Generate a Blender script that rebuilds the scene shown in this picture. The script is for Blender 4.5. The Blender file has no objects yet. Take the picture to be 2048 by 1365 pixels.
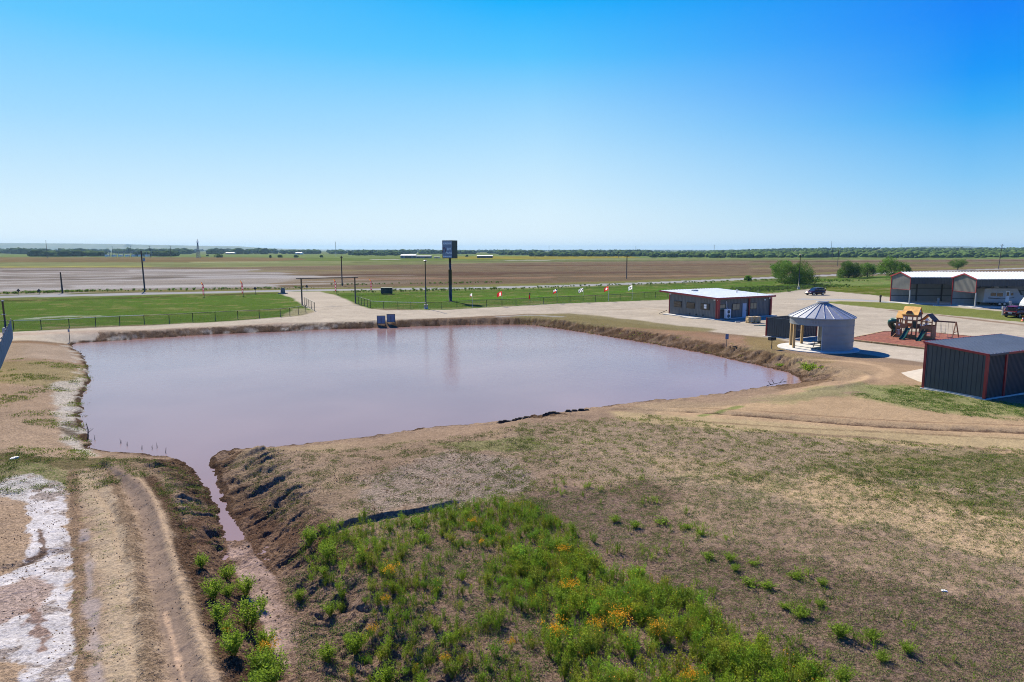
import bpy, bmesh, math, random
import numpy as np
from mathutils import Vector, Matrix, Euler
R = math.radians
rnd = random.Random(7)
rng = np.random.default_rng(11)
sc = bpy.context.scene
COL = sc.collection

# ------------------------------------------------------------------ camera, sky, sun, exposure
CAM_H, PITCH, FPX = 10.0, R(7.61), 1365.0
cam_d = bpy.data.cameras.new('camera'); cam = bpy.data.objects.new('camera', cam_d); COL.objects.link(cam)
cam.location = (0, 0, CAM_H); cam.rotation_euler = (R(90) - PITCH, 0, 0)
cam_d.lens = 24.0; cam_d.sensor_width = 36.0; cam_d.clip_start = 0.5; cam_d.clip_end = 60000
sc.camera = cam
SUN_AZ, SUN_EL = R(-26), R(41)            # azimuth measured from +Y towards +X
SKY_GAIN = 0.53
w = bpy.data.worlds.new('World'); sc.world = w; w.use_nodes = True
nt = w.node_tree; nt.nodes.clear()
sky = nt.nodes.new('ShaderNodeTexSky'); sky.sky_type = 'NISHITA'; sky.sun_disc = False
sky.sun_elevation = SUN_EL; sky.sun_rotation = SUN_AZ; sky.altitude = 200; sky.air_density = 1.0; sky.dust_density = 0.6; sky.ozone_density = 3.0
bg = nt.nodes.new('ShaderNodeBackground'); bg.inputs[1].default_value = 0.12
# the clear blue of this sky by height above the horizon, paler towards the sun, mixed into the physical sky
def skyramp(stops):
    r_ = nt.nodes.new('ShaderNodeValToRGB'); e = r_.color_ramp.elements
    while len(e) < len(stops): e.new(.5)
    for i_, (p_, c_) in enumerate(stops):
        e[i_].position = p_ / 90; e[i_].color = tuple(((q / 255 + .055) / 1.055) ** 2.4 for q in c_) + (1,)
    return r_
geo_ = nt.nodes.new('ShaderNodeNewGeometry'); geo = nt.nodes.new('ShaderNodeVectorMath'); geo.operation = 'SCALE'; geo.inputs['Scale'].default_value = -1.0; nt.links.new(geo_.outputs['Incoming'], geo.inputs[0])
sxyz = nt.nodes.new('ShaderNodeSeparateXYZ'); nt.links.new(geo.outputs[0], sxyz.inputs[0])
asn = nt.nodes.new('ShaderNodeMath'); asn.operation = 'ARCSINE'; nt.links.new(sxyz.outputs[2], asn.inputs[0])
eln = nt.nodes.new('ShaderNodeMath'); eln.operation = 'MULTIPLY'; eln.inputs[1].default_value = 2 / math.pi; nt.links.new(asn.outputs[0], eln.inputs[0])
rl_ = skyramp([(0, (236, 248, 254)), (2.4, (222, 243, 254)), (9.3, (160, 218, 255)), (15.6, (95, 199, 255)), (42, (55, 158, 245)), (90, (22, 92, 195))])
rm_ = skyramp([(0, (234, 247, 254)), (2.9, (221, 243, 255)), (7, (190, 230, 255)), (11.5, (146, 212, 255)), (15, (86, 196, 255)), (19, (0, 178, 255)), (42, (0, 125, 228)), (90, (16, 80, 180))])
rr_ = skyramp([(0, (205, 230, 245)), (2.4, (168, 214, 243)), (5, (130, 200, 247)), (9.3, (52, 172, 248)), (11.8, (0, 152, 250)), (15.6, (0, 134, 250)), (42, (0, 88, 210)), (90, (12, 70, 170))])
for q_ in (rl_, rm_, rr_): nt.links.new(eln.outputs[0], q_.inputs[0])
dotp = nt.nodes.new('ShaderNodeVectorMath'); dotp.operation = 'DOT_PRODUCT'; nt.links.new(geo.outputs[0], dotp.inputs[0]); dotp.inputs[1].default_value = (math.sin(R(-50)), math.cos(R(-50)), 0)
def skymix(a_, b_, d0, d1):
    r_ = nt.nodes.new('ShaderNodeMapRange'); r_.interpolation_type = 'LINEAR'; nt.links.new(dotp.outputs['Value'], r_.inputs[0]); r_.inputs[1].default_value = d1; r_.inputs[2].default_value = d0; r_.inputs[3].default_value = 1; r_.inputs[4].default_value = 0
    m_ = nt.nodes.new('ShaderNodeMix'); m_.data_type = 'RGBA'; nt.links.new(r_.outputs[0], m_.inputs[0]); nt.links.new(a_, m_.inputs[6]); nt.links.new(b_, m_.inputs[7]); return m_
mxs = skymix(skymix(rl_.outputs[0], rm_.outputs[0], .96, .62).outputs[2], rr_.outputs[0], .60, .12)
scl = nt.nodes.new('ShaderNodeVectorMath'); scl.operation = 'SCALE'; scl.inputs['Scale'].default_value = SKY_GAIN / 0.12; nt.links.new(mxs.outputs[2], scl.inputs[0])
mx2 = nt.nodes.new('ShaderNodeMix'); mx2.data_type = 'RGBA'; mx2.inputs[0].default_value = 0.99; nt.links.new(sky.outputs[0], mx2.inputs[6]); nt.links.new(scl.outputs[0], mx2.inputs[7])
wo = nt.nodes.new('ShaderNodeOutputWorld')
nt.links.new(mx2.outputs[2], bg.inputs[0]); nt.links.new(bg.outputs[0], wo.inputs[0])
sd = bpy.data.lights.new('sun', 'SUN'); sd.energy = 4.8; sd.angle = R(0.53); sd.color = (1.0, 0.90, 0.73)
sun = bpy.data.objects.new('sun', sd); COL.objects.link(sun)
sdir = Vector((math.sin(SUN_AZ) * math.cos(SUN_EL), math.cos(SUN_AZ) * math.cos(SUN_EL), math.sin(SUN_EL)))
sun.rotation_euler = sdir.to_track_quat('Z', 'Y').to_euler(); sun.location = (-40, 60, 80)
vs = sc.view_settings; vs.view_transform = 'Standard'; vs.look = 'None'; vs.exposure = 0.9; vs.gamma = 1.0
sc.cycles.max_bounces = 6; sc.cycles.volume_bounces = 0; sc.cycles.transparent_max_bounces = 12
sc.cycles.use_denoising = True; sc.cycles.denoising_prefilter = 'NONE'; sc.cycles.denoising_input_passes = 'RGB_ALBEDO_NORMAL'; sc.cycles.pixel_filter_type = 'BLACKMAN_HARRIS'; sc.cycles.filter_width = 1.0

# ------------------------------------------------------------------ helpers
def G(u, v, z=0.0):
    """ground point (metres) seen at photo pixel u,v on the level z"""
    a = (u - 1024) / FPX; t = (682.5 - v) / FPX
    dy = math.cos(PITCH) + t * math.sin(PITCH); dz = -math.sin(PITCH) + t * math.cos(PITCH)
    k = (z - CAM_H) / dz
    return (a * k, dy * k)
def Hh(u, vb, vt):
    """height of a vertical thing whose foot shows at vb and top at vt"""
    x, y = G(u, vb); t = (682.5 - vt) / FPX; s, c = math.sin(PITCH), math.cos(PITCH)
    return (t * y * c - y * s) / (c + t * s) + CAM_H
KALB = 0.50
def C(r, g, b, k=None):
    """base colour of something that shows in sunlight as sRGB r,g,b"""
    k = KALB if k is None else k
    return tuple((((x / 255 + .055) / 1.055) ** 2.4 if x > 10 else x / 255 / 12.92) * k for x in (r, g, b))
def lin(r, g, b): return C(r, g, b, 1.0)

def hash2(xi, yi, seed):
    h = (xi.astype(np.int64) * 374761393 + yi.astype(np.int64) * 668265263 + seed * 1442695041) & 0xffffffff
    h = ((h ^ (h >> 13)) * 1274126177) & 0xffffffff
    return ((h ^ (h >> 16)) & 0xffffff).astype(np.float32) / np.float32(0xffffff)
def vn(x, y, seed=0):
    xf = np.floor(x); yf = np.floor(y); fx = (x - xf).astype(np.float32); fy = (y - yf).astype(np.float32)
    fx = fx * fx * (3 - 2 * fx); fy = fy * fy * (3 - 2 * fy)
    a = hash2(xf, yf, seed); b = hash2(xf + 1, yf, seed); c = hash2(xf, yf + 1, seed); d = hash2(xf + 1, yf + 1, seed)
    return (a + (b - a) * fx) * (1 - fy) + (c + (d - c) * fx) * fy
def fbm(x, y, octs=4, seed=0, gain=0.5):
    s = 0; amp = 1; tot = 0
    for i in range(octs):
        s = s + amp * vn(x * 2 ** i + 17.3 * i, y * 2 ** i - 9.1 * i, seed + i); tot += amp; amp *= gain
    return s / tot
def sm(t): t = np.clip(t, 0, 1); return t * t * (3 - 2 * t)

def polyline_dist(x, y, P, closed=False, W=None):
    """distance, arc length, signed side, interpolated attribute"""
    P = np.asarray(P, float); n = len(P)
    best = np.full(x.shape, 1e9, np.float32); S = np.zeros(x.shape, np.float32); side = np.zeros(x.shape, np.float32)
    A = np.zeros(x.shape, np.float32); s0 = 0
    for i in range(n if closed else n - 1):
        a = P[i]; b = P[(i + 1) % n]; d = b - a; L = math.hypot(*d) + 1e-9
        px = x - a[0]; py = y - a[1]
        t = np.clip((px * d[0] + py * d[1]) / (L * L), 0, 1)
        ex = px - t * d[0]; ey = py - t * d[1]
        q = (ex * ex + ey * ey).astype(np.float32); m = q < best
        best = np.where(m, q, best); S = np.where(m, s0 + t * L, S)
        side = np.where(m, np.sign(d[0] * py - d[1] * px), side)
        if W is not None: A = np.where(m, W[i] + (W[(i + 1) % n] - W[i]) * t, A)
        s0 += L
    return np.sqrt(best), S, side, A
def inside(x, y, P):
    P = np.asarray(P, float); n = len(P); r = np.zeros(x.shape, bool)
    for i in range(n):
        x1, y1 = P[i]; x2, y2 = P[(i + 1) % n]
        if y1 == y2: continue
        c = ((y1 > y) != (y2 > y)) & (x < (x2 - x1) * (y - y1) / (y2 - y1) + x1)
        r ^= c
    return r
def smooth_poly(P, W, n=3, closed=True):
    P = np.array(P, float); W = np.array(W, float); m = len(P); out = []; ow = []
    for i in range(m if closed else m - 1):
        idx = [(i - 1) % m, i, (i + 1) % m, (i + 2) % m] if closed else [max(i - 1, 0), i, i + 1, min(i + 2, m - 1)]
        p = P[idx]
        for k in range(n):
            t = k / n
            out.append(0.5 * ((2 * p[1]) + (-p[0] + p[2]) * t + (2 * p[0] - 5 * p[1] + 4 * p[2] - p[3]) * t * t + (-p[0] + 3 * p[1] - 3 * p[2] + p[3]) * t ** 3))
            ow.append(W[idx[1]] * (1 - t) + W[idx[2]] * t)
    if not closed: out.append(P[-1]); ow.append(W[-1])
    return np.array(out), np.array(ow)

# ------------------------------------------------------------------ materials
MATS = {}
def newmat(name):
    m = bpy.data.materials.new(name); m.use_nodes = True; MATS[name] = m
    return m, m.node_tree, m.node_tree.nodes['Principled BSDF']
def N(nt, typ, **kw):
    n = nt.nodes.new(typ)
    for k, v in kw.items(): setattr(n, k, v)
    return n
def ramp(nt, stops):
    r = nt.nodes.new('ShaderNodeValToRGB'); e = r.color_ramp.elements
    while len(e) < len(stops): e.new(0.5)
    for i, (p, c) in enumerate(stops): e[i].position = p; e[i].color = (*c, 1) if len(c) == 3 else c
    return r
def mixc(nt, fac, a, b, mode='MIX'):
    n = nt.nodes.new('ShaderNodeMix'); n.data_type = 'RGBA'; n.blend_type = mode
    for s, val in ((n.inputs[0], fac), (n.inputs[6], a), (n.inputs[7], b)):
        if hasattr(val, 'links'): nt.links.new(val, s)
        elif isinstance(val, (int, float)): s.default_value = val
        else: s.default_value = (*val, 1)
    return n.outputs[2]
def simple(name, col, rough=0.6, metal=0.0, var=0.15, scale=3.0, bump=0.0, spec=0.5, stretch=(1, 1, 1)):
    """colour with dirt-like variation"""
    m, nt, b = newmat(name)
    tc = N(nt, 'ShaderNodeTexCoord'); mp = N(nt, 'ShaderNodeMapping'); mp.inputs['Scale'].default_value = stretch
    nt.links.new(tc.outputs['Object'], mp.inputs['Vector'])
    nz = N(nt, 'ShaderNodeTexNoise'); nz.inputs['Scale'].default_value = scale; nz.inputs['Detail'].default_value = 6
    nt.links.new(mp.outputs[0], nz.inputs['Vector'])
    r = ramp(nt, [(0.3, tuple(c * (1 - var) for c in col)), (0.7, tuple(min(1, c * (1 + var)) for c in col))])
    nt.links.new(nz.outputs['Fac'], r.inputs[0]); nt.links.new(r.outputs[0], b.inputs['Base Color'])
    b.inputs['Roughness'].default_value = rough; b.inputs['Metallic'].default_value = metal
    b.inputs['Specular IOR Level'].default_value = spec
    if bump:
        bp = N(nt, 'ShaderNodeBump'); bp.inputs['Strength'].default_value = bump; bp.inputs['Distance'].default_value = 0.02
        nt.links.new(nz.outputs['Fac'], bp.inputs['Height']); nt.links.new(bp.outputs[0], b.inputs['Normal'])
    return m
M_char = simple('charcoal_sheet_metal', (0.042, 0.050, 0.058), 0.45, 0.0, 0.12, 1.2)
M_charoffice = simple('grey_sheet_metal', (0.105, 0.108, 0.112), 0.45, 0.0, 0.12, 1.2)
M_red = simple('red_trim_paint', (0.30, 0.018, 0.022), 0.4, 0, 0.15, 2)
M_whiteroof = simple('white_roof_sheet', (0.78, 0.80, 0.82), 0.4, 0, 0.05, 0.8)
M_greyroof = simple('blue_grey_roof_sheet', (0.17, 0.19, 0.22), 0.38, 0, 0.08, 0.8)
M_backwall = simple('pale_back_sheet', (0.24, 0.265, 0.285), 0.5, 0, 0.08, 1.0)
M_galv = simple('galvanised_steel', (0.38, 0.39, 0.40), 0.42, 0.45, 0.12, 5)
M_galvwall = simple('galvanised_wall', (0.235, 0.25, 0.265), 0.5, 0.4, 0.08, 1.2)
M_conc = simple('concrete', (0.50, 0.49, 0.46), 0.85, 0, 0.12, 2.5, 0.2)
M_black = simple('black_paint', (0.012, 0.012, 0.014), 0.4, 0, 0.3, 4)
M_dark = simple('dark_plastic', (0.02, 0.022, 0.024), 0.5, 0, 0.2, 6)
M_frame = simple('brown_window_frame', (0.03, 0.022, 0.018), 0.5, 0, 0.2, 5)
M_wood = simple('cedar_wood', (0.36, 0.16, 0.065), 0.7, 0, 0.3, 3, 0.2, stretch=(1, 1, 6))
M_wooddark = simple('dark_stained_wood', (0.13, 0.055, 0.03), 0.75, 0, 0.3, 3, 0.2)
M_woodyel = simple('honey_wood_roof', (0.80, 0.42, 0.10), 0.65, 0, 0.2, 3, 0.2)
M_pine = simple('treated_pine', (0.38, 0.25, 0.11), 0.75, 0, 0.25, 3, 0.2, stretch=(1, 1, .3))
M_green = simple('green_slide_plastic', (0.012, 0.085, 0.062), 0.3, 0, 0.1, 3)
M_white = simple('white_paint', (0.75, 0.75, 0.75), 0.5, 0, 0.06, 3)
M_grey = simple('grey_paint', (0.28, 0.30, 0.32), 0.5, 0, 0.1, 3)
M_brown = simple('brown_post', (0.10, 0.07, 0.05), 0.7, 0, 0.25, 4)
M_polewood = simple('weathered_pole_wood', (0.055, 0.042, 0.035), 0.85, 0, 0.25, 4, 0.2)
M_stone = simple('tan_block_stone', (0.42, 0.30, 0.15), 0.85, 0, 0.35, 5, 0.5)
M_maroon = simple('maroon_car_paint', (0.055, 0.008, 0.018), 0.22, 0.3, 0.08, 2)
M_redcar = simple('dark_red_car_paint', (0.14, 0.008, 0.012), 0.22, 0.2, 0.08, 2)
M_tyre = simple('tyre_rubber', (0.015, 0.015, 0.016), 0.8, 0, 0.2, 6)
M_rim = simple('alloy_rim', (0.45, 0.45, 0.47), 0.3, 0.8, 0.1, 6)
M_rvwhite = simple('rv_white_fibreglass', (0.62, 0.63, 0.64), 0.35, 0, 0.04, 1)
M_orange = simple('orange_cone_plastic', (0.75, 0.10, 0.03), 0.5, 0, 0.1, 4)
M_redlens = simple('red_lens', (0.35, 0.01, 0.01), 0.2, 0, 0.1, 4)
M_lamp = simple('frosted_lamp_glass', (0.75, 0.62, 0.45), 0.4, 0, 0.1, 4)
M_slate = simple('slate_blue_screen', (0.075, 0.125, 0.185), 1.0, 0, 0.15, 1.5, 0.2, 0.0)
M_darkgreen = simple('dark_green_box', (0.012, 0.03, 0.02), 0.6, 0, 0.2, 3)
M_pvc = simple('sun_bleached_post', (0.5, 0.48, 0.45), 0.7, 0, 0.15, 3)
M_doorwhite = simple('pale_blue_door', (0.42, 0.47, 0.54), 0.5, 0, 0.05, 2)
M_panelback = simple('blue_grey_sign_panel', (0.16, 0.20, 0.27), 0.5, 0, 0.12, 2)
def cloth(name, col):
    m = simple(name, col, 0.85, 0, 0.15, 5, spec=.1); nt = m.node_tree; b = nt.nodes['Principled BSDF']; tr = N(nt, 'ShaderNodeBsdfTranslucent'); mx = N(nt, 'ShaderNodeMixShader'); mx.inputs[0].default_value = .5
    nt.links.new(b.inputs['Base Color'].links[0].from_socket, tr.inputs[0]); nt.links.new(b.outputs[0], mx.inputs[1]); nt.links.new(tr.outputs[0], mx.inputs[2]); nt.links.new(mx.outputs[0], nt.nodes['Material Output'].inputs[0]); return m
M_flagred = cloth('red_flag_cloth', (0.62, 0.035, 0.03)); M_flagwhite = cloth('white_flag_cloth', (0.8, 0.79, 0.77)); M_flagblue = cloth('navy_flag_cloth', (0.015, 0.03, 0.10)); M_feather = cloth('crimson_flag_cloth', (0.24, 0.03, 0.045)); M_featherwhite = cloth('pale_print_cloth', (0.34, 0.26, 0.30)); M_flagyel = cloth('orange_flag_cloth', (0.75, 0.25, 0.03))
M_sign = simple('slate_sign_face', (0.17, 0.21, 0.29), 0.5, 0, 0.12, 3)
M_signband = simple('grey_sign_band', (0.26, 0.30, 0.37), 0.5, 0, 0.12, 3)
M_signlet = simple('pale_letter', (0.78, 0.84, 0.88), 0.5, 0, 0.05, 3)
M_emblem = simple('dull_red_emblem', (0.18, 0.05, 0.08), 0.6, 0, 0.2, 3)
M_farwhite = simple('farm_white', (0.6, 0.6, 0.6), 0.6, 0, 0.1, 0.5)
M_farblue = simple('farm_blue_grey', (0.12, 0.15, 0.17), 0.6, 0, 0.15, 0.3)
M_tubeg = simple('dark_brown_tube_slide', (0.03, 0.022, 0.018), 0.5, 0, 0.2, 4)
M_teal = simple('teal_hose_plastic', (0.05, 0.22, 0.15), 0.5, 0, 0.2, 4)
M_bark = simple('bark', (0.09, 0.07, 0.05), 0.9, 0, 0.3, 6, 0.4)

def glassmat(name, col, rough=0.08):
    m, nt, b = newmat(name)
    b.inputs['Base Color'].default_value = (*col, 1); b.inputs['Roughness'].default_value = rough
    b.inputs['Specular IOR Level'].default_value = 0.9
    tc = N(nt, 'ShaderNodeTexCoord'); nz = N(nt, 'ShaderNodeTexNoise'); nz.inputs['Scale'].default_value = 1.2
    bp = N(nt, 'ShaderNodeBump'); bp.inputs['Strength'].default_value = 0.05
    nt.links.new(tc.outputs['Object'], nz.inputs['Vector']); nt.links.new(nz.outputs['Fac'], bp.inputs['Height']); nt.links.new(bp.outputs[0], b.inputs['Normal'])
    return m
M_glass = glassmat('window_glass', (0.03, 0.032, 0.035))
M_reflectglass = glassmat('window_glass_painted_reflection', (0.17, 0.17, 0.12), 0.15)  # pale reflection is put into the glass colour
M_carglass = glassmat('car_glass', (0.01, 0.012, 0.015))

def leafmat(name, c1, c2, scale=1.5, trans=0.35, spec=0.12, rough=.6):
    m, nt, b = newmat(name)
    tc = N(nt, 'ShaderNodeTexCoord'); nz = N(nt, 'ShaderNodeTexNoise'); nz.inputs['Scale'].default_value = scale; nz.inputs['Detail'].default_value = 3
    nt.links.new(tc.outputs['Object'], nz.inputs['Vector'])
    r = ramp(nt, [(0.32, c1), (0.68, c2)]); nt.links.new(nz.outputs['Fac'], r.inputs[0])
    at = N(nt, 'ShaderNodeAttribute'); at.attribute_name = 'tint'
    col = mixc(nt, 1.0, r.outputs[0], at.outputs['Color'], 'MULTIPLY')
    nt.links.new(col, b.inputs['Base Color']); b.inputs['Roughness'].default_value = rough
    b.inputs['Specular IOR Level'].default_value = spec
    tr = N(nt, 'ShaderNodeBsdfTranslucent'); nt.links.new(col, tr.inputs[0])
    mx = N(nt, 'ShaderNodeMixShader'); mx.inputs[0].default_value = trans
    out = nt.nodes['Material Output']
    nt.links.new(b.outputs[0], mx.inputs[1]); nt.links.new(tr.outputs[0], mx.inputs[2]); nt.links.new(mx.outputs[0], out.inputs[0])
    return m
M_leaf = leafmat('weed_leaf', (0.155, 0.245, 0.020), (0.30, 0.42, 0.042), 1.5, .5)
M_grassleaf = leafmat('low_weed_leaf', (0.085, 0.125, 0.026), (0.16, 0.225, 0.045), 0.8, 0.35)
M_flower = leafmat('orange_blossom', (0.72, 0.33, 0.02), (0.80, 0.46, 0.03), 8, 0.3)
M_treeleaf = leafmat('mesquite_leaf', (0.070, 0.140, 0.020), (0.135, 0.235, 0.035), 0.5, 0.4)
M_crumb = leafmat('soil_crumb', C(136, 114, 94), C(160, 138, 114), 1.0, 0.0, 0.0, 1.0)
M_farleaf = leafmat('distant_foliage', (0.040, 0.072, 0.022), (0.075, 0.115, 0.034), 0.012, 0.0, 0.0, 1.0)

# ------------------------------------------------------------------ mesh building
class MB:
    def __init__(s): s.v = []; s.f = []; s.m = []; s.mi = 0; s.sm = []; s.smooth = False
    def add(s, vs, fs):
        o = len(s.v); s.v += [tuple(v) for v in vs]
        for f in fs: s.f.append(tuple(i + o for i in f)); s.m.append(s.mi); s.sm.append(s.smooth)
        return s
    def box(s, x0, y0, z0, x1, y1, z1):
        return s.add([(x0, y0, z0), (x1, y0, z0), (x1, y1, z0), (x0, y1, z0), (x0, y0, z1), (x1, y0, z1), (x1, y1, z1), (x0, y1, z1)],
                     [(0, 3, 2, 1), (4, 5, 6, 7), (0, 1, 5, 4), (1, 2, 6, 5), (2, 3, 7, 6), (3, 0, 4, 7)])
    def bar(s, a, b, w, h=None, up=(0, 0, 1)):
        h = h or w; a = Vector(a); b = Vector(b); d = (b - a).normalized(); upv = Vector(up)
        if abs(d.dot(upv)) > 0.98: upv = Vector((0, 1, 0))
        sx = d.cross(upv).normalized() * w / 2; sy = sx.cross(d).normalized() * h / 2
        vs = [p + i * sx + j * sy for p in (a, b) for i, j in ((-1, -1), (1, -1), (1, 1), (-1, 1))]
        return s.add(vs, [(0, 1, 2, 3), (7, 6, 5, 4), (0, 4, 5, 1), (1, 5, 6, 2), (2, 6, 7, 3), (3, 7, 4, 0)])
    def tube(s, pts, r, n=8, cap=True):
        pts = [Vector(p) for p in pts]; rs = r if isinstance(r, (list, tuple)) else [r] * len(pts); vs = []
        sm0 = s.smooth; s.smooth = True
        for i, p in enumerate(pts):
            d = (pts[min(i + 1, len(pts) - 1)] - pts[max(i - 1, 0)]).normalized()
            u = Vector((0, 0, 1)) if abs(d.z) < 0.95 else Vector((1, 0, 0))
            a = d.cross(u).normalized(); b = a.cross(d).normalized()
            for k in range(n): t = 2 * math.pi * k / n; vs.append(p + (a * math.cos(t) + b * math.sin(t)) * rs[i])
        fs = [(i * n + k, i * n + (k + 1) % n, (i + 1) * n + (k + 1) % n, (i + 1) * n + k) for i in range(len(pts) - 1) for k in range(n)]
        s.add(vs, fs); s.smooth = False
        if cap:
            o = len(s.v) - len(vs)
            s.f.append(tuple(o + k for k in range(n))); s.m.append(s.mi); s.sm.append(False)
            s.f.append(tuple(o + (len(pts) - 1) * n + k for k in reversed(range(n)))); s.m.append(s.mi); s.sm.append(False)
        s.smooth = sm0
        return s
    def prism(s, poly, a, b, axis='y'):
        """poly in the two other axes, extruded from a to b"""
        def P(p, t): return (p[0], t, p[1]) if axis == 'y' else ((t, p[0], p[1]) if axis == 'x' else (p[0], p[1], t))
        n = len(poly); vs = [P(p, a) for p in poly] + [P(p, b) for p in poly]
        return s.add(vs, [tuple(range(n)), tuple(reversed(range(n, 2 * n)))] + [(i, i + n, (i + 1) % n + n, (i + 1) % n) for i in range(n)])
    def sheet(s, o, ux, uy, L, Hf, pitch=0.3, depth=0.035, thick=0.0, nrm=None):
        """ribbed metal sheet from o along ux (length L), uy up (height function Hf(t) or number); ribs stand out along nrm"""
        o = Vector(o); ux = Vector(ux).normalized(); uy = Vector(uy).normalized(); nn = Vector(nrm).normalized()
        prof = [(0, 0)]; t = 0.0
        while t < L - pitch * 0.2:
            for a, d in ((0.36, 0), (0.42, 1), (0.58, 1), (0.64, 0)):
                q = t + a * pitch
                if q < L: prof.append((q, d * depth))
            t += pitch
        prof.append((L, 0)); hf = Hf if callable(Hf) else (lambda t: Hf)
        vs = []
        for q, d in prof:
            r = hf(q); lo, hi = r if isinstance(r, tuple) else (0, r)
            vs.append(o + ux * q + nn * d + uy * lo); vs.append(o + ux * q + nn * d + uy * hi)
        return s.add(vs, [(2 * i, 2 * i + 2, 2 * i + 3, 2 * i + 1) for i in range(len(prof) - 1)])
    def build(s, name, mat, parent=None, loc=None, bevel=0):
        me = bpy.data.meshes.new(name); me.from_pydata(s.v, [], s.f)
        mats = mat if isinstance(mat, (list, tuple)) else [mat]
        for m in mats: me.materials.append(m)
        if len(mats) > 1: me.polygons.foreach_set('material_index', s.m)
        me.polygons.foreach_set('use_smooth', s.sm); me.update()
        o = bpy.data.objects.new(name, me); COL.objects.link(o)
        if parent: o.parent = parent
        if loc: o.location = loc
        if bevel:
            b = o.modifiers.new('bevel', 'BEVEL'); b.width = bevel; b.segments = 2; b.limit_method = 'ANGLE'
        return o
def tag(o, label=None, cat=None, group=None, kind=None):
    if label: o['label'] = label
    if cat: o['category'] = cat
    if group: o['group'] = group
    if kind: o['kind'] = kind
    return o
def empty(name, loc, rz=0, label=None, cat=None, group=None):
    o = bpy.data.objects.new(name, None); COL.objects.link(o); o.location = loc; o.rotation_euler = (0, 0, rz); o.empty_display_size = 0.3
    return tag(o, label, cat, group)
def copy_tree(o, parent=None):
    c = o.copy(); COL.objects.link(c)
    if parent: c.parent = parent
    for ch in list(o.children): copy_tree(ch, c)
    return c
def npmesh(name, V, F, mat, parent=None, smooth=False, tint=None, mats=None, midx=None, loc=None):
    me = bpy.data.meshes.new(name); V = np.asarray(V, np.float32); F = np.asarray(F, np.int32); k = F.shape[1]
    me.vertices.add(len(V)); me.vertices.foreach_set('co', V.ravel())
    me.loops.add(F.size); me.loops.foreach_set('vertex_index', F.ravel())
    me.polygons.add(len(F)); me.polygons.foreach_set('loop_start', np.arange(0, F.size, k, dtype=np.int32))
    if smooth: me.polygons.foreach_set('use_smooth', np.ones(len(F), bool))
    for m in (mats or [mat]): me.materials.append(m)
    if midx is not None: me.polygons.foreach_set('material_index', np.asarray(midx, np.int32))
    me.update(calc_edges=True)
    if tint is not None:
        a = me.attributes.new('tint', 'FLOAT_COLOR', 'POINT'); c = np.ones((len(V), 4), np.float32); c[:, :3] = tint; a.data.foreach_set('color', c.ravel())
    o = bpy.data.objects.new(name, me); COL.objects.link(o)
    if parent: o.parent = parent
    if loc: o.location = loc
    return o

# ------------------------------------------------------------------ terrain height
WL = -0.8        # water level
pond_px = [(148,688,5),(250,681,2.4),(400,671,2.2),(600,662,2.2),(800,655,2.2),(930,651,2.2),(1045,650,2.4),(1110,657,2.8),(1200,671,3.2),(1300,688,3.4),(1400,706,3.4),
 (1500,728,3.2),(1560,742,3),(1597,756,3),(1597,767,3),(1560,771,5),(1500,779,8),(1400,793,9),(1300,803,9),(1210,814,6),(1120,827,4),(1040,838,3),(1000,845,4),(940,849,9),(850,858,10),(750,872,10),(650,884,9),(560,893,6),(490,899,4),(440,908,3),
 (420,924,2.6),(427,955,2.6),(440,990,2.7),(458,1022,2.7),(474,1056,2.7),(484,1082,2.7),(458,1086,1.6),(447,1055,1.5),(440,1020,1.5),(424,990,1.6),(398,957,1.8),(376,932,2.2),(345,919,4),(295,912,6),(240,906,6),(190,896,5),(176,870,5),(166,850,4.5),(160,830,4.5),(166,795,5),(177,768,5),(179,745,5),(172,720,5),(158,704,5)]
PP, PW = smooth_poly([G(u, v, WL) for u, v, _ in pond_px], [q[2] for q in pond_px], 3)
ditch_px = [(472,1080,.32,1.6,2.7),(495,1130,.38,1.6,2.8),(525,1180,.42,1.6,2.9),(562,1240,.5,1.6,3.0),(600,1300,.55,1.6,3.0),(645,1365,.6,1.6,3.0),(745,1520,.7,1.6,3),(900,1900,.8,1.6,3)]
DP, DWd = smooth_poly([G(u, v, -0.75) for u, v, *_ in ditch_px], [q[2] for q in ditch_px], 3, False)
step_px = [(516,1112),(560,1090),(622,1064),(700,1047),(800,1026),(880,1009),(960,998)]
SP, _ = smooth_poly([G(u, v, -.1) for u, v in step_px], [0] * len(step_px), 3, False)
step2_px = [(500,1078),(545,1056),(590,1034),(640,1020)]
SP2 = [G(u, v, -.3) for u, v in step2_px]
def line_px(L): return smooth_poly([G(u, v) for u, v in L], [0] * len(L), 3, False)[0]
rut_lines = [
 (line_px([(180,955),(222,1030),(243,1120),(258,1240),(275,1365)]), .12, -.05),  # pixels, half width, height
 (line_px([(205,925),(255,955),(300,1000),(330,1070),(355,1150),(385,1240),(425,1365),(470,1500)]), .22, .16),
 (line_px([(212,935),(245,985),(275,1030),(292,1090),(305,1170),(325,1265),(350,1365),(375,1500)]), .30, -.10),
 (line_px([(215,940),(232,1000),(255,1050),(268,1120),(280,1220),(300,1365),(310,1500)]), .25, .13),
 (line_px([(160,960),(205,1030),(235,1120),(250,1230),(262,1365)]), .25, .05),
 (line_px([(135,930),(138,1060),(139,1180),(141,1365)]), .22, -.08),
 (line_px([(170,1080),(178,1200),(186,1365)]), .18, -.05),
 (line_px([(1230,808),(1330,818),(1500,830),(1700,846),(1900,857),(2100,864)]), .35, -.10),
 (line_px([(1230,803),(1330,812),(1500,824),(1700,839),(1900,850),(2100,856)]), .35, .05),
 (line_px([(1640,735),(1700,740),(1740,758),(1700,772),(1620,778)]), .4, .10),
 (line_px([(0,1135),(60,1120),(120,1100)]), .2, -.09),
]
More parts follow.
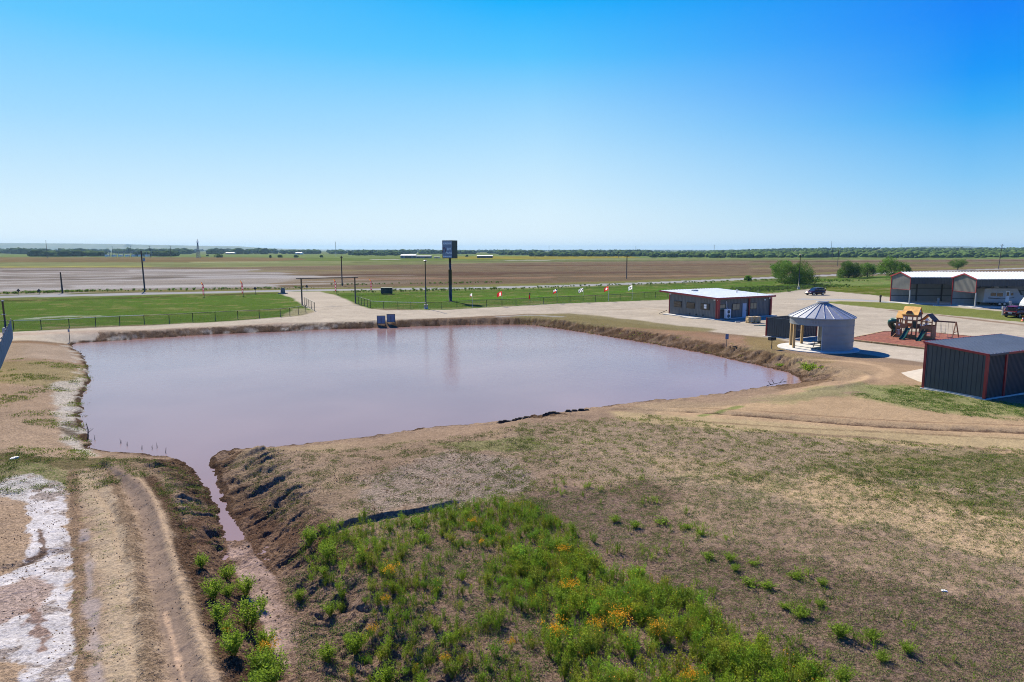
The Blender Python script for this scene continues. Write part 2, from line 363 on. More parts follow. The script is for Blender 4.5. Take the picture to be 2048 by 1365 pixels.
MUDP = [G(*p) for p in [(560,1100),(640,1110),(760,1150),(880,1200),(960,1270),(1000,1365),(1050,1500),(640,1500),(590,1300),(560,1200)]]
def height(x, y, full=True):
    x = np.asarray(x, np.float64); y = np.asarray(y, np.float64); sh = x.shape; x = x.ravel(); y = y.ravel()
    r = np.hypot(x, y)
    z = (fbm(x / 9, y / 9, 3, 3) - .5) * .22 * sm((r - 5) / 10)
    lot = np.clip(sm((y - 92) / 12) + sm((x - 24) / 8) * sm((y - 62) / 8), 0, 1)      # graded, flat
    z *= (1 - .85 * lot)
    # far relief: low rise, hills
    az = np.degrees(np.arctan2(x, y))
    z += 13 * sm((r - 700) / 2200) * sm((az - 12) / 14) + (fbm(x / 900, y / 900, 3, 8) - .5) * 6 * sm((r - 1200) / 2500)
    out = {'d': np.full(x.shape, 1e3, np.float32), 's': np.zeros(x.shape, np.float32), 'w': np.ones(x.shape, np.float32), 'in': np.zeros(x.shape, bool),
           'dd': np.full(x.shape, 1e3, np.float32), 'side': np.zeros(x.shape, np.float32)}
    m = (x > -70) & (x < 36) & (y > 14) & (y < 112)
    if m.any():
        xm, ym = x[m], y[m]
        wx = (fbm(xm / 1.3, ym / 1.3, 5, 21, .6) - .5) * .75 ; wy = (fbm(xm / 1.3, ym / 1.3, 5, 22, .6) - .5) * .75
        d, s, side, W = polyline_dist(xm + wx, ym + wy, PP, True, PW)
        ins = inside(xm + wx, ym + wy, PP)
        t = sm(d / W); t = np.where(W > 3.6, sm((d / W) ** .75), t)
        lip = np.where(W > 3.6, np.minimum(d / .25, 1) * .10, np.minimum(d / .3, 1) * .12)     # small clod lip at the water
        zb = WL + lip + (-WL - lip) * t
        # rills run down the bank
        bank = d / W; bm = sm(bank * 3) * sm((1.25 - bank) * 2.2) * (W < 3.6) * (W > 1.4)
        rl = np.abs(vn(s * 1.5 + bank * 1.6 + vn(s * .23, s * 0, 61) * 2, d * .3, 31) - .5) * 2
        rl2 = vn(s * 3.7 + bank * 2.5, d * .7, 33)
        zb = zb - bm * ((1 - sm(rl * 2.2)) * .22 + (rl2 - .5) * .14)
        clod = (fbm(xm * 2.2, ym * 2.2, 3, 41) - .5)
        zb += clod * .16 * sm((2.2 - d) / 2)
        zin = WL - .06 - np.minimum(d * .12, 1.4)
        zz = z[m]
        zt = np.where(ins, zin, zb + zz * t)
        # ditch
        dd, ds, dside, dw = polyline_dist(xm + wx * .5, ym + wy * .5, DP, False, DWd)
        wd = np.where(dside > 0, 2.9, 1.55)     # right bank wide
        # side: polyline runs towards the camera
        e = np.clip(dd - dw, 0, None); td = sm(e / wd)
        zf = -0.74 + (fbm(xm * 3, ym * 3, 3, 51) - .5) * .07
        zd = zf + (.72) * td
        bd = e / wd; bmd = sm(bd * 4) * sm((1.3 - bd) * 2)
        rl = np.abs(vn(ds * 2.3 + bd * 2.2 + 5 + vn(ds * .3, ds * 0, 62) * 2, e * .35, 35) - .5) * 2
        rl2 = vn(ds * 5.1 + bd * 3.4, e * .9, 36)
        zd = zd - bmd * ((1 - sm(rl * 2.0)) * .13 + (rl2 - .5) * .09)
        zd = zd + clod * .1 * bmd
        k = td * td
        zc = np.where(dd < dw + wd * 1.4, np.minimum(zt, zd * (1 - k) + np.maximum(zt, zd) * k), zt)
        # erosion steps
        for P_, drop, dec in ((SP, .21, 5.0), (SP2, .10, 1.0)):
            q, qs, qside, _ = polyline_dist(xm + wx, ym + wy, P_, False)
            near = qside < 0
            ends = sm(qs / 1.5) * sm((np.max(qs) - qs) / 2.0)
            zc = zc - np.where(near, drop * sm(q / .10) * (1 - sm(q / dec)) * ends, 0)
        # mud-rib zone
        mi = inside(xm, ym, MUDP)
        rib = np.abs(vn((ym + xm * .35) * 2.6 + vn(xm * .6, ym * .6, 71) * 1.5, (xm - ym * .3) * .6, 37) - .5) * 2
        dmi = polyline_dist(xm, ym, MUDP, True)[0]
        zc -= np.where(mi, (1 - sm(rib * 2)) * .09 * sm(dmi / 1.0), 0)
        for L, hw, hh in rut_lines:
            bx = (xm > L[:, 0].min() - 2) & (xm < L[:, 0].max() + 2) & (ym > L[:, 1].min() - 2) & (ym < L[:, 1].max() + 2)
            if not bx.any(): continue
            q = polyline_dist(xm[bx] + wx[bx] * .4, ym[bx] + wy[bx] * .4, L)[0]
            zc[bx] += hh * np.exp(-(q / hw) ** 2)
        # crumbly micro relief on the cut banks
        cut = np.clip(np.maximum(sm((1.4 - d / W) * 2) * (W < 3.8), bmd), 0, 1)
        zc = zc + cut * (~ins) * ((fbm(xm * 5, ym * 5, 3, 45, .65) - .5) * .13)
        z[m] = zc; out['d'][m] = d; out['s'][m] = s; out['w'][m] = W; out['in'][m] = ins; out['dd'][m] = e; out['side'][m] = dside
    nr = np.clip(1.4 - r / 60, 0, 1) * (1 - lot)
    z += nr * ((fbm(x * 1.6, y * 1.6, 3, 5) - .5) * .07 + (fbm(x * 6, y * 6, 3, 6) - .5) * .035)
    if full: return z.reshape(sh), {k: v.reshape(sh) for k, v in out.items()}
    return z.reshape(sh)
def gz(x, y): return float(height(np.array([x]), np.array([y]), False)[0])
def at(u, v, n=3):
    """ground point at a photo pixel, on the real relief"""
    z = 0.0
    for _ in range(n): x, y = G(u, v, z); z = gz(x, y)
    return (x, y, z)

# ------------------------------------------------------------------ ground sheet
def build_ground():
    azd = np.linspace(-40, 40, 1301); azc = np.linspace(40, 320, 110)[1:-1]
    az = np.radians(np.concatenate([azd, azc])); nA = len(az)
    rs = [0.6]
    while rs[-1] < 13.2: rs.append(rs[-1] * 1.12)
    r = 13.8; rs.append(r)
    while r < 14000:
        r += min(r * r * 0.52 / 6820, 0.022 * r); rs.append(r)
    rs = np.array(rs); nR = len(rs)
    RR, AA = np.meshgrid(rs, az, indexing='ij')
    x = (RR * np.sin(AA)).ravel(); y = (RR * np.cos(AA)).ravel()
    z, o = height(x, y)
    V = np.stack([x, y, z], 1).astype(np.float32)
    i = np.arange(nR - 1)[:, None]; j = np.arange(nA)[None, :]; j2 = (j + 1) % nA
    F = np.stack([i * nA + j, (i + 1) * nA + j, (i + 1) * nA + j2, i * nA + j2], -1).reshape(-1, 4)
    # centre cap
    c0 = len(V); V = np.vstack([V, [[0, 0, 0]]])
    # ---- base colours
    n = len(x); col = np.empty((n, 3), np.float32); col[:] = C(158, 136, 114); veg = np.zeros(n, np.float32); rgh = np.ones(n, np.float32) * .6
    def mixin(m, a, c=None, v=None, rr=None):
        a = a[:, None] if c is not None else a
        if c is not None: col[m] = col[m] * (1 - a) + np.asarray(c, np.float32) * a; a = a[:, 0]
        if v is not None: veg[m] = veg[m] * (1 - a) + v * a
        if rr is not None: rgh[m] = rgh[m] * (1 - a) + rr * a
    seed = [100]
    def poly(px, c=None, v=None, rr=None, soft=1.0, nz=1.0, ns=3.0, al=1.0, world=None):
        P = np.array(world if world is not None else [G(max(-3000, u), w_) for u, w_ in px]); pad = soft + nz * 2
        m = np.nonzero((x > P[:, 0].min() - pad) & (x < P[:, 0].max() + pad) & (y > P[:, 1].min() - pad) & (y < P[:, 1].max() + pad))[0]
        if not len(m): return
        xm, ym = x[m], y[m]; seed[0] += 7
        d = polyline_dist(xm, ym, P, True)[0]; ins = inside(xm, ym, P); sd_ = np.where(ins, d, -d)
        if nz: sd_ = sd_ + (fbm(xm / ns, ym / ns, 4, seed[0], .6) - .5) * 2 * nz
        mixin(m, sm(sd_ / soft + .5) * al, c, v, rr)
    def stroke(px, width, c=None, v=None, rr=None, soft=.3, nz=.15, ns=1.0, al=1.0, patch=0):
        P = line_px(px) if len(px) > 2 else np.array([G(*p) for p in px]); pad = width + soft + nz * 2
        m = np.nonzero((x > P[:, 0].min() - pad) & (x < P[:, 0].max() + pad) & (y > P[:, 1].min() - pad) & (y < P[:, 1].max() + pad))[0]
        if not len(m): return
        xm, ym = x[m], y[m]; seed[0] += 7
        d = polyline_dist(xm, ym, P)[0]; sd_ = width / 2 - d + (fbm(xm / ns, ym / ns, 3, seed[0], .6) - .5) * 2 * nz
        a = sm(sd_ / soft + .5) * al
        if patch: a = a * sm((fbm(xm / patch, ym / patch, 3, seed[0] + 1) - .38) * 6)
        mixin(m, a, c, v, rr)
    # --- far land
    poly([(-3000, 600), (-3000, 500.9), (5000, 500.9), (5000, 600)], C(128, 138, 84), .2, .3, soft=30, nz=60, ns=700)
    poly([(-2500, 516.5), (900, 516.5), (1040, 519), (1500, 519), (2100, 519), (2100, 512), (1500, 509), (900, 509), (-2500, 508)], C(128, 146, 82), .2, .2, 14, 25, 150)
    poly([(-2000, 527), (-2000, 515), (455, 515), (700, 517), (560, 522), (470, 527)], C(140, 122, 84), 0, .3, 6, 3, 40)
    poly([(-2000, 534), (-2000, 527), (450, 525), (1000, 518), (1300, 517), (1900, 521), (2300, 521), (2300, 524), (1500, 528), (900, 538), (600, 540), (300, 537)], C(146, 152, 104), 0, .3, 6, 4, 40)
    poly([(600, 517), (1050, 515), (1050, 521), (800, 523), (620, 522)], C(120, 136, 70), 0, .3, 4, 4, 40)
    poly([(880, 513), (1260, 513), (1280, 516), (1100, 519), (890, 519)], C(160, 152, 62), 0, .3, 4, 4, 60)
    poly([(-2000, 600), (-2000, 533), (450, 535), (700, 531), (1000, 526), (1300, 522), (1700, 521), (2600, 516), (2600, 540), (1500, 556), (1024, 572), (600, 582), (0, 590)], C(146, 130, 106), 0, .8, 4, 3, 40)
    poly([(-2000, 600), (-2000, 537), (250, 537), (450, 540), (560, 545), (600, 560), (420, 578), (0, 590)], C(168, 160, 150), 0, .8, 5, 5, 40)
    poly([(700, 533), (900, 529), (1300, 525), (1700, 527), (2000, 528), (2000, 545), (1500, 556), (1024, 572), (760, 577)], C(138, 121, 98), 0, .8, 4, 3, 40)
    for k, (u0, u1, v0, v1, c) in enumerate([(0, 300, 533, 536, (176, 172, 100)), (0, 260, 541, 546, (140, 128, 118)), (0, 500, 555, 560, (136, 126, 116)), (150, 560, 571, 577, (206, 202, 198)),
            (250, 520, 540, 543, (196, 190, 186)), (380, 640, 552, 555, (200, 196, 192)), (0, 120, 576, 580, (206, 202, 198)), (640, 1000, 549, 553, (124, 98, 82)), (900, 1400, 545, 549, (122, 98, 84)), (1000, 1500, 531, 533, (124, 96, 78)),
            (1500, 2050, 523, 525, (112, 88, 72)), (1600, 2050, 530, 532, (128, 104, 84)), (500, 800, 541, 544, (150, 140, 98)), (700, 1100, 556, 560, (166, 136, 112)), (1150, 1450, 552, 555, (164, 138, 110)), (380, 560, 524, 526, (186, 188, 140)), (1500, 2050, 536, 539, (150, 140, 100)),
            (1700, 2050, 526, 528, (140, 128, 90)), (1000, 1700, 521, 523.5, (120, 128, 80)), (1500, 2050, 526, 531, (126, 124, 84)), (700, 1300, 524, 526, (118, 122, 78)), (300, 900, 529, 532, (136, 140, 92)), (740, 800, 519, 520, (215, 212, 205)), (1010, 1100, 521.5, 522.5, (205, 202, 190))]):
        poly([(u0, v0), (u1, v0 - (u1 - u0) * .004), (u1, v1 - (u1 - u0) * .004), (u0, v1)], C(*c), 0, .8, 3 + 2 * (v0 < 540), 4, 18, .75)
    # streaks over the fields (crop rows and drying soil)
    m = np.nonzero(y > 150)[0]; xm, ym = x[m], y[m]; u_ = xm * .93 + ym * .36; v_ = -xm * .36 + ym * .93
    s1 = fbm(u_ / 90, v_ / 9, 4, 301) - .5; s2 = fbm(u_ / 14, v_ / 2.6, 3, 305) - .5
    fade = 1 - sm((ym - 900) / 1500)
    col[m] *= (1 + fade * (s1 * .55 + s2 * .5))[:, None]
    s3 = sm((fbm(u_ / 60, v_ / 7, 4, 311) - .56) * 9) * sm((-20 - xm) / 60) * sm((360 - ym) / 60) * .65
    mixin(m, s3, C(212, 208, 204), 0, .5)
    # roadside verge
    stroke([(-400, 607), (0, 587), (200, 583), (512, 580), (1024, 570), (1300, 562), (1500, 553), (1700, 545), (2050, 532)], 9, C(142, 140, 86), .3, .7, 3, 3, 12, .9)
    # green strips this side of the road
    poly([(-900, 645), (-900, 612), (0, 600), (300, 592), (540, 587), (600, 598), (628, 622), (600, 632), (470, 642), (200, 655), (30, 664), (-900, 720)], C(84, 132, 36), .9, .8, 2, 1.5, 9)
    poly([(660, 588), (1024, 580), (1330, 570), (1560, 561), (1800, 552), (2300, 540), (2300, 590), (1800, 586), (1660, 580), (1560, 584), (1320, 600), (1000, 615), (850, 622), (735, 617), (700, 602)], C(82, 134, 34), .9, .8, 2, 1.5, 9)
    poly([(1560, 577), (1660, 572), (1800, 574), (2100, 580), (2100, 600), (1790, 592), (1660, 586)], C(112, 124, 50), .6, .8, 2, 2, 9)
    poly([(1640, 562), (1800, 556), (1800, 570), (1640, 575)], C(150, 162, 104), .5, .6, 4, 4, 10, .8)
    stroke([(-100, 603), (200, 598), (540, 587), (590, 586)], 5, C(98, 92, 56), .7, .9, 3, 2, 9, .85)
    stroke([(690, 592), (1024, 582), (1300, 572), (1560, 562)], 4, C(84, 108, 52), .7, .9, 3, 2, 9, .85)
    stroke([(100, 646), (330, 634), (560, 620)], 4, C(112, 138, 62), .7, .9, 3, 2, 9, .6)
    stroke([(900, 600), (1100, 592), (1330, 578)], 5, C(100, 160, 44), .7, .9, 3, 2, 9, .7)
    stroke([(760, 617), (860, 619), (1000, 612), (1100, 606)], 2.5, C(164, 164, 118), .5, .9, 2, 1, 5, .8)
    stroke([(100, 655), (240, 652), (330, 648), (480, 640)], 1.4, C(168, 160, 130), .5, .9, 1.5, .8, 4, .8, 3)
    stroke([(60, 638), (120, 634), (190, 632)], 2.0, C(205, 208, 190), .2, .9, 1, 1.4, 2.5, .75)
    poly([(560, 636), (585, 618), (612, 617), (628, 624), (600, 634)], C(196, 184, 150), .3, .8, 1, 1, 4, .8)
    stroke([(545, 607), (600, 603)], 1.2, C(176, 164, 120), .3, .8, 1, .5, 3, .7)
    for (a, b, c_, d_) in ((170, 607, 260, 608), (360, 611, 420, 612), (470, 612, 540, 611), (930, 598, 1000, 600)): stroke([(a, b), (c_, d_)], .6, C(150, 150, 88), .4, .8, .6, .3, 3, .6)
    # patchy growth in the green strips
    m = np.nonzero((veg > .5) & (y > 75) & (y < 260))[0]; xm, ym = x[m], y[m]
    mixin(m, sm((fbm(xm / 7, ym / 3, 4, 341) - .47) * 6) * .4, C(118, 150, 66), .7, .8); mixin(m, sm((fbm(xm / 4, ym / 2, 4, 345) - .56) * 8) * .6, C(160, 150, 104), .4, .8)
    col[m] *= (1 + .5 * (fbm(xm / 1.6, ym / 1.0, 3, 349, .7) - .5))[:, None]
    # asphalt road
    stroke([(-900, 622), (-400, 612), (0, 594.5), (200, 590), (512, 583), (800, 578.5), (1024, 575), (1300, 566.5), (1500, 558), (1700, 549.5), (2050, 537), (2600, 520)], 8.5, C(186, 186, 186), 0, .05, .6, .1, 6)
    # caliche drive and yard
    yard = [(-300, 697), (30, 682), (150, 676), (300, 669), (450, 660), (600, 652), (700, 646), (800, 640), (900, 636), (1000, 631), (1060, 628), (1140, 632), (1220, 641), (1300, 652), (1400, 662), (1530, 676), (1600, 686), (1700, 704), (1850, 726), (2200, 760), (2900, 760),
            (2900, 600), (2050, 618), (1790, 596), (1740, 590), (1660, 583), (1620, 578), (1560, 586), (1320, 601), (1110, 608), (1000, 614), (900, 620), (770, 621), (740, 618), (711, 608), (690, 598), (668, 590), (640, 584), (560, 584), (560, 588), (585, 597), (606, 611), (629, 624), (600, 632), (470, 642), (200, 656), (30, 664), (-300, 690)]
    poly(yard, C(214, 202, 182), 0, .25, .9, .5, 5)
    m = np.nonzero((y > 60) & (y < 240) & (x > -90) & (x < 160))[0]; xm, ym = x[m], y[m]
    q = fbm(xm / 22, ym / 6, 4, 330) - .5; q2 = fbm(xm / 3, ym / 1.2, 3, 335) - .5
    col[m] *= (1 + .22 * q + .14 * q2)[:, None]
    stroke([(0, 688), (150, 680), (300, 672), (500, 659), (640, 651)], 2.2, C(168, 138, 110), .05, .5, 1.2, .5, 4, .6)
    stroke([(-50, 672), (200, 664), (400, 656), (560, 648)], 3.0, C(200, 176, 156), 0, .3, 1.5, .8, 6, .6)
    poly([(1040, 630), (1140, 627), (1250, 638), (1360, 652), (1440, 660), (1380, 668), (1200, 655), (1080, 645), (1000, 640)], C(150, 140, 98), .45, .6, 1.5, 1.5, 5, .9)
    poly([(1130, 652), (1250, 655), (1400, 664), (1530, 680), (1570, 700), (1420, 690), (1260, 672)], C(176, 142, 116), .1, .5, 1.5, 1.2, 4, .8)
    stroke([(1000, 634), (1060, 631), (1120, 634)], 1.6, C(186, 184, 178), 0, .3, .8, .6, 3, .8)
    stroke([(1400, 690), (1480, 700), (1560, 712), (1640, 722)], 3.5, C(160, 140, 96), .5, .8, 1.5, 1.2, 3, .8)
    poly([(1480, 672), (1560, 678), (1570, 700), (1500, 700)], C(156, 142, 96), .5, .7, 1.2, 1, 3, .7)
    stroke([(1225, 620), (1290, 618), (1330, 622)], .8, C(186, 166, 138), 0, .4, .6, .2, 3, .5)
    # grass island before the shelters
    poly([(1636, 604), (1700, 603), (1800, 607), (1870, 612), (2060, 628), (2300, 640), (2300, 662), (2060, 646), (1900, 631), (1800, 621), (1700, 611)], C(142, 150, 84), .6, .5, .6, .5, 3)
    stroke([(1610, 599), (1700, 600), (1785, 605)], 3.2, C(190, 194, 198), 0, .1, .4, .1, 5)
    stroke([(1790, 622), (1880, 631), (1980, 643), (2060, 652)], 1.6, C(160, 132, 108), .1, .6, .8, .4, 4, .8)
    # red mulch
    # --- ground round the pond, near side
    poly([(1420, 1600), (940, 1400), (700, 1100), (980, 1000), (1300, 960), (1400, 1080), (2200, 1240), (2200, 1900)], C(132, 112, 95), .52, .9, 1.2, 1.6, 3)
    poly([(1040, 850), (1300, 830), (1560, 865), (1800, 880), (2100, 900), (2100, 1180), (1700, 1040), (1300, 960), (1000, 930)], C(166, 146, 121), .46, .8, 1.5, 1.8, 4)
    poly([(1500, 965), (1650, 945), (1800, 965), (1980, 1010), (2100, 1060), (2100, 1150), (1900, 1090), (1700, 1040), (1560, 1000)], C(196, 170, 134), .42, .5, 1.0, 1.6, 2, .85)
    poly([(1250, 905), (1500, 930), (1640, 960), (1520, 985), (1330, 950)], C(178, 156, 124), .5, .6, .8, 1.3, 2, .7)
    poly([(1700, 900), (2100, 895), (2100, 960), (1850, 965), (1720, 935)], C(140, 128, 90), .55, .7, .8, 1.6, 1.5, .6)
    poly([(1560, 925), (1720, 960), (1800, 1000), (2050, 1040), (2100, 1060), (2100, 1020), (1900, 990), (1700, 935)], C(136, 122, 88), .55, .7, .8, 1.4, 1.5, .6)
    poly([(1300, 812), (1520, 800), (1700, 790), (2100, 820), (2100, 920), (1800, 875), (1560, 852), (1330, 845)], C(186, 160, 126), .22, .4, 1.0, 1.0, 3)
    poly([(1230, 822), (1700, 856), (2100, 880), (2100, 905), (1700, 882), (1400, 856), (1240, 838)], C(184, 164, 126), .3, .4, .8, .8, 3)
    poly([(1560, 740), (1700, 720), (1860, 735), (1860, 790), (1700, 770), (1560, 790)], C(178, 152, 122), .12, .4, 1.0, 1.0, 3)
    stroke([(1600, 720), (1720, 726), (1780, 745), (1700, 765)], .9, C(198, 170, 136), 0, .2, .4, .3, 2, .8)
    poly([(1560, 745), (1660, 748), (1660, 765), (1560, 772)], C(120, 98, 78), .3, .9, .8, .8, 2, .8)
    poly([(1720, 770), (1850, 772), (1970, 800), (2100, 815), (2100, 840), (1960, 832), (1800, 812), (1700, 792)], C(140, 150, 92), .6, .7, 1.8, 1.6, 1.6, .7)
    poly([(1500, 800), (1600, 772), (1740, 772), (1700, 790), (1560, 808)], C(146, 150, 100), .6, .6, 1.2, 1.6, 1.5, .5)
    stroke([(1480, 810), (1440, 822), (1400, 832)], .5, C(120, 140, 70), .7, .6, .3, .3, 2, .7)
    stroke([(1230, 808), (1330, 818), (1500, 830), (1700, 846), (1900, 857), (2100, 864)], .34, C(104, 82, 68), 0, 1, .3, .22, .7, .85)
    stroke([(1240, 797), (1400, 812), (1560, 826), (1800, 842), (2100, 852)], .35, C(140, 112, 92), 0, .8, .3, .2, 1, .6)
    stroke([(1300, 836), (1500, 850), (1760, 862), (2100, 880)], .3, C(140, 118, 92), 0, .8, .3, .2, 1, .6)
    stroke([(1560, 862), (1760, 876), (1900, 892), (2100, 905)], .35, C(132, 110, 92), .2, .8, .3, .2, 1, .6)
    stroke([(1340, 965), (1420, 935), (1500, 905), (1560, 880)], .5, C(124, 126, 80), .7, .7, .7, .6, 1.0, .5, .8)
    stroke([(1480, 1010), (1580, 960), (1660, 920)], .4, C(124, 126, 80), .7, .7, .7, .6, 1.0, .4, .8)
    # left of pond
    poly([(-400, 1600), (-400, 700), (30, 690), (150, 690), (185, 760), (165, 860), (190, 900), (380, 925), (440, 1000), (460, 1100), (560, 1300), (600, 1600)], C(170, 148, 124), .28, .6, .8, .5, 3)
    poly([(-100, 730), (60, 722), (160, 718), (170, 745), (160, 760), (60, 768), (-100, 770)], C(158, 146, 104), .5, .7, .8, 1.6, 2.0, .7)
    poly([(-50, 690), (120, 684), (150, 690), (160, 712), (20, 720), (-50, 730)], C(188, 170, 150), .15, .5, .8, .6, 3, .8)
    poly([(105, 760), (180, 735), (185, 800), (165, 850), (190, 895), (150, 890), (120, 860)], C(206, 198, 182), .2, .9, .6, .7, 1.4, .85)
    poly([(120, 825), (168, 820), (168, 855), (130, 850)], C(92, 78, 60), .3, 1, .4, .5, .8, .8)
    poly([(-200, 905), (60, 905), (200, 905), (330, 915), (380, 930), (220, 935), (60, 930), (-200, 950)], C(112, 104, 72), .6, 1, .6, .8, 1.2, .85)
    poly([(-200, 930), (60, 925), (160, 935), (180, 970), (60, 985), (-200, 990)], C(150, 142, 106), .8, .8, .5, .7, 1.4, .9)
    poly([(-10, 955), (60, 945), (130, 968), (128, 1000), (90, 1020), (0, 985)], C(200, 196, 190), .45, .7, .3, .5, 1, .9)
    poly([(200, 925), (330, 920), (420, 960), (450, 1040), (470, 1120), (380, 1110), (330, 1010), (280, 950)], C(150, 128, 104), .35, .9, .5, .4, 1.2, .9)
    # dark wet banks
    d, ins, W, dd, side, s = o['d'], o['in'], o['w'], o['dd'], o['side'], o['s']
    m = np.nonzero((d < 14) & ~ins)[0]; dm, Wm, xm, ym = d[m], W[m], x[m], y[m]
    nz = fbm(xm / 1.2, ym / 1.2, 4, 401) - .5; st = vn(s[m] * 1.6, dm * .25, 402)
    dark = C(104, 84, 66); darker = C(76, 60, 48)
    a = np.where(Wm < 3.6, sm((1.05 - dm / Wm + nz * .5) * 3), sm((.55 - dm + nz * 1.0) * 3) * .9)
    mixin(m, a * .92, dark, .12, 1.0)
    mixin(m, a * sm((st - .5) * 5) * .7, C(150, 128, 108), .12, 1.0)
    crest = np.where(Wm < 3.6, np.exp(-((dm / Wm - 1.15 + nz * .4) / .3) ** 2), 0)
    mixin(m, crest * .3, C(156, 138, 112), .3, .8)
    wet = np.where(dm < .30 + nz * .5, 1, 0) * .8; mixin(m, wet.astype(np.float32), darker, 0, .8)
    salt = (sm((fbm(xm / 2.0, ym / 1.0, 4, 411) - .54) * 8) * sm((1.6 - dm) / .8) * ((xm < -24) & (ym < 98)) * .7)
    mixin(m, salt, C(212, 206, 194), .05, .8)
    mixin(m, sm((fbm(xm / 5, ym / 5, 3, 431) - .52) * 6) * sm((7 - dm) / 3) * sm((dm - .5)) * (ym < 70) * (xm > -14) * .6, C(172, 152, 122), .35, .7)
    # ditch
    m = np.nonzero((dd < 4.5) & (y < 31))[0]; em, sdm, xm, ym = dd[m], side[m], x[m], y[m]; nz = fbm(xm / .8, ym / .8, 4, 421) - .5
    wd = np.where(sdm > 0, 2.9, 1.6)
    mixin(m, sm((1.15 - em / wd + nz * .6) * 3) * .95, C(104, 82, 66), .12, 1.0)
    mixin(m, sm((1.15 - em / wd) * 3) * sm((fbm(xm / .5, ym / 1.6, 3, 423) - .5) * 5) * .5, C(146, 120, 98), .1, 1)
    mixin(m, sm((.12 - em + nz * .3) * 6), C(176, 152, 138), 0, .55)
    poly(None, C(138, 116, 98), .45, 1, .8, .6, 1.2, .9, world=MUDP)
    poly([(720, 960), (900, 900), (1030, 920), (1080, 980), (900, 1010), (760, 1020)], C(176, 164, 152), .35, 1, .8, .8, 1, .75)
    poly([(860, 880), (1060, 875), (1110, 900), (960, 905)], C(128, 142, 78), .8, .8, .6, .7, 1.2, .8)
    poly([(460, 905), (900, 865), (1100, 850), (1120, 1000), (900, 1010), (640, 1045), (520, 1000)], C(154, 134, 112), .45, 1, 1, .6, 1.5, .45)
    poly([(1040, 990), (1130, 960), (1250, 1010), (1300, 1100), (1190, 1080), (1080, 1010)], C(134, 114, 100), .35, .8, .8, .8, 1.2, .7)
    # left track
    stroke([(170, 950), (215, 1030), (235, 1130), (250, 1250), (255, 1450)], 1.1, C(188, 168, 140), .08, .45, .5, .3, 1, .9)
    stroke([(145, 940), (152, 1060), (160, 1200), (166, 1450)], .42, C(150, 126, 102), .1, .8, .2, .15, 1, .9)
    stroke([(168, 1060), (182, 1180), (190, 1290), (196, 1450)], .35, C(172, 158, 150), 0, .3, .2, .2, 1, .9, 1.2)
    stroke([(215, 940), (242, 1000), (262, 1060), (275, 1130), (290, 1240), (312, 1450)], .42, C(140, 119, 96), .15, 1.0, .35, .3, .6, .8)
    stroke([(228, 930), (268, 975), (298, 1030), (315, 1100), (335, 1200), (360, 1300), (395, 1450)], .62, C(150, 131, 114), 0, .25, .25, .1, 1, .95)
    stroke([(270, 940), (315, 1010), (335, 1080), (360, 1170), (392, 1260), (430, 1365), (460, 1450)], .20, C(186, 162, 134), .08, .4, .16, .06, 1, .95)
    stroke([(300, 955), (345, 1020), (368, 1090), (395, 1160), (430, 1250), (480, 1365), (520, 1500)], .55, C(98, 78, 62), .1, 1.2, .3, .15, .8, .9)
    stroke([(330, 1220), (350, 1290), (368, 1365), (380, 1450)], .12, C(208, 178, 148), 0, .3, .1, .05, .6, .8)
    poly([(-200, 1010), (125, 1005), (138, 1090), (138, 1200), (141, 1500), (-200, 1500)], C(176, 152, 126), .12, .7, .15, .08, .6)
    poly([(50, 980), (128, 975), (136, 1090), (138, 1240), (142, 1500), (60, 1500), (40, 1330), (-40, 1300), (-100, 1200), (50, 1130), (60, 1060)], C(216, 211, 207), .0, .45, .12, .28, .45, .98)
    poly([(-30, 1180), (60, 1150), (110, 1170), (70, 1220), (-30, 1260)], C(172, 148, 132), .03, .8, .15, .3, .4, .85)
    poly([(60, 1210), (95, 1240), (90, 1300), (60, 1265)], C(150, 120, 102), .0, .8, .15, .3, .4, .85)
    stroke([(80, 1060), (88, 1100), (60, 1115)], .14, C(120, 96, 80), 0, 1, .1, .15, .3, .9)
    stroke([(-40, 1150), (40, 1128), (90, 1105)], .22, C(122, 100, 80), 0, 1, .15, .1, .5, .9)
    # the crust is broken by damp brown hollows and cracks
    m = np.nonzero((y < 34) & (x < -9) & (col.min(1) > C(196, 190, 186)[2] * .9))[0]; xm, ym = x[m], y[m]
    mixin(m, sm((fbm(xm / .9, ym / .9, 5, 441, .65) - .57) * 9) * .75, C(158, 140, 124), 0, 1); mixin(m, sm((fbm(xm / .18, ym / .18, 3, 445, .65) - .62) * 9) * .3, C(130, 118, 108), 0, .6)
    # inside of pond: mud
    m = np.nonzero(ins)[0]; mixin(m, np.ones(len(m), np.float32), C(150, 110, 88), 0, .3)
    # gentle large-scale mottling close by
    m = np.nonzero(y < 130)[0]; xm, ym = x[m], y[m]
    col[m] *= (1 + .30 * (fbm(xm / 2.4, ym / 2.4, 4, 501, .6) - .5) + .26 * (fbm(xm / .5, ym / .5, 3, 507, .6) - .5))[:, None]
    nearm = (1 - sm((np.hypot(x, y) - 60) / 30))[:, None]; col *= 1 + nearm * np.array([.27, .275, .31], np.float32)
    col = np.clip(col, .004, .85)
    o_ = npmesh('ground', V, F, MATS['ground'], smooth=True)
    me = o_.data
    for nm, arr in (('base', col), ('mask', np.stack([veg, rgh, np.zeros(n, np.float32)], 1))):
        a = me.attributes.new(nm, 'FLOAT_COLOR', 'POINT'); c = np.ones((n + 1, 4), np.float32); c[:n, :3] = arr; c[n, :3] = arr[0]; a.data.foreach_set('color', c.ravel())
    # centre fan
    bm = bmesh.new(); bm.from_mesh(me); bm.verts.ensure_lookup_table(); cv = bm.verts[c0]; cv.co.z = bm.verts[0].co.z
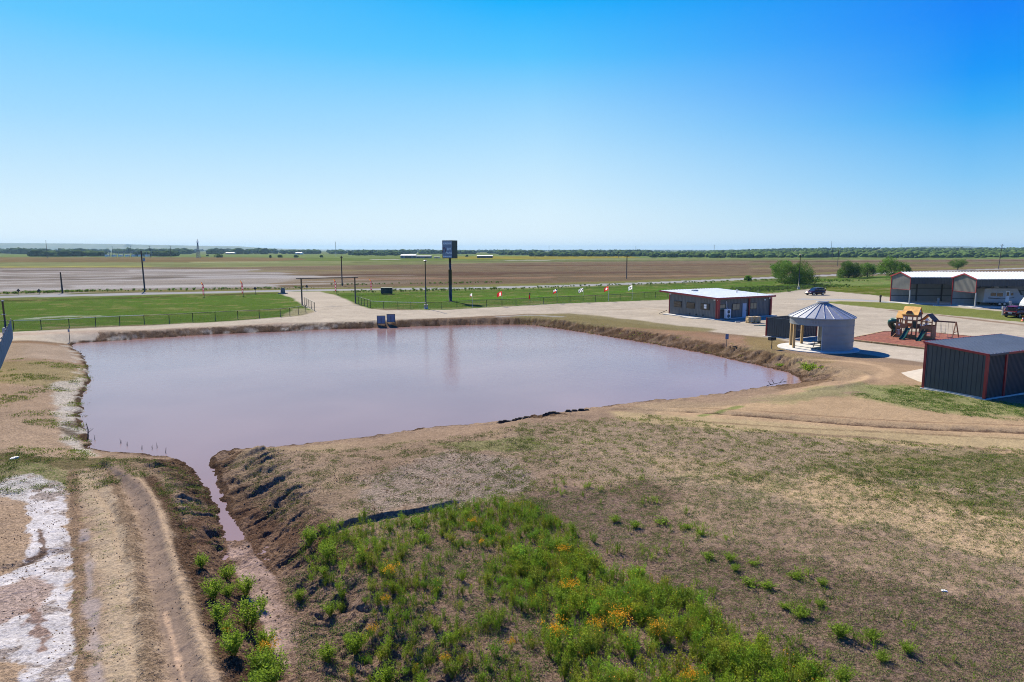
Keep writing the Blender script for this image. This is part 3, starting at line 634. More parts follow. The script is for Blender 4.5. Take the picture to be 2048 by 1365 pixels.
    for k in range(nA): bm.faces.new((cv, bm.verts[k], bm.verts[(k + 1) % nA]))
    bm.to_mesh(me); bm.free()
    tag(o_, kind='structure')
    return o_

def ground_material():
    m, nt, b = newmat('ground')
    tc = N(nt, 'ShaderNodeTexCoord'); at_ = N(nt, 'ShaderNodeAttribute'); at_.attribute_name = 'base'; mk = N(nt, 'ShaderNodeAttribute'); mk.attribute_name = 'mask'
    sep = N(nt, 'ShaderNodeSeparateColor'); nt.links.new(mk.outputs['Color'], sep.inputs[0])
    def noise(sc_, det=4, rough=.6, vec=None):
        n = N(nt, 'ShaderNodeTexNoise'); n.inputs['Scale'].default_value = sc_; n.inputs['Detail'].default_value = det; n.inputs['Roughness'].default_value = rough
        nt.links.new(vec or tc.outputs['Object'], n.inputs['Vector']); return n
    def math_(op, a, bb=None, cc=None):
        n = N(nt, 'ShaderNodeMath'); n.operation = op
        for i, v in enumerate((a, bb, cc)):
            if v is None: continue
            if hasattr(v, 'links'): nt.links.new(v, n.inputs[i])
            else: n.inputs[i].default_value = v
        return n.outputs[0]
    n1 = noise(5.5, 6, .7); n2 = noise(26, 4, .65); n3 = noise(1.3, 5, .65)
    # soil grain: contrast grows with the roughness mask
    g = math_('ADD', math_('MULTIPLY', math_('SUBTRACT', n1.outputs['Fac'], .5), 1.6), math_('MULTIPLY', math_('SUBTRACT', n2.outputs['Fac'], .5), 2.4))
    g = math_('ADD', math_('MULTIPLY', g, math_('ADD', math_('MULTIPLY', sep.outputs[1], .75), .12)), 1.0)
    col = N(nt, 'ShaderNodeVectorMath'); col.operation = 'SCALE'; nt.links.new(at_.outputs['Color'], col.inputs[0]); nt.links.new(g, col.inputs['Scale'])
    n4 = noise(11, 3, .75); cr = N(nt, 'ShaderNodeMapRange'); cr.inputs[1].default_value = .40; cr.inputs[2].default_value = .56; cr.inputs[3].default_value = .60; cr.inputs[4].default_value = 1.10; nt.links.new(n4.outputs['Fac'], cr.inputs[0])  # dark speckles paint in small shadows among the clods
    g4 = math_('ADD', math_('MULTIPLY', math_('SUBTRACT', cr.outputs[0], 1.0), math_('MINIMUM', math_('MULTIPLY', sep.outputs[1], .85), .9)), 1.0)
    col2 = N(nt, 'ShaderNodeVectorMath'); col2.operation = 'SCALE'; nt.links.new(col.outputs[0], col2.inputs[0]); nt.links.new(g4, col2.inputs['Scale']); col = col2
    # tiny green weeds where the mask says so
    w1 = noise(7.5, 5, .75); w2 = noise(.9, 4, .6)
    wv = math_('ADD', math_('MULTIPLY', w1.outputs['Fac'], .95), math_('MULTIPLY', w2.outputs['Fac'], .25))
    th = math_('SUBTRACT', .86, math_('MULTIPLY', sep.outputs[0], .36))
    fac = N(nt, 'ShaderNodeMapRange'); fac.clamp = True
    nt.links.new(math_('SUBTRACT', wv, th), fac.inputs[0]); fac.inputs[1].default_value = 0; fac.inputs[2].default_value = .05; fac.inputs[4].default_value = .85
    gr = ramp(nt, [(0.3, (0.050, 0.075, 0.020)), (0.7, (0.115, 0.150, 0.040))]); nt.links.new(n2.outputs['Fac'], gr.inputs[0])
    c2 = mixc(nt, math_('MULTIPLY', fac.outputs[0], math_('GREATER_THAN', sep.outputs[0], .02)), col.outputs[0], gr.outputs[0])
    nt.links.new(c2, b.inputs['Base Color']); b.inputs['Roughness'].default_value = 1; b.inputs['Specular IOR Level'].default_value = 0
    h = math_('ADD', math_('MULTIPLY', math_('ADD', n1.outputs['Fac'], cr.outputs[0]), .5), math_('ADD', math_('MULTIPLY', n2.outputs['Fac'], .25), math_('MULTIPLY', fac.outputs[0], .35)))
    bp = N(nt, 'ShaderNodeBump'); bp.inputs['Distance'].default_value = .07
    nt.links.new(math_('MULTIPLY', math_('ADD', sep.outputs[1], .1), .8), bp.inputs['Strength']); nt.links.new(h, bp.inputs['Height']); nt.links.new(bp.outputs[0], b.inputs['Normal'])
ground_material()
build_ground()

# ------------------------------------------------------------------ water
def water():
    m, nt, b = newmat('muddy_water')
    tc = N(nt, 'ShaderNodeTexCoord')
    b.inputs['Roughness'].default_value = .06; b.inputs['IOR'].default_value = 1.33
    nz = N(nt, 'ShaderNodeTexNoise'); nz.inputs['Scale'].default_value = .06; nz.inputs['Detail'].default_value = 3; nt.links.new(tc.outputs['Object'], nz.inputs['Vector'])
    r = ramp(nt, [(.38, (0.222, 0.140, 0.136)), (.62, (0.265, 0.170, 0.160))]); nt.links.new(nz.outputs['Fac'], r.inputs[0]); nt.links.new(r.outputs[0], b.inputs['Base Color'])
    w1 = N(nt, 'ShaderNodeTexNoise'); w1.inputs['Scale'].default_value = 2.6; w1.inputs['Detail'].default_value = 4; w1.inputs['Roughness'].default_value = .6
    mp = N(nt, 'ShaderNodeMapping'); mp.inputs['Rotation'].default_value = (0, 0, .5); mp.inputs['Scale'].default_value = (.6, 1.5, 1)
    nt.links.new(tc.outputs['Object'], mp.inputs[0]); nt.links.new(mp.outputs[0], w1.inputs['Vector'])
    calm = N(nt, 'ShaderNodeTexNoise'); calm.inputs['Scale'].default_value = .035; calm.inputs['Detail'].default_value = 2; nt.links.new(tc.outputs['Object'], calm.inputs['Vector'])
    sep = N(nt, 'ShaderNodeSeparateXYZ'); nt.links.new(tc.outputs['Object'], sep.inputs[0])
    mr = N(nt, 'ShaderNodeMapRange'); nt.links.new(sep.outputs[1], mr.inputs[0]); mr.inputs[1].default_value = 44; mr.inputs[2].default_value = 74; mr.inputs[3].default_value = .05; mr.inputs[4].default_value = .45
    bp = N(nt, 'ShaderNodeBump'); bp.inputs['Distance'].default_value = .05; nt.links.new(mr.outputs[0], bp.inputs['Strength'])
    nt.links.new(w1.outputs['Fac'], bp.inputs['Height']); nt.links.new(bp.outputs[0], b.inputs['Normal'])
    mb = MB(); mb.add([(-58, 22, WL), (32, 22, WL), (32, 104, WL), (-58, 104, WL)], [(0, 1, 2, 3)])
    tag(mb.build('pond_water', m), kind='structure')
water()

# ------------------------------------------------------------------ distant hills
def hills():
    def ridge(name, pts, dist, depth, seed):
        # pts: (photo u, top v); a real ridge with a front slope and depth
        us = np.linspace(pts[0][0], pts[-1][0], 160); vs_ = np.interp(us, [p[0] for p in pts], [p[1] for p in pts])
        rows = []
        for k, (f, hf) in enumerate([(0, 0), (.25, .35), (.5, .8), (.62, 1), (1.2, 1), (1.9, .6), (3, 0)]):
            D = dist + f * depth
            X = (us - 1024) / FPX * (dist + .6 * depth) * (D / (dist + .6 * depth)) ; top = (500.0 - vs_) / FPX * (dist + .6 * depth) * 1.0 + CAM_H
            nzv = fbm(us / 18 + k * 3, us * 0 + k * 7, 4, seed) - .5
            Z = -12 + (top + 12) * hf + nzv * (top * .5) * (hf < 1) * (hf > 0)
            rows.append(np.stack([X, np.full_like(X, D) + nzv * depth * .2, Z], 1))
        V = np.concatenate(rows); n = len(us)
        F = np.array([(i * n + j, i * n + j + 1, (i + 1) * n + j + 1, (i + 1) * n + j) for i in range(len(rows) - 1) for j in range(n - 1)])
        tag(npmesh(name, V, F, MATS['hill_scrub'], smooth=True), kind='structure')
    m, nt, b = newmat('hill_scrub')
    tc = N(nt, 'ShaderNodeTexCoord'); nz = N(nt, 'ShaderNodeTexNoise'); nz.inputs['Scale'].default_value = .006; nz.inputs['Detail'].default_value = 8; nz.inputs['Roughness'].default_value = .7
    nt.links.new(tc.outputs['Object'], nz.inputs['Vector']); r = ramp(nt, [(.4, (.045, .075, .035)), (.6, (.10, .115, .055))]); nt.links.new(nz.outputs['Fac'], r.inputs[0])
    nt.links.new(r.outputs[0], b.inputs['Base Color']); b.inputs['Roughness'].default_value = 1
    HZS = 1
    ridge('hills', [(-900, 486), (-300, 488), (0, 487), (60, 487), (150, 487.5), (230, 488.5), (300, 490), (400, 492), (480, 493), (540, 497), (620, 499.5), (760, 500.5)], 5200, 800, 3)
    ridge('hills', [(430, 501), (520, 499.5), (700, 499.5), (1024, 500.5), (1300, 500), (1560, 500.5), (1700, 499.5), (1900, 500), (2700, 499)], 6200, 1000, 5)
    ridge('hills', [(1640, 502), (1690, 500), (1725, 496), (1745, 497.5), (1790, 500), (1806, 494.5), (1840, 493.5), (1930, 493.2), (1990, 497), (2080, 500)], 6800, 600, 9)
hills()

# ------------------------------------------------------------------ office
def rotv(a): return Vector((math.cos(a), math.sin(a), 0))
def office():
    cx, cy = G(1431.6, 639.6); rz = R(30); Lf, Ll = 11.7, 9.7
    t = empty('office_building', (cx, cy, 0), rz, 'charcoal metal office with glaring white roof, red trim and stone-coloured slab beside the yard', 'building')
    zf, zb = 3.02, 3.42
    top = lambda y: zf + (zb - zf) * y / Ll
    sl = MB().box(-1.1, -.5, .0, Lf + .8, Ll + .3, .10); sl.box(-1.9, 2.2, .0, -1.1, 5.2, .07); sl.build('slab', M_conc, t)
    wl = MB(); wl.sheet((0, Ll, .1), (0, -1, 0), (0, 0, 1), Ll, lambda q: top(Ll - q) - .1, .3, .03, nrm=(-1, 0, 0))
    wl.sheet((0, 0, .1), (1, 0, 0), (0, 0, 1), Lf, zf - .1, .3, .03, nrm=(0, -1, 0))
    wl.sheet((Lf, 0, .1), (0, 1, 0), (0, 0, 1), Ll, lambda q: top(q) - .1, .3, .03, nrm=(1, 0, 0))
    wl.sheet((Lf, Ll, .1), (-1, 0, 0), (0, 0, 1), Lf, zb - .1, .3, .03, nrm=(0, 1, 0))
    wl.build('wall', M_charoffice, t)
    r = MB(); x0, x1, y0, y1 = -.35, Lf + .35, -.45, Ll + 1.9
    z0, z1 = zf + (zb - zf) * y0 / Ll + .06, zf + (zb - zf) * y1 / Ll + .06
    r.add([(x0, y0, z0), (x1, y0, z0), (x1, y1, z1), (x0, y1, z1), (x0, y0, z0 + .09), (x1, y0, z0 + .09), (x1, y1, z1 + .09), (x0, y1, z1 + .09)],
          [(0, 3, 2, 1), (4, 5, 6, 7), (0, 1, 5, 4), (1, 2, 6, 5), (2, 3, 7, 6), (3, 0, 4, 7)])
    k = x0 + .3
    while k < x1: r.bar((k, y0 + .02, z0 + .11), (k, y1 - .02, z1 + .11), .05, .04); k += .6
    rf = r.build('roof', M_whiteroof, t)
    v = MB(); v.tube([(Lf * .78, 4.5, zf + .2), (Lf * .78, 4.5, zf + .75)], .09, 8); v.tube([(Lf * .78, 4.5, zf + .75), (Lf * .78, 4.5, zf + .83)], .15, 8); v.build('vent_pipe', M_galv, rf)
    v = MB(); v.box(Lf * .35, 8.6, zf + .45, Lf * .35 + .9, 9.2, zf + .72); v.build('roof_hatch', M_grey, rf)
    v = MB(); v.tube([(Lf - 1.8, 1.1, zf + .1), (Lf - 1.8, 1.1, zf + .95)], .025, 6); v.build('antenna_mast', M_grey, rf)
    f = MB(); f.bar((x0 - .02, y0 - .03, z0 - .02), (x1 + .02, y0 - .03, z0 - .02), .06, .26); f.bar((x0 - .035, y0, z0 - .02), (x0 - .035, y1, z1 - .02), .06, .26, (0, 0, 1)); f.bar((x1 + .035, y0, z0 - .02), (x1 + .035, y1, z1 - .02), .06, .26); f.bar((x0, y1 + .03, z1 - .02), (x1, y1 + .03, z1 - .02), .06, .26)
    f.build('fascia', M_red, t)
    for (a, b, n_) in ((-.06, -.06, zf), (Lf - .04, -.06, zf), (-.06, Ll - .08, zb), (Lf - .04, Ll - .08, zb)):
        MB().box(a, b, .1, a + .14, b + .14, n_ - .06).build('corner_trim', M_red, t)
    m = MB(); m.box(-.02, -.42, .1, .32, -.12, zf - .1); m.build('downspout_box', M_red, t)
    MB().box(Lf * .565, -.20, .1, Lf * .565 + .18, -.04, zf - .1).build('downspout', M_red, t)
    MB().box(Lf - .42, -.24, .1, Lf - .24, -.05, zf - .1).build('downspout', M_red, t)
    MB().bar((-.3, Ll + .2, .6), (-1.9, Ll + .2, .18), .08).build('ramp_rail', M_brown, t)
    # windows
    def win_front(fa, fb, z0, z1, glass):
        a, b = fa * Lf, fb * Lf; w_ = MB(); w_.box(a - .07, -.075, z0 - .07, b + .07, -.04, z1 + .07); w = w_.build('window', M_frame, t)
        g = MB().box(a, -.095, z0, b, -.078, z1).build('pane', glass, w); MB().box((a + b) / 2 - .02, -.11, z0, (a + b) / 2 + .02, -.098, z1).build('mullion', M_frame, w)
    win_front(.03, .15, 1.28, 2.12, M_reflectglass); win_front(.28, .40, 1.28, 2.12, M_reflectglass); win_front(.60, .71, 1.28, 2.12, M_reflectglass)
    def win_left(fa, fb, glass):      # fractions from the far corner
        a, b = Ll * (1 - fa), Ll * (1 - fb); w_ = MB(); w_.box(-.085, b - .09, 1.25, -.045, a + .09, 2.2); w = w_.build('window', M_frame, t)
        MB().box(-.105, b, 1.34, -.088, a, 2.11).build('pane', glass, w)
        if glass is M_glass2: MB().box(-.12, b + .45, 1.45, -.108, b + .95, 2.05).build('blind', M_white, w)
        MB().box(-.125, b - .01, 1.70, -.108, a + .01, 1.74).build('mullion', M_frame, w)
    M_glass2 = M_glass
    win_left(.12, .27, M_carglass); win_left(.40, .56, M_carglass); win_left(.70, .86, M_glass2)
    for q in (.46, .60, .74):
        m = MB(); y = Ll * (1 - q); m.tube([(-.03, y, .42), (-.12, y, .42)], .11, 12); m.build('wall_vent', M_dark, t)
    d = MB(); d.box(.458 * Lf, -.08, .12, .528 * Lf, -.04, 2.14); dr = d.build('door', M_doorwhite, t)
    MB().box(.516 * Lf, -.115, 1.0, .524 * Lf, -.085, 1.15).build('handle', M_dark, dr)
    for p in ((.08, -.16, 2.72), (Lf * .86, -.13, 2.42), (Lf * .95, -.13, 2.62), (Lf * .985, -.13, 2.66)):
        MB().box(p[0] - .12, p[1] - .04, p[2], p[0] + .12, p[1] + .04, p[2] + .2).build('wall_light', M_white, t)
    for yy in (.25, Ll - .3): MB().box(-.22, yy - .1, 2.72 + (zb - zf) * (yy / Ll), -.04, yy + .12, 2.88 + (zb - zf) * (yy / Ll)).build('wall_light', M_white, t)
    # heat pump with two stacked fans
    a = empty('heat_pump', (0, 0, 0), 0); a.parent = None
    a.location = (cx + math.cos(rz) * .13 * Lf + math.sin(rz) * .75, cy + math.sin(rz) * .13 * Lf - math.cos(rz) * .75, .1); a.rotation_euler = (0, 0, rz)
    tag(a, 'white heat pump cabinet with two stacked round fans against the office front wall', 'heat pump')
    MB().box(-.48, -.2, .06, .48, .2, 1.42).build('cabinet', M_white, a, bevel=.02)
    for z in (.42, 1.03):
        m = MB(); m.tube([(0, -.205, z), (0, -.235, z)], .25, 20); m.mi = 0; g = m.build('fan_grille', M_dark, a)
        m = MB(); m.tube([(0, -.238, z), (0, -.25, z)], .07, 10); m.build('hub', M_grey, g)
    MB().tube([(.35, .22, 1.3), (.35, .5, 1.5), (.35, .6, 2.5)], .05, 8).build('line_set', M_white, a)
    for sx in (-.38, .38): MB().box(sx - .05, -.2, 0, sx + .05, .2, .06).build('foot', M_dark, a)
office()

# ------------------------------------------------------------------ stone block by the office
def stones():
    x, y = G(1506, 646); t = empty('stone_block', (x, y, 0), R(12), 'tan rough stone block stack strapped on a pallet in front of the office door', 'stone pallet')
    pm = MB()
    for k in range(5): pm.box(-.95, -.4 + k * .18, .10, .95, -.28 + k * .18, .13)
    for k in (-.9, 0, .8): pm.box(k, -.4, .0, k + .1, .44, .10)
    pm.build('pallet', M_pine, t)
    for sx, w_ in ((-.93, .9), (.02, .9)):
        bm = bmesh.new(); bmesh.ops.create_cube(bm, size=1); bmesh.ops.subdivide_edges(bm, edges=bm.edges[:], cuts=4, use_grid_fill=True)
        for v in bm.verts:
            v.co = Vector((sx + w_ * (v.co.x + .5), v.co.y * .8, .14 + .72 * (v.co.z + .5))) + Vector((rnd.uniform(-.035, .035), rnd.uniform(-.035, .035), rnd.uniform(-.02, .035)))
        me = bpy.data.meshes.new('stones'); bm.to_mesh(me); bm.free(); me.materials.append(M_stone); o = bpy.data.objects.new('stones', me); COL.objects.link(o); o.parent = t
    for sx in (-.5, .45): m = MB(); m.box(sx, -.44, .13, sx + .03, -.43, .9); m.box(sx, -.44, .9, sx + .03, .44, .91); m.build('strap', M_white, t)
    x, y = G(1521, 651.5); p = [(x - .9, y, .03), (x - .3, y - .2, .03), (x + .3, y - .15, .04), (x + .9, y - .4, .03), (x + .5, y - .55, .05), (x - .4, y - .4, .03)]
    o = MB().tube(p, .045, 8).build('green_hose', M_teal); tag(o, 'coiled green hose lying on the gravel right of the stone pallet', 'hose')
    x, y = G(1475, 645.5); m = MB(); m.prism([(-.35, .03), (.3, .03), (.36, .1), (-.28, .11)], -.14, .14); o = m.build('metal_channel', M_galv, None, (x, y, 0)); tag(o, 'small pale metal channel lying in the office shadow', 'channel')
stones()

# ------------------------------------------------------------------ bin enclosure
def enclosure():
    bx, by = G(1582, 679.3); rz = R(32); Lf, Ll, h = 4.6, 3.35, 2.2
    t = empty('bin_enclosure', (bx, by, 0), rz, 'roofless charcoal sheet metal enclosure with red corner posts, behind the round steel pavilion', 'enclosure')
    w_ = MB(); w_.sheet((0, Ll, .08), (0, -1, 0), (0, 0, 1), Ll, h - .1, .3, .03, nrm=(-1, 0, 0)); w_.sheet((.04, 0, .08), (0, 1, 0), (0, 0, 1), Ll, h - .1, .3, .02, nrm=(1, 0, 0)); w_.build('side_panel', M_char, t)
    w_ = MB(); w_.sheet((0, 0, .08), (1, 0, 0), (0, 0, 1), Lf, h - .1, .3, .03, nrm=(0, -1, 0)); w_.build('side_panel', M_char, t)
    w_ = MB(); w_.sheet((0, Ll, .08), (1, 0, 0), (0, 0, 1), Lf, h - .1, .3, .03, nrm=(0, -1, 0)); w_.build('side_panel', M_char, t)
    for x, y in ((0, 0), (0, Ll), (Lf, 0), (Lf, Ll)): MB().box(x - .08, y - .08, 0, x + .06, y + .06, h + .02).build('corner_post', M_red, t)
    m = MB(); m.bar((0, 0, h), (0, Ll, h), .1, .06); m.bar((0, 0, h), (Lf, 0, h), .1, .06); m.bar((0, Ll, h), (Lf, Ll, h), .1, .06); m.build('top_rail', M_char, t)
    MB().box(-.3, -.3, 0, Lf + .6, Ll + .3, .05).build('slab', M_conc, t)
enclosure()

def text_mesh(name, body, size, mat, parent, loc, rot, sx=1.0, extrude=.012, offset=.008):
    cu = bpy.data.curves.new(name, 'FONT'); cu.body = body; cu.size = size; cu.extrude = extrude; cu.offset = offset; cu.align_x = 'CENTER'; cu.resolution_u = 3
    tmp = bpy.data.objects.new('tmp', cu); COL.objects.link(tmp); dg = bpy.context.evaluated_depsgraph_get()
    me = bpy.data.meshes.new_from_object(tmp.evaluated_get(dg)); bpy.data.objects.remove(tmp); bpy.data.curves.remove(cu)
    me.name = name; me.materials.clear(); me.materials.append(mat); o = bpy.data.objects.new(name, me); COL.objects.link(o); o.parent = parent; o.location = loc; o.rotation_euler = rot; o.scale = (sx, 1, 1)
    return o
# ------------------------------------------------------------------ round steel pavilion made from a grain bin
def pavilion():
    cx, cy = 31.55, 69.2; Rr = 3.02; ze = 3.35
    t = empty('round_pavilion', (cx, cy, 0), 0, 'round galvanised grain bin pavilion with ribbed cone roof and open side on wooden posts', 'pavilion')
    n = 64; m = MB(); vs = [(0, 0, .12)]; 
    vs = [(math.cos(2 * math.pi * k / n) * 3.85 - .30, math.sin(2 * math.pi * k / n) * 3.85 - .1, z) for z in (0, .12) for k in range(n)]
    m.add(vs, [tuple(range(n, 2 * n))] + [(k, (k + 1) % n, n + (k + 1) % n, n + k) for k in range(n)]); m.build('slab', M_conc, t)
    def shell(a0, a1, z0, z1, rows, name, corr=True):
        m = MB(); nn = max(8, int(abs(a1 - a0) / R(3))); nz = rows * 8 if corr else 1; vs = []
        for i in range(nz + 1):
            z = z0 + (z1 - z0) * i / nz; rr = Rr + (.006 * math.cos(i / 8 * 2 * math.pi * 2) if corr else 0)
            for k in range(nn + 1): a = a0 + (a1 - a0) * k / nn; vs.append((math.cos(a) * rr, math.sin(a) * rr, z))
        m.smooth = True
        m.add(vs, [(i * (nn + 1) + k, i * (nn + 1) + k + 1, (i + 1) * (nn + 1) + k + 1, (i + 1) * (nn + 1) + k) for i in range(nz) for k in range(nn)])
        return m.build(name, M_galvwall, t)
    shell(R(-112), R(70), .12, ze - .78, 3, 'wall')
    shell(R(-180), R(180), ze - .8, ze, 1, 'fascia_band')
    for z in (.92, 1.75, ze - .8):
        m = MB()
        for k in range(60):
            a = R(-112) + R(182) * k / 60; b = R(-112) + R(182) * (k + 1) / 60; q = Rr + .022
            m.bar((math.cos(a) * q, math.sin(a) * q, z), (math.cos(b) * q, math.sin(b) * q, z), .015, .03)
        m.build('seam', M_galvwall, t)
    for a in (R(-112), R(70)): MB().box(math.cos(a) * Rr - .05, math.sin(a) * Rr - .05, .12, math.cos(a) * Rr + .05, math.sin(a) * Rr + .05, ze - .8).build('edge_stiffener', M_grey, t)
    # roof panels
    ns = 22; r0, r1, z0, z1 = Rr + .16, .52, ze - .04, 4.62; m = MB(); rb = MB()
    for k in range(ns):
        a, b = 2 * math.pi * (k + .3) / ns, 2 * math.pi * (k + 1.3) / ns
        m.add([(math.cos(a) * r0, math.sin(a) * r0, z0), (math.cos(b) * r0, math.sin(b) * r0, z0), (math.cos(b) * r1, math.sin(b) * r1, z1), (math.cos(a) * r1, math.sin(a) * r1, z1)], [(0, 1, 2, 3)])
        rb.bar((math.cos(a) * r0, math.sin(a) * r0, z0 + .02), (math.cos(a) * r1, math.sin(a) * r1, z1 + .02), .05, .06)
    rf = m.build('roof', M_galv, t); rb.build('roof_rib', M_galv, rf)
    m = MB(); m.tube([(0, 0, z1 - .05), (0, 0, z1 + .1)], .5, 24); m.tube([(0, 0, z1 + .12), (0, 0, z1 + .22)], [.62, .56], 24); m.build('roof_cap', M_grey, rf)
    m = MB()
    for k in range(ns): a, b = 2 * math.pi * (k + .3) / ns, 2 * math.pi * (k + 1.3) / ns; m.bar((math.cos(a) * (r0 - .02), math.sin(a) * (r0 - .02), z0 - .04), (math.cos(b) * (r0 - .02), math.sin(b) * (r0 - .02), z0 - .04), .05, .08)
    m.build('eave_ring', M_grey, rf)
    for a in (-173, 144, 105):
        x, y = math.cos(R(a)) * (Rr - .12), math.sin(R(a)) * (Rr - .12); MB().box(x - .11, y - .11, .12, x + .11, y + .11, ze - .55).build('wooden_post', M_pine, t)
    for k, (a, txt) in enumerate(((-118, None),)): pass
    # faint stencilled number on the fascia
    a = R(-126); text_mesh('stencil_number', '2 1 1', .36, M_grey, t, (math.cos(a) * (Rr + .04), math.sin(a) * (Rr + .04), ze - .55), (R(90), 0, a + R(90)))
    # picnic table
    p = empty('picnic_table', (cx - .35, cy - 1.15, .12), R(20), 'black steel picnic table with attached benches inside the round pavilion', 'picnic table')
    MB().box(-.9, -.38, .72, .9, .38, .76).build('table_top', M_black, p)
    for s in (-1, 1): MB().box(-.9, s * .78 - .13, .42, .9, s * .78 + .13, .46).build('bench_seat', M_black, p)
    for x in (-.6, .6):
        m = MB(); m.bar((x, -.85, .40), (x, .85, .40), .05); m.bar((x, -.6, .0), (x, -.3, .72), .05); m.bar((x, .6, 0), (x, .3, .72), .05); m.bar((x, -.9, .02), (x, .9, .02), .05); m.build('leg', M_black, p)
pavilion()

def grill(px, v, label, z_plate=True, scale=1.0):
    x, y, z = at(px, v); t = empty('park_grill', (x, y, z), R(20), label, 'grill')
    MB().tube([(0, 0, -.1), (0, 0, .78 * scale)], .04, 8).build('post', M_black, t)
    m = MB(); m.box(-.32, -.22, .78 * scale, .32, .22, .81 * scale); m.box(-.32, .20, .81 * scale, .32, .22, 1.06 * scale); m.box(-.32, -.22, .81 * scale, -.30, .22, 1.06 * scale); m.box(.30, -.22, .81 * scale, .32, .22, 1.06 * scale); m.box(-.3, -.22, .81 * scale, .3, -.20, .95 * scale)
    m.build('fire_box', M_black, t)
    m = MB()
    for k in range(9): m.bar((-.28 + k * .07, -.26, 1.02 * scale), (-.28 + k * .07, .2, 1.02 * scale), .015)
    m.bar((-.32, -.3, 1.02 * scale), (.32, -.3, 1.02 * scale), .02); m.build('grate', M_dark, t)
    MB().tube([(.32, -.05, .9 * scale), (.46, -.05, .9 * scale)], .015, 6).build('handle', M_galv, t)
grill(1543, 698.5, 'black charcoal grill on a post, left of the round pavilion slab', scale=1.15)
x, y, z = at(1600, 688); 
t = empty('serving_post', (x, y, z), R(10), 'thin black post with small flat shelf at the back edge of the pavilion slab', 'shelf post')
MB().tube([(0, 0, 0), (0, 0, 1.45)], .035, 8).build('post', M_black, t); MB().box(-.35, -.2, 1.45, .35, .2, 1.49).build('shelf', M_black, t)

def small_sign(px, v, vt, label, w=.34, hh=.55, mat=M_panelback):
    x, y, z = at(px, v); h = Hh(px, v, vt) ; t = empty('small_sign', (x, y, z), 0, label, 'sign')
    MB().tube([(0, 0, -.1), (0, 0, h)], .035, 6).build('post', M_brown, t); MB().box(-w / 2, -.06, h - hh, w / 2, -.035, h).build('sign_panel', mat, t)
small_sign(1453, 691, 665, 'slim grey notice on a post on the bank above the pond')
small_sign(139, 673, 648, 'small pale notice on thin post left of the pond beside the track', .22, .3, M_grey)

# ------------------------------------------------------------------ shed at the right edge
def shed():
    bx, by = G(1968, 800.5); ax, ay = G(1845, 778); rz = math.atan2(ay - by, ax - bx) - R(90); Ll = math.hypot(ax - bx, ay - by); Lf = 9.6
    t = empty('metal_shed', (bx, by, 0), rz, 'dark corrugated metal shed with red trim and low blue-grey roof, nearest building', 'shed')
    zf, zb = 3.06, 3.36
    MB().box(-.16, -.12, -.05, Lf + .2, Ll + .12, .08).build('slab', M_conc, t)
    w_ = MB(); w_.sheet((0, Ll, .08), (0, -1, 0), (0, 0, 1), Ll, lambda q: zb + (zf - zb) * q / Ll - .08, .31, .035, nrm=(-1, 0, 0))
    w_.sheet((0, 0, .08), (1, 0, 0), (0, 0, 1), 2.05, zf - .08, .155, .03, nrm=(0, -1, 0)); w_.sheet((2.2, -.05, .08), (1, 0, 0), (0, 0, 1), Lf - 2.2, zf - .08, .155, .03, nrm=(0, -1, 0))
    w_.sheet((0, Ll, .08), (1, 0, 0), (0, 0, 1), Lf, zb - .08, .31, .03, nrm=(0, 1, 0)); w_.sheet((Lf, 0, .08), (0, 1, 0), (0, 0, 1), Ll, lambda q: zf + (zb - zf) * q / Ll - .08, .31, .03, nrm=(1, 0, 0)); w_.build('wall', M_char, t)
    x0, x1, y0, y1 = -.10, Lf + .1, -.14, Ll + .1; z0, z1 = zf + .03, zb + .05
    r = MB(); r.add([(x0, y0, z0), (x1, y0, z0), (x1, y1, z1), (x0, y1, z1), (x0, y0, z0 + .05), (x1, y0, z0 + .05), (x1, y1, z1 + .05), (x0, y1, z1 + .05)], [(0, 3, 2, 1), (4, 5, 6, 7), (0, 1, 5, 4), (1, 2, 6, 5), (2, 3, 7, 6), (3, 0, 4, 7)])
    k = x0 + .15
    while k < x1 - .1: r.bar((k, y0, z0 + .062), (k, y1, z1 + .062), .06, .035); k += .31
    rf = r.build('roof', M_greyroof, t)
    f = MB(); f.bar((x0 - .03, y0, z0 - .02), (x0 - .03, y1, z1 - .02), .05, .15); f.bar((x1 + .03, y0, z0 - .02), (x1 + .03, y1, z1 - .02), .05, .15); f.bar((x0, y1 + .03, z1 + .01), (x1, y1 + .03, z1 + .01), .05, .14); f.bar((2.1, y0 - .03, z0 - .03), (x1, y0 - .03, z0 - .03), .05, .14); f.build('red_edge_trim', M_red, t)
    MB().bar((x0, y0 - .03, z0 - .03), (2.1, y0 - .03, z0 - .03), .05, .12).build('gutter', M_char, t)
    for x, y, n_ in ((-.06, -.06, zf), (-.06, Ll - .1, zb), (Lf - .1, -.06, zf), (Lf - .1, Ll - .1, zb)): MB().box(x, y, .08, x + .17, y + .17, n_ - .02).build('corner_trim', M_red, t)
    MB().box(2.04, -.10, .08, 2.20, .03, zf - .05).build('door_post', M_red, t)
    MB().box(-.05, .1, .08, .0 - .002, Ll - .1, .17).build('base_trim', M_grey, t)
shed()
# pale concrete apron behind the shed
x0_, y0_ = G(1800, 746)
ap = MB(); P_ = [G(1802, 747), G(1848, 738), G(1900, 742), G(1870, 775), G(1835, 763), G(1815, 755)]
ap.prism([(p[0], p[1]) for p in P_], -.08, .045, 'z'); tag(ap.build('concrete_apron', simple('pale_concrete', (.47, .41, .32), .9, 0, .1, 3, .2)), kind='structure')

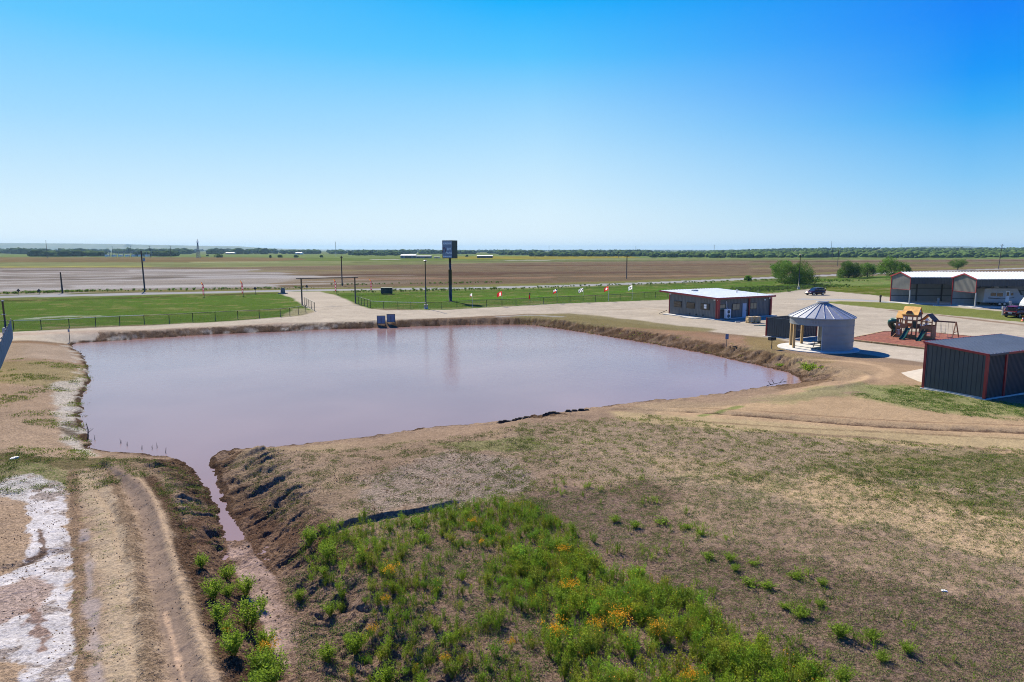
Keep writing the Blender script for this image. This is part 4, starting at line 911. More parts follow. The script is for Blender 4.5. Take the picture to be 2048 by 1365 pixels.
# ------------------------------------------------------------------ mulch bed, timber border, playset
def mulch():
    P = [G(1694, 681), G(1768, 665.5), G(1860, 667), G(1985, 680), G(2005, 700), G(1850, 699.5)]
    c = np.mean(np.array(P), 0)
    m, nt, b = newmat('red_mulch')
    tc = N(nt, 'ShaderNodeTexCoord'); nz = N(nt, 'ShaderNodeTexVoronoi'); nz.inputs['Scale'].default_value = 9; nt.links.new(tc.outputs['Object'], nz.inputs['Vector'])
    n2 = N(nt, 'ShaderNodeTexNoise'); n2.inputs['Scale'].default_value = 3; n2.inputs['Detail'].default_value = 8; n2.inputs['Roughness'].default_value = .8; nt.links.new(tc.outputs['Object'], n2.inputs['Vector'])
    r = ramp(nt, [(.35, (.085, .022, .012)), (.5, (.19, .050, .024)), (.68, (.34, .12, .07))]); nt.links.new(n2.outputs['Fac'], r.inputs[0])
    c2 = mixc(nt, .5, r.outputs[0], nz.outputs['Color'], 'OVERLAY'); nt.links.new(mixc(nt, .75, c2, r.outputs[0]), b.inputs['Base Color']); b.inputs['Roughness'].default_value = .95
    bp = N(nt, 'ShaderNodeBump'); bp.inputs['Strength'].default_value = 1; bp.inputs['Distance'].default_value = .05; nt.links.new(n2.outputs['Fac'], bp.inputs['Height']); nt.links.new(bp.outputs[0], b.inputs['Normal'])
    g = np.stack(np.meshgrid(np.arange(36, 56, .12), np.arange(66, 85, .12), indexing='ij'), -1).reshape(-1, 2)
    nx, ny = len(np.arange(36, 56, .12)), len(np.arange(66, 85, .12)); ins = inside(g[:, 0], g[:, 1], P)
    z = .10 + .05 * fbm(g[:, 0] * 1.4, g[:, 1] * 1.4, 4, 901) + .05 * fbm(g[:, 0] * 6, g[:, 1] * 6, 2, 905)
    V = np.column_stack([g, z]); idx = np.arange(nx * ny).reshape(nx, ny)
    F = np.stack([idx[:-1, :-1], idx[1:, :-1], idx[1:, 1:], idx[:-1, 1:]], -1).reshape(-1, 4); F = F[ins[F].all(1)]
    used = np.unique(F); mp = -np.ones(len(V), int); mp[used] = np.arange(len(used))
    tag(npmesh('mulch_bed', V[used], mp[F], m), kind='structure')
    t = empty('timber_border', (0, 0, 0), 0, 'weathered landscape timber edging around the red mulch', 'edging')
    for i in range(len(P)):
        a, b2 = Vector((*P[i], .09)), Vector((*P[(i + 1) % len(P)], .09)); L = (b2 - a).length; k = max(1, round(L / 2.4))
        for j in range(k):
            p, q = a.lerp(b2, j / k), a.lerp(b2, (j + 1) / k - .01); p.z = q.z = .09 + rnd.uniform(-.01, .012); MB().bar(p, q, .16, .2).build('timber', M_pine, t)
mulch()

def playset():
    ox, oy = G(1791, 676.6); t = empty('playset', (ox, oy, .12), R(-46.6), 'brown cedar climbing frame with honey-coloured house roofs, two green slides and swings', 'playset')
    def post(x, y, h, z0=0): return MB().box(x - .05, y - .05, z0, x + .05, y + .05, h).build('post', M_wood, t)
    for (x, y, h) in ((0, 0, 2.3), (0, 1.2, 2.3), (.55, 0, 2.3), (.55, 1.2, 2.3), (1.05, 0, 2.6), (1.6, 0, 2.6), (2.05, 0, 2.6), (1.6, 1.5, 2.6), (2.05, 1.5, 2.6), (.55, 1.5, 2.6), (2.55, 0, 2.2), (3.05, 0, 2.2), (3.55, 0, 2.2), (2.55, 1.4, 2.2), (3.55, 1.4, 2.2)): post(x, y, h)
    MB().box(-.02, -.02, 1.10, 2.12, 1.52, 1.17).build('deck', M_wood, t); MB().box(2.3, -.02, 1.10, 3.62, 1.42, 1.17).build('deck', M_wood, t); MB().box(2.05, .4, 1.2, 2.4, 1.1, 1.26).build('bridge', M_wood, t)
    # left small tower
    m = MB(); m.box(-.03, -.03, 0, 0.0, 1.2, 1.15); m.box(-.02, -.035, 0, .58, -.005, .95); m.box(-.02, -.035, 1.15, .58, -.005, 1.72); m.box(-.02, -.035, 2.05, .58, -.005, 2.3); m.build('panel', M_wood, t)
    def gable(x0, x1, y0, y1, ze, zr, axis, mat, name='roof', th=.05):
        m = MB()
        if axis == 'x':
            ym = (y0 + y1) / 2
            m.add([(x0, y0, ze), (x1, y0, ze), (x1, ym, zr), (x0, ym, zr), (x0, y0, ze + th), (x1, y0, ze + th), (x1, ym, zr + th), (x0, ym, zr + th)], [(0, 3, 2, 1), (4, 5, 6, 7), (0, 1, 5, 4), (1, 2, 6, 5), (2, 3, 7, 6), (3, 0, 4, 7)])
            m.add([(x1, y1, ze), (x0, y1, ze), (x0, ym, zr), (x1, ym, zr), (x1, y1, ze + th), (x0, y1, ze + th), (x0, ym, zr + th), (x1, ym, zr + th)], [(0, 3, 2, 1), (4, 5, 6, 7), (0, 1, 5, 4), (1, 2, 6, 5), (2, 3, 7, 6), (3, 0, 4, 7)])
        else:
            xm = (x0 + x1) / 2
            for xa in (x0, x1): m.add([(xa, y0, ze), (xm, y0, zr), (xm, y1, zr), (xa, y1, ze), (xa, y0, ze + th), (xm, y0, zr + th), (xm, y1, zr + th), (xa, y1, ze + th)], [(0, 3, 2, 1), (4, 5, 6, 7), (0, 1, 5, 4), (1, 2, 6, 5), (2, 3, 7, 6), (3, 0, 4, 7)])
        return m.build(name, mat, t)
    gable(-.1, .62, -.15, 1.35, 2.2, 2.95, 'x', M_woodyel)
    rf = gable(.48, 2.16, -.15, 1.65, 2.62, 3.48, 'x', M_woodyel)
    m = MB(); m.prism([(.85, 2.78), (1.55, 2.78), (1.36, 3.08), (1.05, 3.08)], -.10, .45); m.build('dormer', M_wooddark, rf)
    m = MB(); m.prism([(-.02, 2.6), (1.52, 2.6), (.75, 3.4)], 2.06, 2.10, 'x'); m.prism([(-.02, 2.6), (1.52, 2.6), (.75, 3.4)], .55, .59, 'x'); g = m.build('gable_panel', M_wooddark, t)
    MB().prism([(.5, 2.95), (1.0, 2.95), (.75, 3.2)], 2.105, 2.12, 'x').build('gable_window', M_white, g)
    # main tower panels
    m = MB(); m.box(.55, -.035, 2.42, 2.08, -.005, 2.62); m.box(.55, -.035, 1.95, 2.08, -.005, 2.08); m.box(.55, -.035, 1.17, 1.02, -.005, 1.62); m.box(1.08, -.035, 1.17, 1.2, -.005, 1.62); m.box(.58, -.035, 0, 1.05, -.005, .5); m.box(1.08, -.035, 0, 2.08, -.005, .42)
    m.box(2.07, 0, 1.17, 2.10, 1.5, 1.62); m.box(2.07, 0, 1.95, 2.10, 1.5, 2.08); m.box(2.07, 0, 2.42, 2.10, 1.5, 2.62); m.build('panel', M_wood, t)
    MB().box(1.62, -.04, 1.2, 2.02, -.01, 1.95).build('dark_panel', M_darkgreen, t)
    def pw(x0, x1, z0, z1, y=-.05, side=False):
        m = MB(); e = .035
        B = (lambda a, z_, b, zz: m.box(a, y - .02, z_, b, y, zz)) if not side else (lambda a, z_, b, zz: m.box(y, a, z_, y + .02, b, zz))
        B(x0, z0, x1, z0 + e); B(x0, z1 - e, x1, z1); B(x0, z0 + e, x0 + e, z1 - e); B(x1 - e, z0 + e, x1, z1 - e); B((x0 + x1) / 2 - .015, z0 + e, (x0 + x1) / 2 + .015, z1 - e); m.build('play_window', M_white, t)
    pw(.66, .98, 2.1, 2.41); pw(1.12, 1.56, 2.1, 2.41); pw(.2, 1.3, 2.1, 2.41, 2.12, True); pw(.10, .42, .35, .9)
    MB().tube([(.28, -.04, 1.45), (.28, -.07, 1.45)], .11, 14).build('porthole', M_white, t)
    m = MB(); m.box(.72, -.045, .45, .76, -.01, 1.1); m.box(.72, -.045, .95, 1.0, -.01, 1.0); m.box(.72, -.045, .7, 1.0, -.01, .75); m.build('pale_trim', M_woodyel, t)
    # back panels so that openings show some structure
    m = MB(); m.box(.55, 1.5, 1.17, 2.08, 1.53, 1.55); m.box(2.3, 1.4, 1.17, 3.6, 1.43, 1.55); m.build('back_panel', M_wood, t)
    # right tower
    rr = gable(2.30, 3.85, -.2, 1.6, 1.98, 2.78, 'y', M_wooddark)
    m = MB(); m.add([(2.34, -.15, 1.975), (3.07, -.15, 2.725), (3.07, 1.55, 2.725), (2.34, 1.55, 1.975)], [(0, 1, 2, 3)]); m.build('lit_roof_underside', M_woodyel, t)  # honey sheet added to paint the light coming through the left slope
    m = MB(); m.prism([(2.78, 2.12), (3.36, 2.12), (3.07, 2.42)], -.06, -.03); m.build('gable_board', M_white, t)
    m = MB(); m.box(2.5, -.035, 1.17, 3.02, -.005, 1.5); m.box(3.1, -.035, 1.17, 3.58, -.005, 1.5); m.box(2.5, -.035, 1.9, 3.58, -.005, 2.02); m.box(2.3, -.035, .62, 2.85, -.005, 1.15); m.box(3.05, -.035, .85, 3.6, -.005, 1.15); m.box(2.3, -.035, 0, 3.6, -.005, .4); m.box(3.57, 0, 0, 3.60, 1.4, 1.5); m.build('panel', M_wood, t)
    m = MB()
    for z in (1.65, 1.78): m.box(2.86, -.05, z, 3.28, -.02, z + .05)
    m.box(3.12, -.05, .5, 3.5, -.02, .56); m.box(3.12, -.05, .66, 3.5, -.02, .72); m.build('white_rail', M_white, t)
    for x in (2.45, 2.62, 2.78): MB().tube([(x, -.04, 1.58), (x, -.08, 1.58)], .06, 10).build('knob', M_white, t)
    # open slides
    def slide(x, z):
        pts = [(x, -.05, z), (x, -.35, z - .02), (x, -1.0, z * .62), (x, -1.7, z * .22), (x, -2.1, .1), (x, -2.4, .07)]
        m = MB(); w2 = .2; prof = []
        for (a, b, c) in pts:
            prof.append([(a - w2 - .03, b, c + .16), (a - w2, b, c + .16), (a - w2, b, c), (a + w2, b, c), (a + w2, b, c + .16), (a + w2 + .03, b, c + .16), (a + w2 + .03, b, c - .04), (a - w2 - .03, b, c - .04)])
        vs = [v for p in prof for v in p]; m.smooth = False
        m.add(vs, [(i * 8 + k, i * 8 + (k + 1) % 8, (i + 1) * 8 + (k + 1) % 8, (i + 1) * 8 + k) for i in range(len(pts) - 1) for k in range(8)])
        s = m.build('slide', M_green, t)
        m = MB(); m.bar((x - .22, -1.0, 0), (x - .22, -1.0, z * .6), .04); m.build('slide_strut', M_wood, s)
    slide(1.32, 1.15); slide(2.95, 1.0)
    # enclosed spiral slide on the left
    pts = []; 
    for k in range(15):
        a = R(20 + 205 * k / 14); pts.append((-.42 - .35 * math.cos(a - R(90)) * .9, .55 + .50 * math.sin(a - R(90)) - .1, 1.85 - 1.35 * k / 14))
    MB().tube([(.0, .35, 1.88)] + pts, .33, 14).build('tube_slide', M_green, t)
    MB().tube([(-.45, .1, 0), (-.45, .1, .75)], .09, 8).build('tube_support', M_tubeg, t)
    m = MB(); m.box(-.5, -.1, 0, -.05, .7, .55); m.build('rock_step', M_tubeg, t)
    # ramp and ladder rails
    m = MB(); m.bar((-.18, -.8, 0), (.03, -.05, .5), .05); m.bar((1.45, -.8, 0), (1.62, -.05, .6), .05); m.build('brace', M_wood, t)
    # swing beam with A-frame
    MB().bar((3.5, .55, 2.08), (5.75, .55, 2.08), .11, .15).build('swing_beam', M_wooddark, t)
    m = MB(); m.bar((5.70, .5, 2.1), (5.62, -.45, 0), .09); m.bar((5.70, .6, 2.1), (5.9, 1.5, 0), .09); m.bar((5.66, 0, 1.0), (5.66, 1.1, 1.0), .07); m.bar((5.66, -.3, .35), (5.85, 1.35, .35), .07); m.build('a_frame', M_wood, t)
    def swing(x, zs, w_, seat):
        m = MB(); m.tube([(x - w_, .55, 2.02), (x - w_, .55, zs)], .012, 5); m.tube([(x + w_, .55, 2.02), (x + w_, .55, zs)], .012, 5); c = m.build('swing_chain', M_galv, t)
        if seat: MB().box(x - w_, .42, zs - .03, x + w_, .68, zs).build('swing_seat', M_darkgreen, c)
    swing(4.05, .35, .2, True); swing(4.55, .9, .2, False); swing(5.2, .4, .2, True)
    m = MB(); m.bar((4.33, .55, .92), (4.77, .55, .92), .04); m.bar((4.36, .55, .74), (4.36, .55, .94), .03); m.bar((4.74, .55, .74), (4.74, .55, .94), .03); m.build('trapeze_bar', M_green, t)
playset()

# ------------------------------------------------------------------ camper shelters
def shelter(P, Q, L, ze_, label):
    px, py = P; qx, qy = Q; W = 6.0; rz = R(2)
    t = empty('camper_shelter', (qx, qy, 0), rz, label, 'carport')
    ze, zp = 4.95, 5.75; sk = 2.35
    MB().box(-.5, -.5, 0, L, W + .3, .06).build('slab', M_conc, t)
    w_ = MB(); w_.sheet((0, W, .06), (1, 0, 0), (0, 0, 1), L, ze - .06, .3, .02, nrm=(0, -1, 0)); bw = w_.build('back_wall', M_backwall, t)
    m = MB()
    for z in (1.2, 2.6, 3.6): m.bar((0, W - .08, z), (L, W - .08, z), .08, .12)
    for k in range(1, int(L // 5) + 1): m.box(k * 5 - .1, W - .22, .06, k * 5 + .1, W - .05, ze)
    m.build('girt', M_char, bw)
    g = MB(); g.sheet((0, W, 0), (0, -1, 0), (0, 0, 1), W, lambda q: (ze - sk, ze + (zp - ze) * (1 - abs(q - W / 2) / (W / 2))), .3, .03, nrm=(-1, 0, 0)); g.build('gable_skirt', simple('gable_sheet_sunlit_tone', (.15, .145, .135), .5, 0, .1, 1.5), t)  # gable sheet coloured lighter than the front skirt for its sunlit side
    w_ = MB(); w_.sheet((0, 0, 0), (1, 0, 0), (0, 0, 1), L, lambda q: (ze - 1.25, ze), .3, .03, nrm=(0, -1, 0)); w_.build('front_skirt', M_char, t)
    r = MB(); y0, y1 = -.25, W + .25; e0 = ze - .02
    for ya, yb, za, zb in ((y0, W / 2, e0, zp + .05), (y1, W / 2, e0, zp + .05)):
        r.add([(-.2, ya, za), (L, ya, za), (L, yb, zb), (-.2, yb, zb), (-.2, ya, za + .05), (L, ya, za + .05), (L, yb, zb + .05), (-.2, yb, zb + .05)], [(0, 3, 2, 1), (4, 5, 6, 7), (0, 1, 5, 4), (1, 2, 6, 5), (2, 3, 7, 6), (3, 0, 4, 7)])
        k = 0
        while k < L: r.bar((k, ya, za + .075), (k, yb, zb + .075), .12, .05); k += .6
    r.build('roof', M_whiteroof, t)
    f = MB()
    for ya, yb in ((y0, W / 2), (y1, W / 2)): f.bar((-.24, ya, e0), (-.24, yb, zp + .05), .06, .2)
    f.bar((-.06, .0, ze - sk), (-.06, .0, ze), .1); f.bar((-.06, W, 0), (-.06, W, ze), .12); f.bar((-.06, 0, ze - sk), (-.06, W, ze - sk), .05); f.bar((.0, -.06, ze - 1.25), (.2, -.06, ze - 1.25), .05); f.build('red_trim', M_red, t)
    k = 0
    while k <= L: MB().box(k - .08, -.08, .06, k + .08, .08, ze - (sk if k == 0 else 1.25)).build('steel_post', M_galv, t); k += 10 if k else 16
shelter(G(1783, 604), G(1818, 608.5), 24.0, 0, 'open white-roofed camper shelter, farther and emptier one with the sunlit gable behind the playset')
shelter(G(1908, 609), G(1949, 616), 30.0, 0, 'open white-roofed camper shelter, nearer one with a travel trailer parked under it')

def trailer(name, loc, rz, L, label, white=None):
    t = empty(name, loc, rz, label, 'travel trailer'); W = 2.4
    # side profile in x,z
    prof = [(0, .6), (.1, 3.0), (.4, 3.15), (L - 1.3, 3.15), (L - .7, 2.9), (L - .1, 1.9), (L, 1.2), (L - .15, .7), (L - .6, .55)]
    MB().prism(prof, -W / 2, W / 2).build('body', white or M_rvwhite, t, bevel=.06)
    m = MB(); m.prism([(L - 1.15, 3.0), (L - .72, 2.86), (L - .16, 1.96), (L - .5, 1.9)], -W / 2 - .015, W / 2 + .015); m.build('nose_graphic', M_dark, t)
    MB().box(.3, -W / 2 - .012, .62, L - .8, W / 2 + .012, .95).build('skirt', M_grey, t)
    MB().prism([(.8, 1.35), (3.2, 1.2), (L - 1.6, 1.45), (L - 1.6, 1.55), (3.2, 1.32), (.8, 1.5)], -W / 2 - .014, -W / 2 - .002).build('stripe', M_dark, t)
    d = MB().box(L - 3.1, -W / 2 - .03, .75, L - 2.45, -W / 2 - .002, 2.65).build('door', M_white, t); MB().box(L - 2.98, -W / 2 - .045, 1.8, L - 2.57, -W / 2 - .032, 2.45).build('door_window', M_carglass, d)
    for (a, b, c, e) in ((L - 4.6, L - 3.6, 1.7, 2.3), (1.2, 2.1, 1.8, 2.35), (L - 2.2, L - 1.8, 1.9, 2.3)): MB().box(a, -W / 2 - .025, c, b, -W / 2 - .002, e).build('window', M_carglass, t)
    MB().box(2.2, -.4, 3.16, 3.0, .4, 3.4).build('roof_unit', M_white, t, bevel=.03)
    for x in (L * .42, L * .42 + .85):
        for s in (-1, 1):
            m = MB(); m.tube([(x, s * 1.02, .36), (x, s * 1.2, .36)], .36, 20); w_ = m.build('wheel', M_tyre, t); MB().tube([(x, s * 1.2, .36), (x, s * 1.215, .36)], .2, 14).build('rim', M_rim, w_)
    m = MB(); m.bar((L - .5, .5, .55), (L + .9, 0, .5), .1); m.bar((L - .5, -.5, .55), (L + .9, 0, .5), .1); m.tube([(L + .7, 0, 0), (L + .7, 0, .5)], .04, 8); m.build('hitch', M_black, t)
    MB().tube([(L + .35, -.18, .72), (L + .35, .18, .72)], .17, 12).build('gas_bottle', M_white, t)
    return t
tx, ty = G(1925, 611)
trailer('travel_trailer', (84.2, 124.0 - 1.0, .06), R(-3), 6.9, 'white travel trailer with dark nose stripe, parked in the shade under the nearer shelter', simple('rv_white_painted_shade', (.36, .37, .38), .45, 0, .08, 1))  # body white is darkened to put the shelter's shade into the colour
nx_, ny_ = G(2040, 634); trailer('travel_trailer', (nx_ + 8.9, ny_ + 1.1, 0), R(176), 7.3, 'white camper nose just showing at the right edge beside the red car')

# ------------------------------------------------------------------ cars
def car(loc, rz, paint, label, L=4.7, W=1.85, H=1.62, kind='suv'):
    t = empty('parked_car', loc, rz, label, 'car')
    # stations along x (front = +L/2): bottom, belt, halfwidth
    xs = [-.5, -.485, -.44, -.30, -.1, .10, .22, .36, .45, .49, .5]
    belt = [.62, .92, .98, 1.0, 1.0, .99, .98, .90, .80, .66, .5]; bot = [.42, .34, .30, .28, .27, .27, .27, .28, .30, .34, .4]; hw = [.80, .88, .93, .95, .96, .96, .96, .95, .90, .82, .74]
    m = MB(); m.smooth = True; vs = []
    for i, fx in enumerate(xs):
        h = hw[i] * W / 2; b, c = bot[i], belt[i] * (H / 1.62); vs += [(fx * L, -h * .94, b), (fx * L, -h, (b + c) * .5), (fx * L, -h * .97, c - .04), (fx * L, -h * .88, c), (fx * L, 0, c + .03), (fx * L, h * .88, c), (fx * L, h * .97, c - .04), (fx * L, h, (b + c) * .5), (fx * L, h * .94, b)]
    n = 9; fs = [(i * n + k, i * n + (k + 1) % n, (i + 1) * n + (k + 1) % n, (i + 1) * n + k) for i in range(len(xs) - 1) for k in range(n)]
    m.add(vs, fs + [tuple(range(n)), tuple(reversed(range((len(xs) - 1) * n, len(xs) * n)))]); m.build('body', paint, t)
    g = MB(); g.smooth = True; st = [(-.475, .98, .97, .86), (-.40, .98, 1.5, .80), (-.30, .98, 1.59, .76), (-.05, .98, 1.62, .75), (.06, .98, 1.57, .74), (.14, .98, 1.40, .74), (.235, .98, .99, .84)]; vs = []
    for fx, b, c, w_ in st:
        c *= H / 1.62; b = .94 * H / 1.62; h0 = W / 2 * .88; h1 = W / 2 * w_ if c > 1.1 else W / 2 * .86; vs += [(fx * L, -h0, b), (fx * L, -h1, c - .03), (fx * L, -h1 * .82, c), (fx * L, h1 * .82, c), (fx * L, h1, c - .03), (fx * L, h0, b)]
    n = 6; g.add(vs, [(i * n + k, i * n + (k + 1) % n, (i + 1) * n + (k + 1) % n, (i + 1) * n + k) for i in range(len(st) - 1) for k in range(n)] + [tuple(range(n)), tuple(reversed(range((len(st) - 1) * n, len(st) * n)))]); gl = g.build('greenhouse', M_carglass, t)
    r = MB(); h1 = W / 2 * .62; k_ = H / 1.62
    r.add([(-.41 * L, -h1, 1.50 * k_), (-.30 * L, -h1, 1.61 * k_), (-.05 * L, -h1, 1.635 * k_), (.055 * L, -h1, 1.59 * k_), (.055 * L, h1, 1.59 * k_), (-.05 * L, h1, 1.635 * k_), (-.30 * L, h1, 1.61 * k_), (-.41 * L, h1, 1.50 * k_)], [(0, 1, 6, 7), (1, 2, 5, 6), (2, 3, 4, 5)]); r.build('roof_panel', paint, t)
    m = MB()
    for s in (-1, 1):
        for (xa, za, xb, zb) in ((.235, .98, .06, 1.58), (.0, 1.0, -.01, 1.6), (-.2, 1.0, -.21, 1.59), (-.46, 1.0, -.39, 1.5)): m.bar((xa * L, s * W / 2 * .87, za * k_), (xb * L, s * W / 2 * .76, zb * k_), .06, .05)
        m.bar((.06 * L, s * W / 2 * .74, 1.56 * k_), (-.39 * L, s * W / 2 * .77, 1.55 * k_), .07, .06)
    m.build('pillar', paint, t)
    for s in (-1, 1): m = MB(); m.bar((-.36 * L, s * W * .33, 1.66 * k_), (.0, s * W * .33, 1.69 * k_), .04, .03); m.build('roof_rail', M_galv, t)
    for s in (-1, 1):
        for x in (-.295, .305):
            m = MB(); m.tube([(x * L, s * (W / 2 - .22), .34), (x * L, s * (W / 2 + .01), .34)], .34, 20); w_ = m.build('wheel', M_tyre, t); MB().tube([(x * L, s * (W / 2), .34), (x * L, s * (W / 2 + .025), .34)], .22, 14).build('rim', M_rim, w_)
        MB().box(.12 * L, s * (W / 2 + .02) - .07, 1.0 * k_, .12 * L + .14, s * (W / 2 + .02) + .09, 1.13 * k_).build('mirror', paint, t, bevel=.02)
        MB().box(.455 * L, s * W * .36 - .16, .62, .492 * L, s * W * .36 + .16, .76).build('headlight', M_white, t, bevel=.02)
        MB().box(-.497 * L, s * W * .37 - .16, .86, -.465 * L, s * W * .37 + .16, 1.02).build('tail_light', M_redlens, t, bevel=.02)
    MB().box(-.506 * L, -.27, .66, -.497 * L, .27, .8).build('licence_plate', M_white, t); MB().box(-.508 * L, -.7, .84, -.49 * L, .7, .9).build('chrome_strip', M_rim, t); MB().box(.485 * L, -.5, .45, .503 * L, .5, .62).build('grille', M_dark, t)
    for e in (-1, 1): MB().box(e * .5 * L - .06, -W * .42, .34, e * .5 * L + .06, W * .42, .52).build('bumper', M_dark, t, bevel=.03)
    return t
cx_, cy_ = G(1630, 590.5); c1 = car((cx_, cy_, 0), R(205), M_maroon, 'maroon crossover parked alone at the far side of the gravel yard, with a rear rack')
m = MB(); m.bar((-2.3, -.5, 1.1), (-2.65, -.5, 1.5), .05); m.bar((-2.3, .5, 1.1), (-2.65, .5, 1.5), .05); m.bar((-2.65, -.6, 1.5), (-2.65, .6, 1.5), .05); m.bar((-2.6, -.5, 1.05), (-2.6, .5, 1.05), .3, .5); m.build('bike_rack', M_dark, c1)
cx_, cy_ = G(2043, 636); car((cx_ + .2, cy_ + 1.3, 0), R(33), M_redcar, 'dark red SUV cut by the right edge, seen from behind', H=1.72, L=4.8)
x, y = G(2045, 643); t = empty('traffic_cone', (x, y, 0), 0, 'orange traffic cone behind the dark red SUV at the right edge', 'cone')
MB().box(-.2, -.2, 0, .2, .2, .04).build('base', M_orange, t); MB().tube([(0, 0, .04), (0, 0, .72)], [.14, .03], 14).build('cone_body', M_orange, t); MB().tube([(0, 0, .36), (0, 0, .5)], [.1, .074], 14).build('reflective_band', M_white, t)

# ------------------------------------------------------------------ hookup pedestals, kerbs
for (u, v, vt, lab, mt) in ((1760, 605, 590.5, 'brown utility pedestal left of the farther shelter', M_brown), (1876, 609, 597, 'grey hookup pedestal in front of the farther shelter', M_grey), (2005, 631, 613, 'grey hookup pedestal on the grass nearest the dark red SUV', M_galv), (2019, 620, 603, 'slim grey hookup pedestal at the open front of the nearer shelter', M_grey)):
    x, y = G(u, v); h = Hh(u, v, vt); t = empty('hookup_pedestal', (x, y, 0), 0, lab, 'pedestal', 'hookup pedestals by the shelters'); MB().box(-.12, -.1, -.02, .12, .1, h - .45).build('post', mt, t); MB().box(-.17, -.14, h - .45, .17, .14, h).build('meter_box', mt, t, bevel=.02)
for (a, b, lab) in (((1866, 612), (1902, 612), 'white kerb stop in front of the farther shelter'), ((1912, 612.5), (1946, 616), 'white kerb stop at the foot of the nearer shelter')):
    p, q = G(*a), G(*b); o = MB().bar((*p, .07), (*q, .07), .3, .16).build('kerb_stop', M_conc); tag(o, lab, 'kerb')

# ------------------------------------------------------------------ big sign
def pylon():
    x, y = G(901, 603); t = empty('pylon_sign', (x, y, 0), R(-28), 'tall dark roadside pylon sign on a single post', 'sign')
    MB().tube([(0, 0, 0), (0, 0, 6.2)], .32, 20).build('lower_pole', M_black, t); MB().tube([(0, 0, 6.2), (0, 0, 8.6)], .23, 20).build('upper_pole', M_black, t)
    W_, D_ = 2.35, 1.75; z0, z1 = 8.35, 11.8
    c = MB().box(-W_ / 2, -D_ / 2, z0, W_ / 2, D_ / 2, z1).build('cabinet', M_black, t)
    # faces look left (-y side is turned to the camera by the rotation)
    f = MB().box(-W_ / 2 + .08, -D_ / 2 - .03, z0 + .1, W_ / 2 - .08, -D_ / 2 - .002, z1 - .1).build('sign_face', M_sign, t)
    MB().box(-W_ / 2 + .14, -D_ / 2 - .045, z1 - .92, W_ / 2 - .14, -D_ / 2 - .032, z1 - .2).build('sign_band', M_signband, f); MB().box(-W_ / 2 + .14, -D_ / 2 - .045, z0 + .16, W_ / 2 - .14, -D_ / 2 - .032, z0 + .56).build('sign_band', M_signband, f)
    pts = [(-.72 + .30 * math.cos(R(a)), -D_ / 2 - .05, z0 + 1.55 + .52 * math.sin(R(a))) for a in range(-50, 231, 20)]
    MB().tube(pts, .07, 6).build('horseshoe_emblem', M_emblem, f)
    for s, sz, xx, zz in (('HORSESHOE', .46, 0, z1 - .74), ('RV', .72, .42, z0 + 1.55), ('PARK', .62, .38, z0 + .85), ('STORAGE UNITS', .25, 0, z0 + .27)):
        text_mesh('lettering', s, sz, M_signlet, t, (xx, -D_ / 2 - .06, zz), (R(90), 0, 0), .74 if s == 'HORSESHOE' else 1)
pylon()
for (u, v, vt, lab) in ((762.5, 643.5, 624.5, 'left one of the two framed notice boards facing the road across the pond'), (782, 642.5, 623.5, 'right one of the two framed notice boards facing the road across the pond')):
    x, y, z = at(u, v); h = Hh(u, v, vt); t = empty('notice_board', (x, y, z), R(4), lab, 'notice board', 'notice boards on the far bank')
    MB().box(-.54, -.02, h - 1.12, .54, .02, h - .04).build('board', M_panelback, t)
    for s in (-1, 1): MB().box(s * .56 - .035, -.04, -.1, s * .56 + .035, .04, h).build('post', M_brown, t)
    m = MB(); m.box(-.52, -.04, h - .06, .52, .04, h); m.box(-.52, -.04, h - 1.16, .52, .04, h - 1.10); m.box(-.03, -.05, h - 1.0, .03, -.022, h - .25) ; m.build('frame', M_brown, t)
# dark bin by the drive
x, y = G(773, 589); h = Hh(773, 589, 576.5); t = empty('container_box', (x, y, 0), R(4), 'dark green-black box trailer body on the grass right of the entrance', 'container')
MB().box(-1.25, 0, .12, 1.25, 1.4, h).build('body', M_darkgreen, t, bevel=.04); MB().box(-1.3, -.03, h, 1.3, 1.45, h + .07).build('lid', M_darkgreen, t)
for s in (-1, 1): MB().box(s * 1.0 - .06, .1, 0, s * 1.0 + .06, 1.3, .12).build('skid', M_dark, t)
# stone by the road, mail post and the like
x, y = G(566, 588); t = empty('stone_marker', (x, y, 0), R(3), 'upright grey stone marker beside the road left of the entrance', 'marker'); m = MB(); m.prism([(-.5, 0), (.5, 0), (.45, 1.0), (.3, 1.35), (-.2, 1.4), (-.42, 1.1)], -.18, .18); m.build('stone', simple('grey_marker_stone', (.13, .14, .14), .8, 0, .3, 3, .3), t)
bm_ = MB()
for k in range(9): a = 2 * math.pi * k / 9; bm_.box(math.cos(a) * .9 - .15, math.sin(a) * .9 - .15, 0, math.cos(a) * .9 + .15, math.sin(a) * .9 + .12, .2)
bm_.build('rock_ring', simple('grey_rock', (.2, .2, .18), .9, 0, .3, 3, .3), t)
def roadsign(u, v, vt, lab, diamond=True):
    x, y = G(u, v); h = Hh(u, v, vt); t = empty('road_sign', (x, y, 0), R(10), lab, 'road sign', 'small road signs along the highway'); MB().tube([(0, 0, 0), (0, 0, h)], .05, 6).build('post', M_brown, t); s = .38; MB().prism([(-s, h - s), (0, h - 2 * s), (s, h - s), (0, h)], -.04, -.07).build('sign_plate', M_dark, t)
roadsign(511, 589, 574, 'dark diamond sign back beside the highway left of the stone marker'); roadsign(614, 582, 570, 'dark diamond sign back seen under the entrance arch')
roadsign(38, 590, 578, 'dark sign back at the far left of the highway, left of its twin'); roadsign(79, 589, 578, 'dark sign back at the far left of the highway, right of its twin')

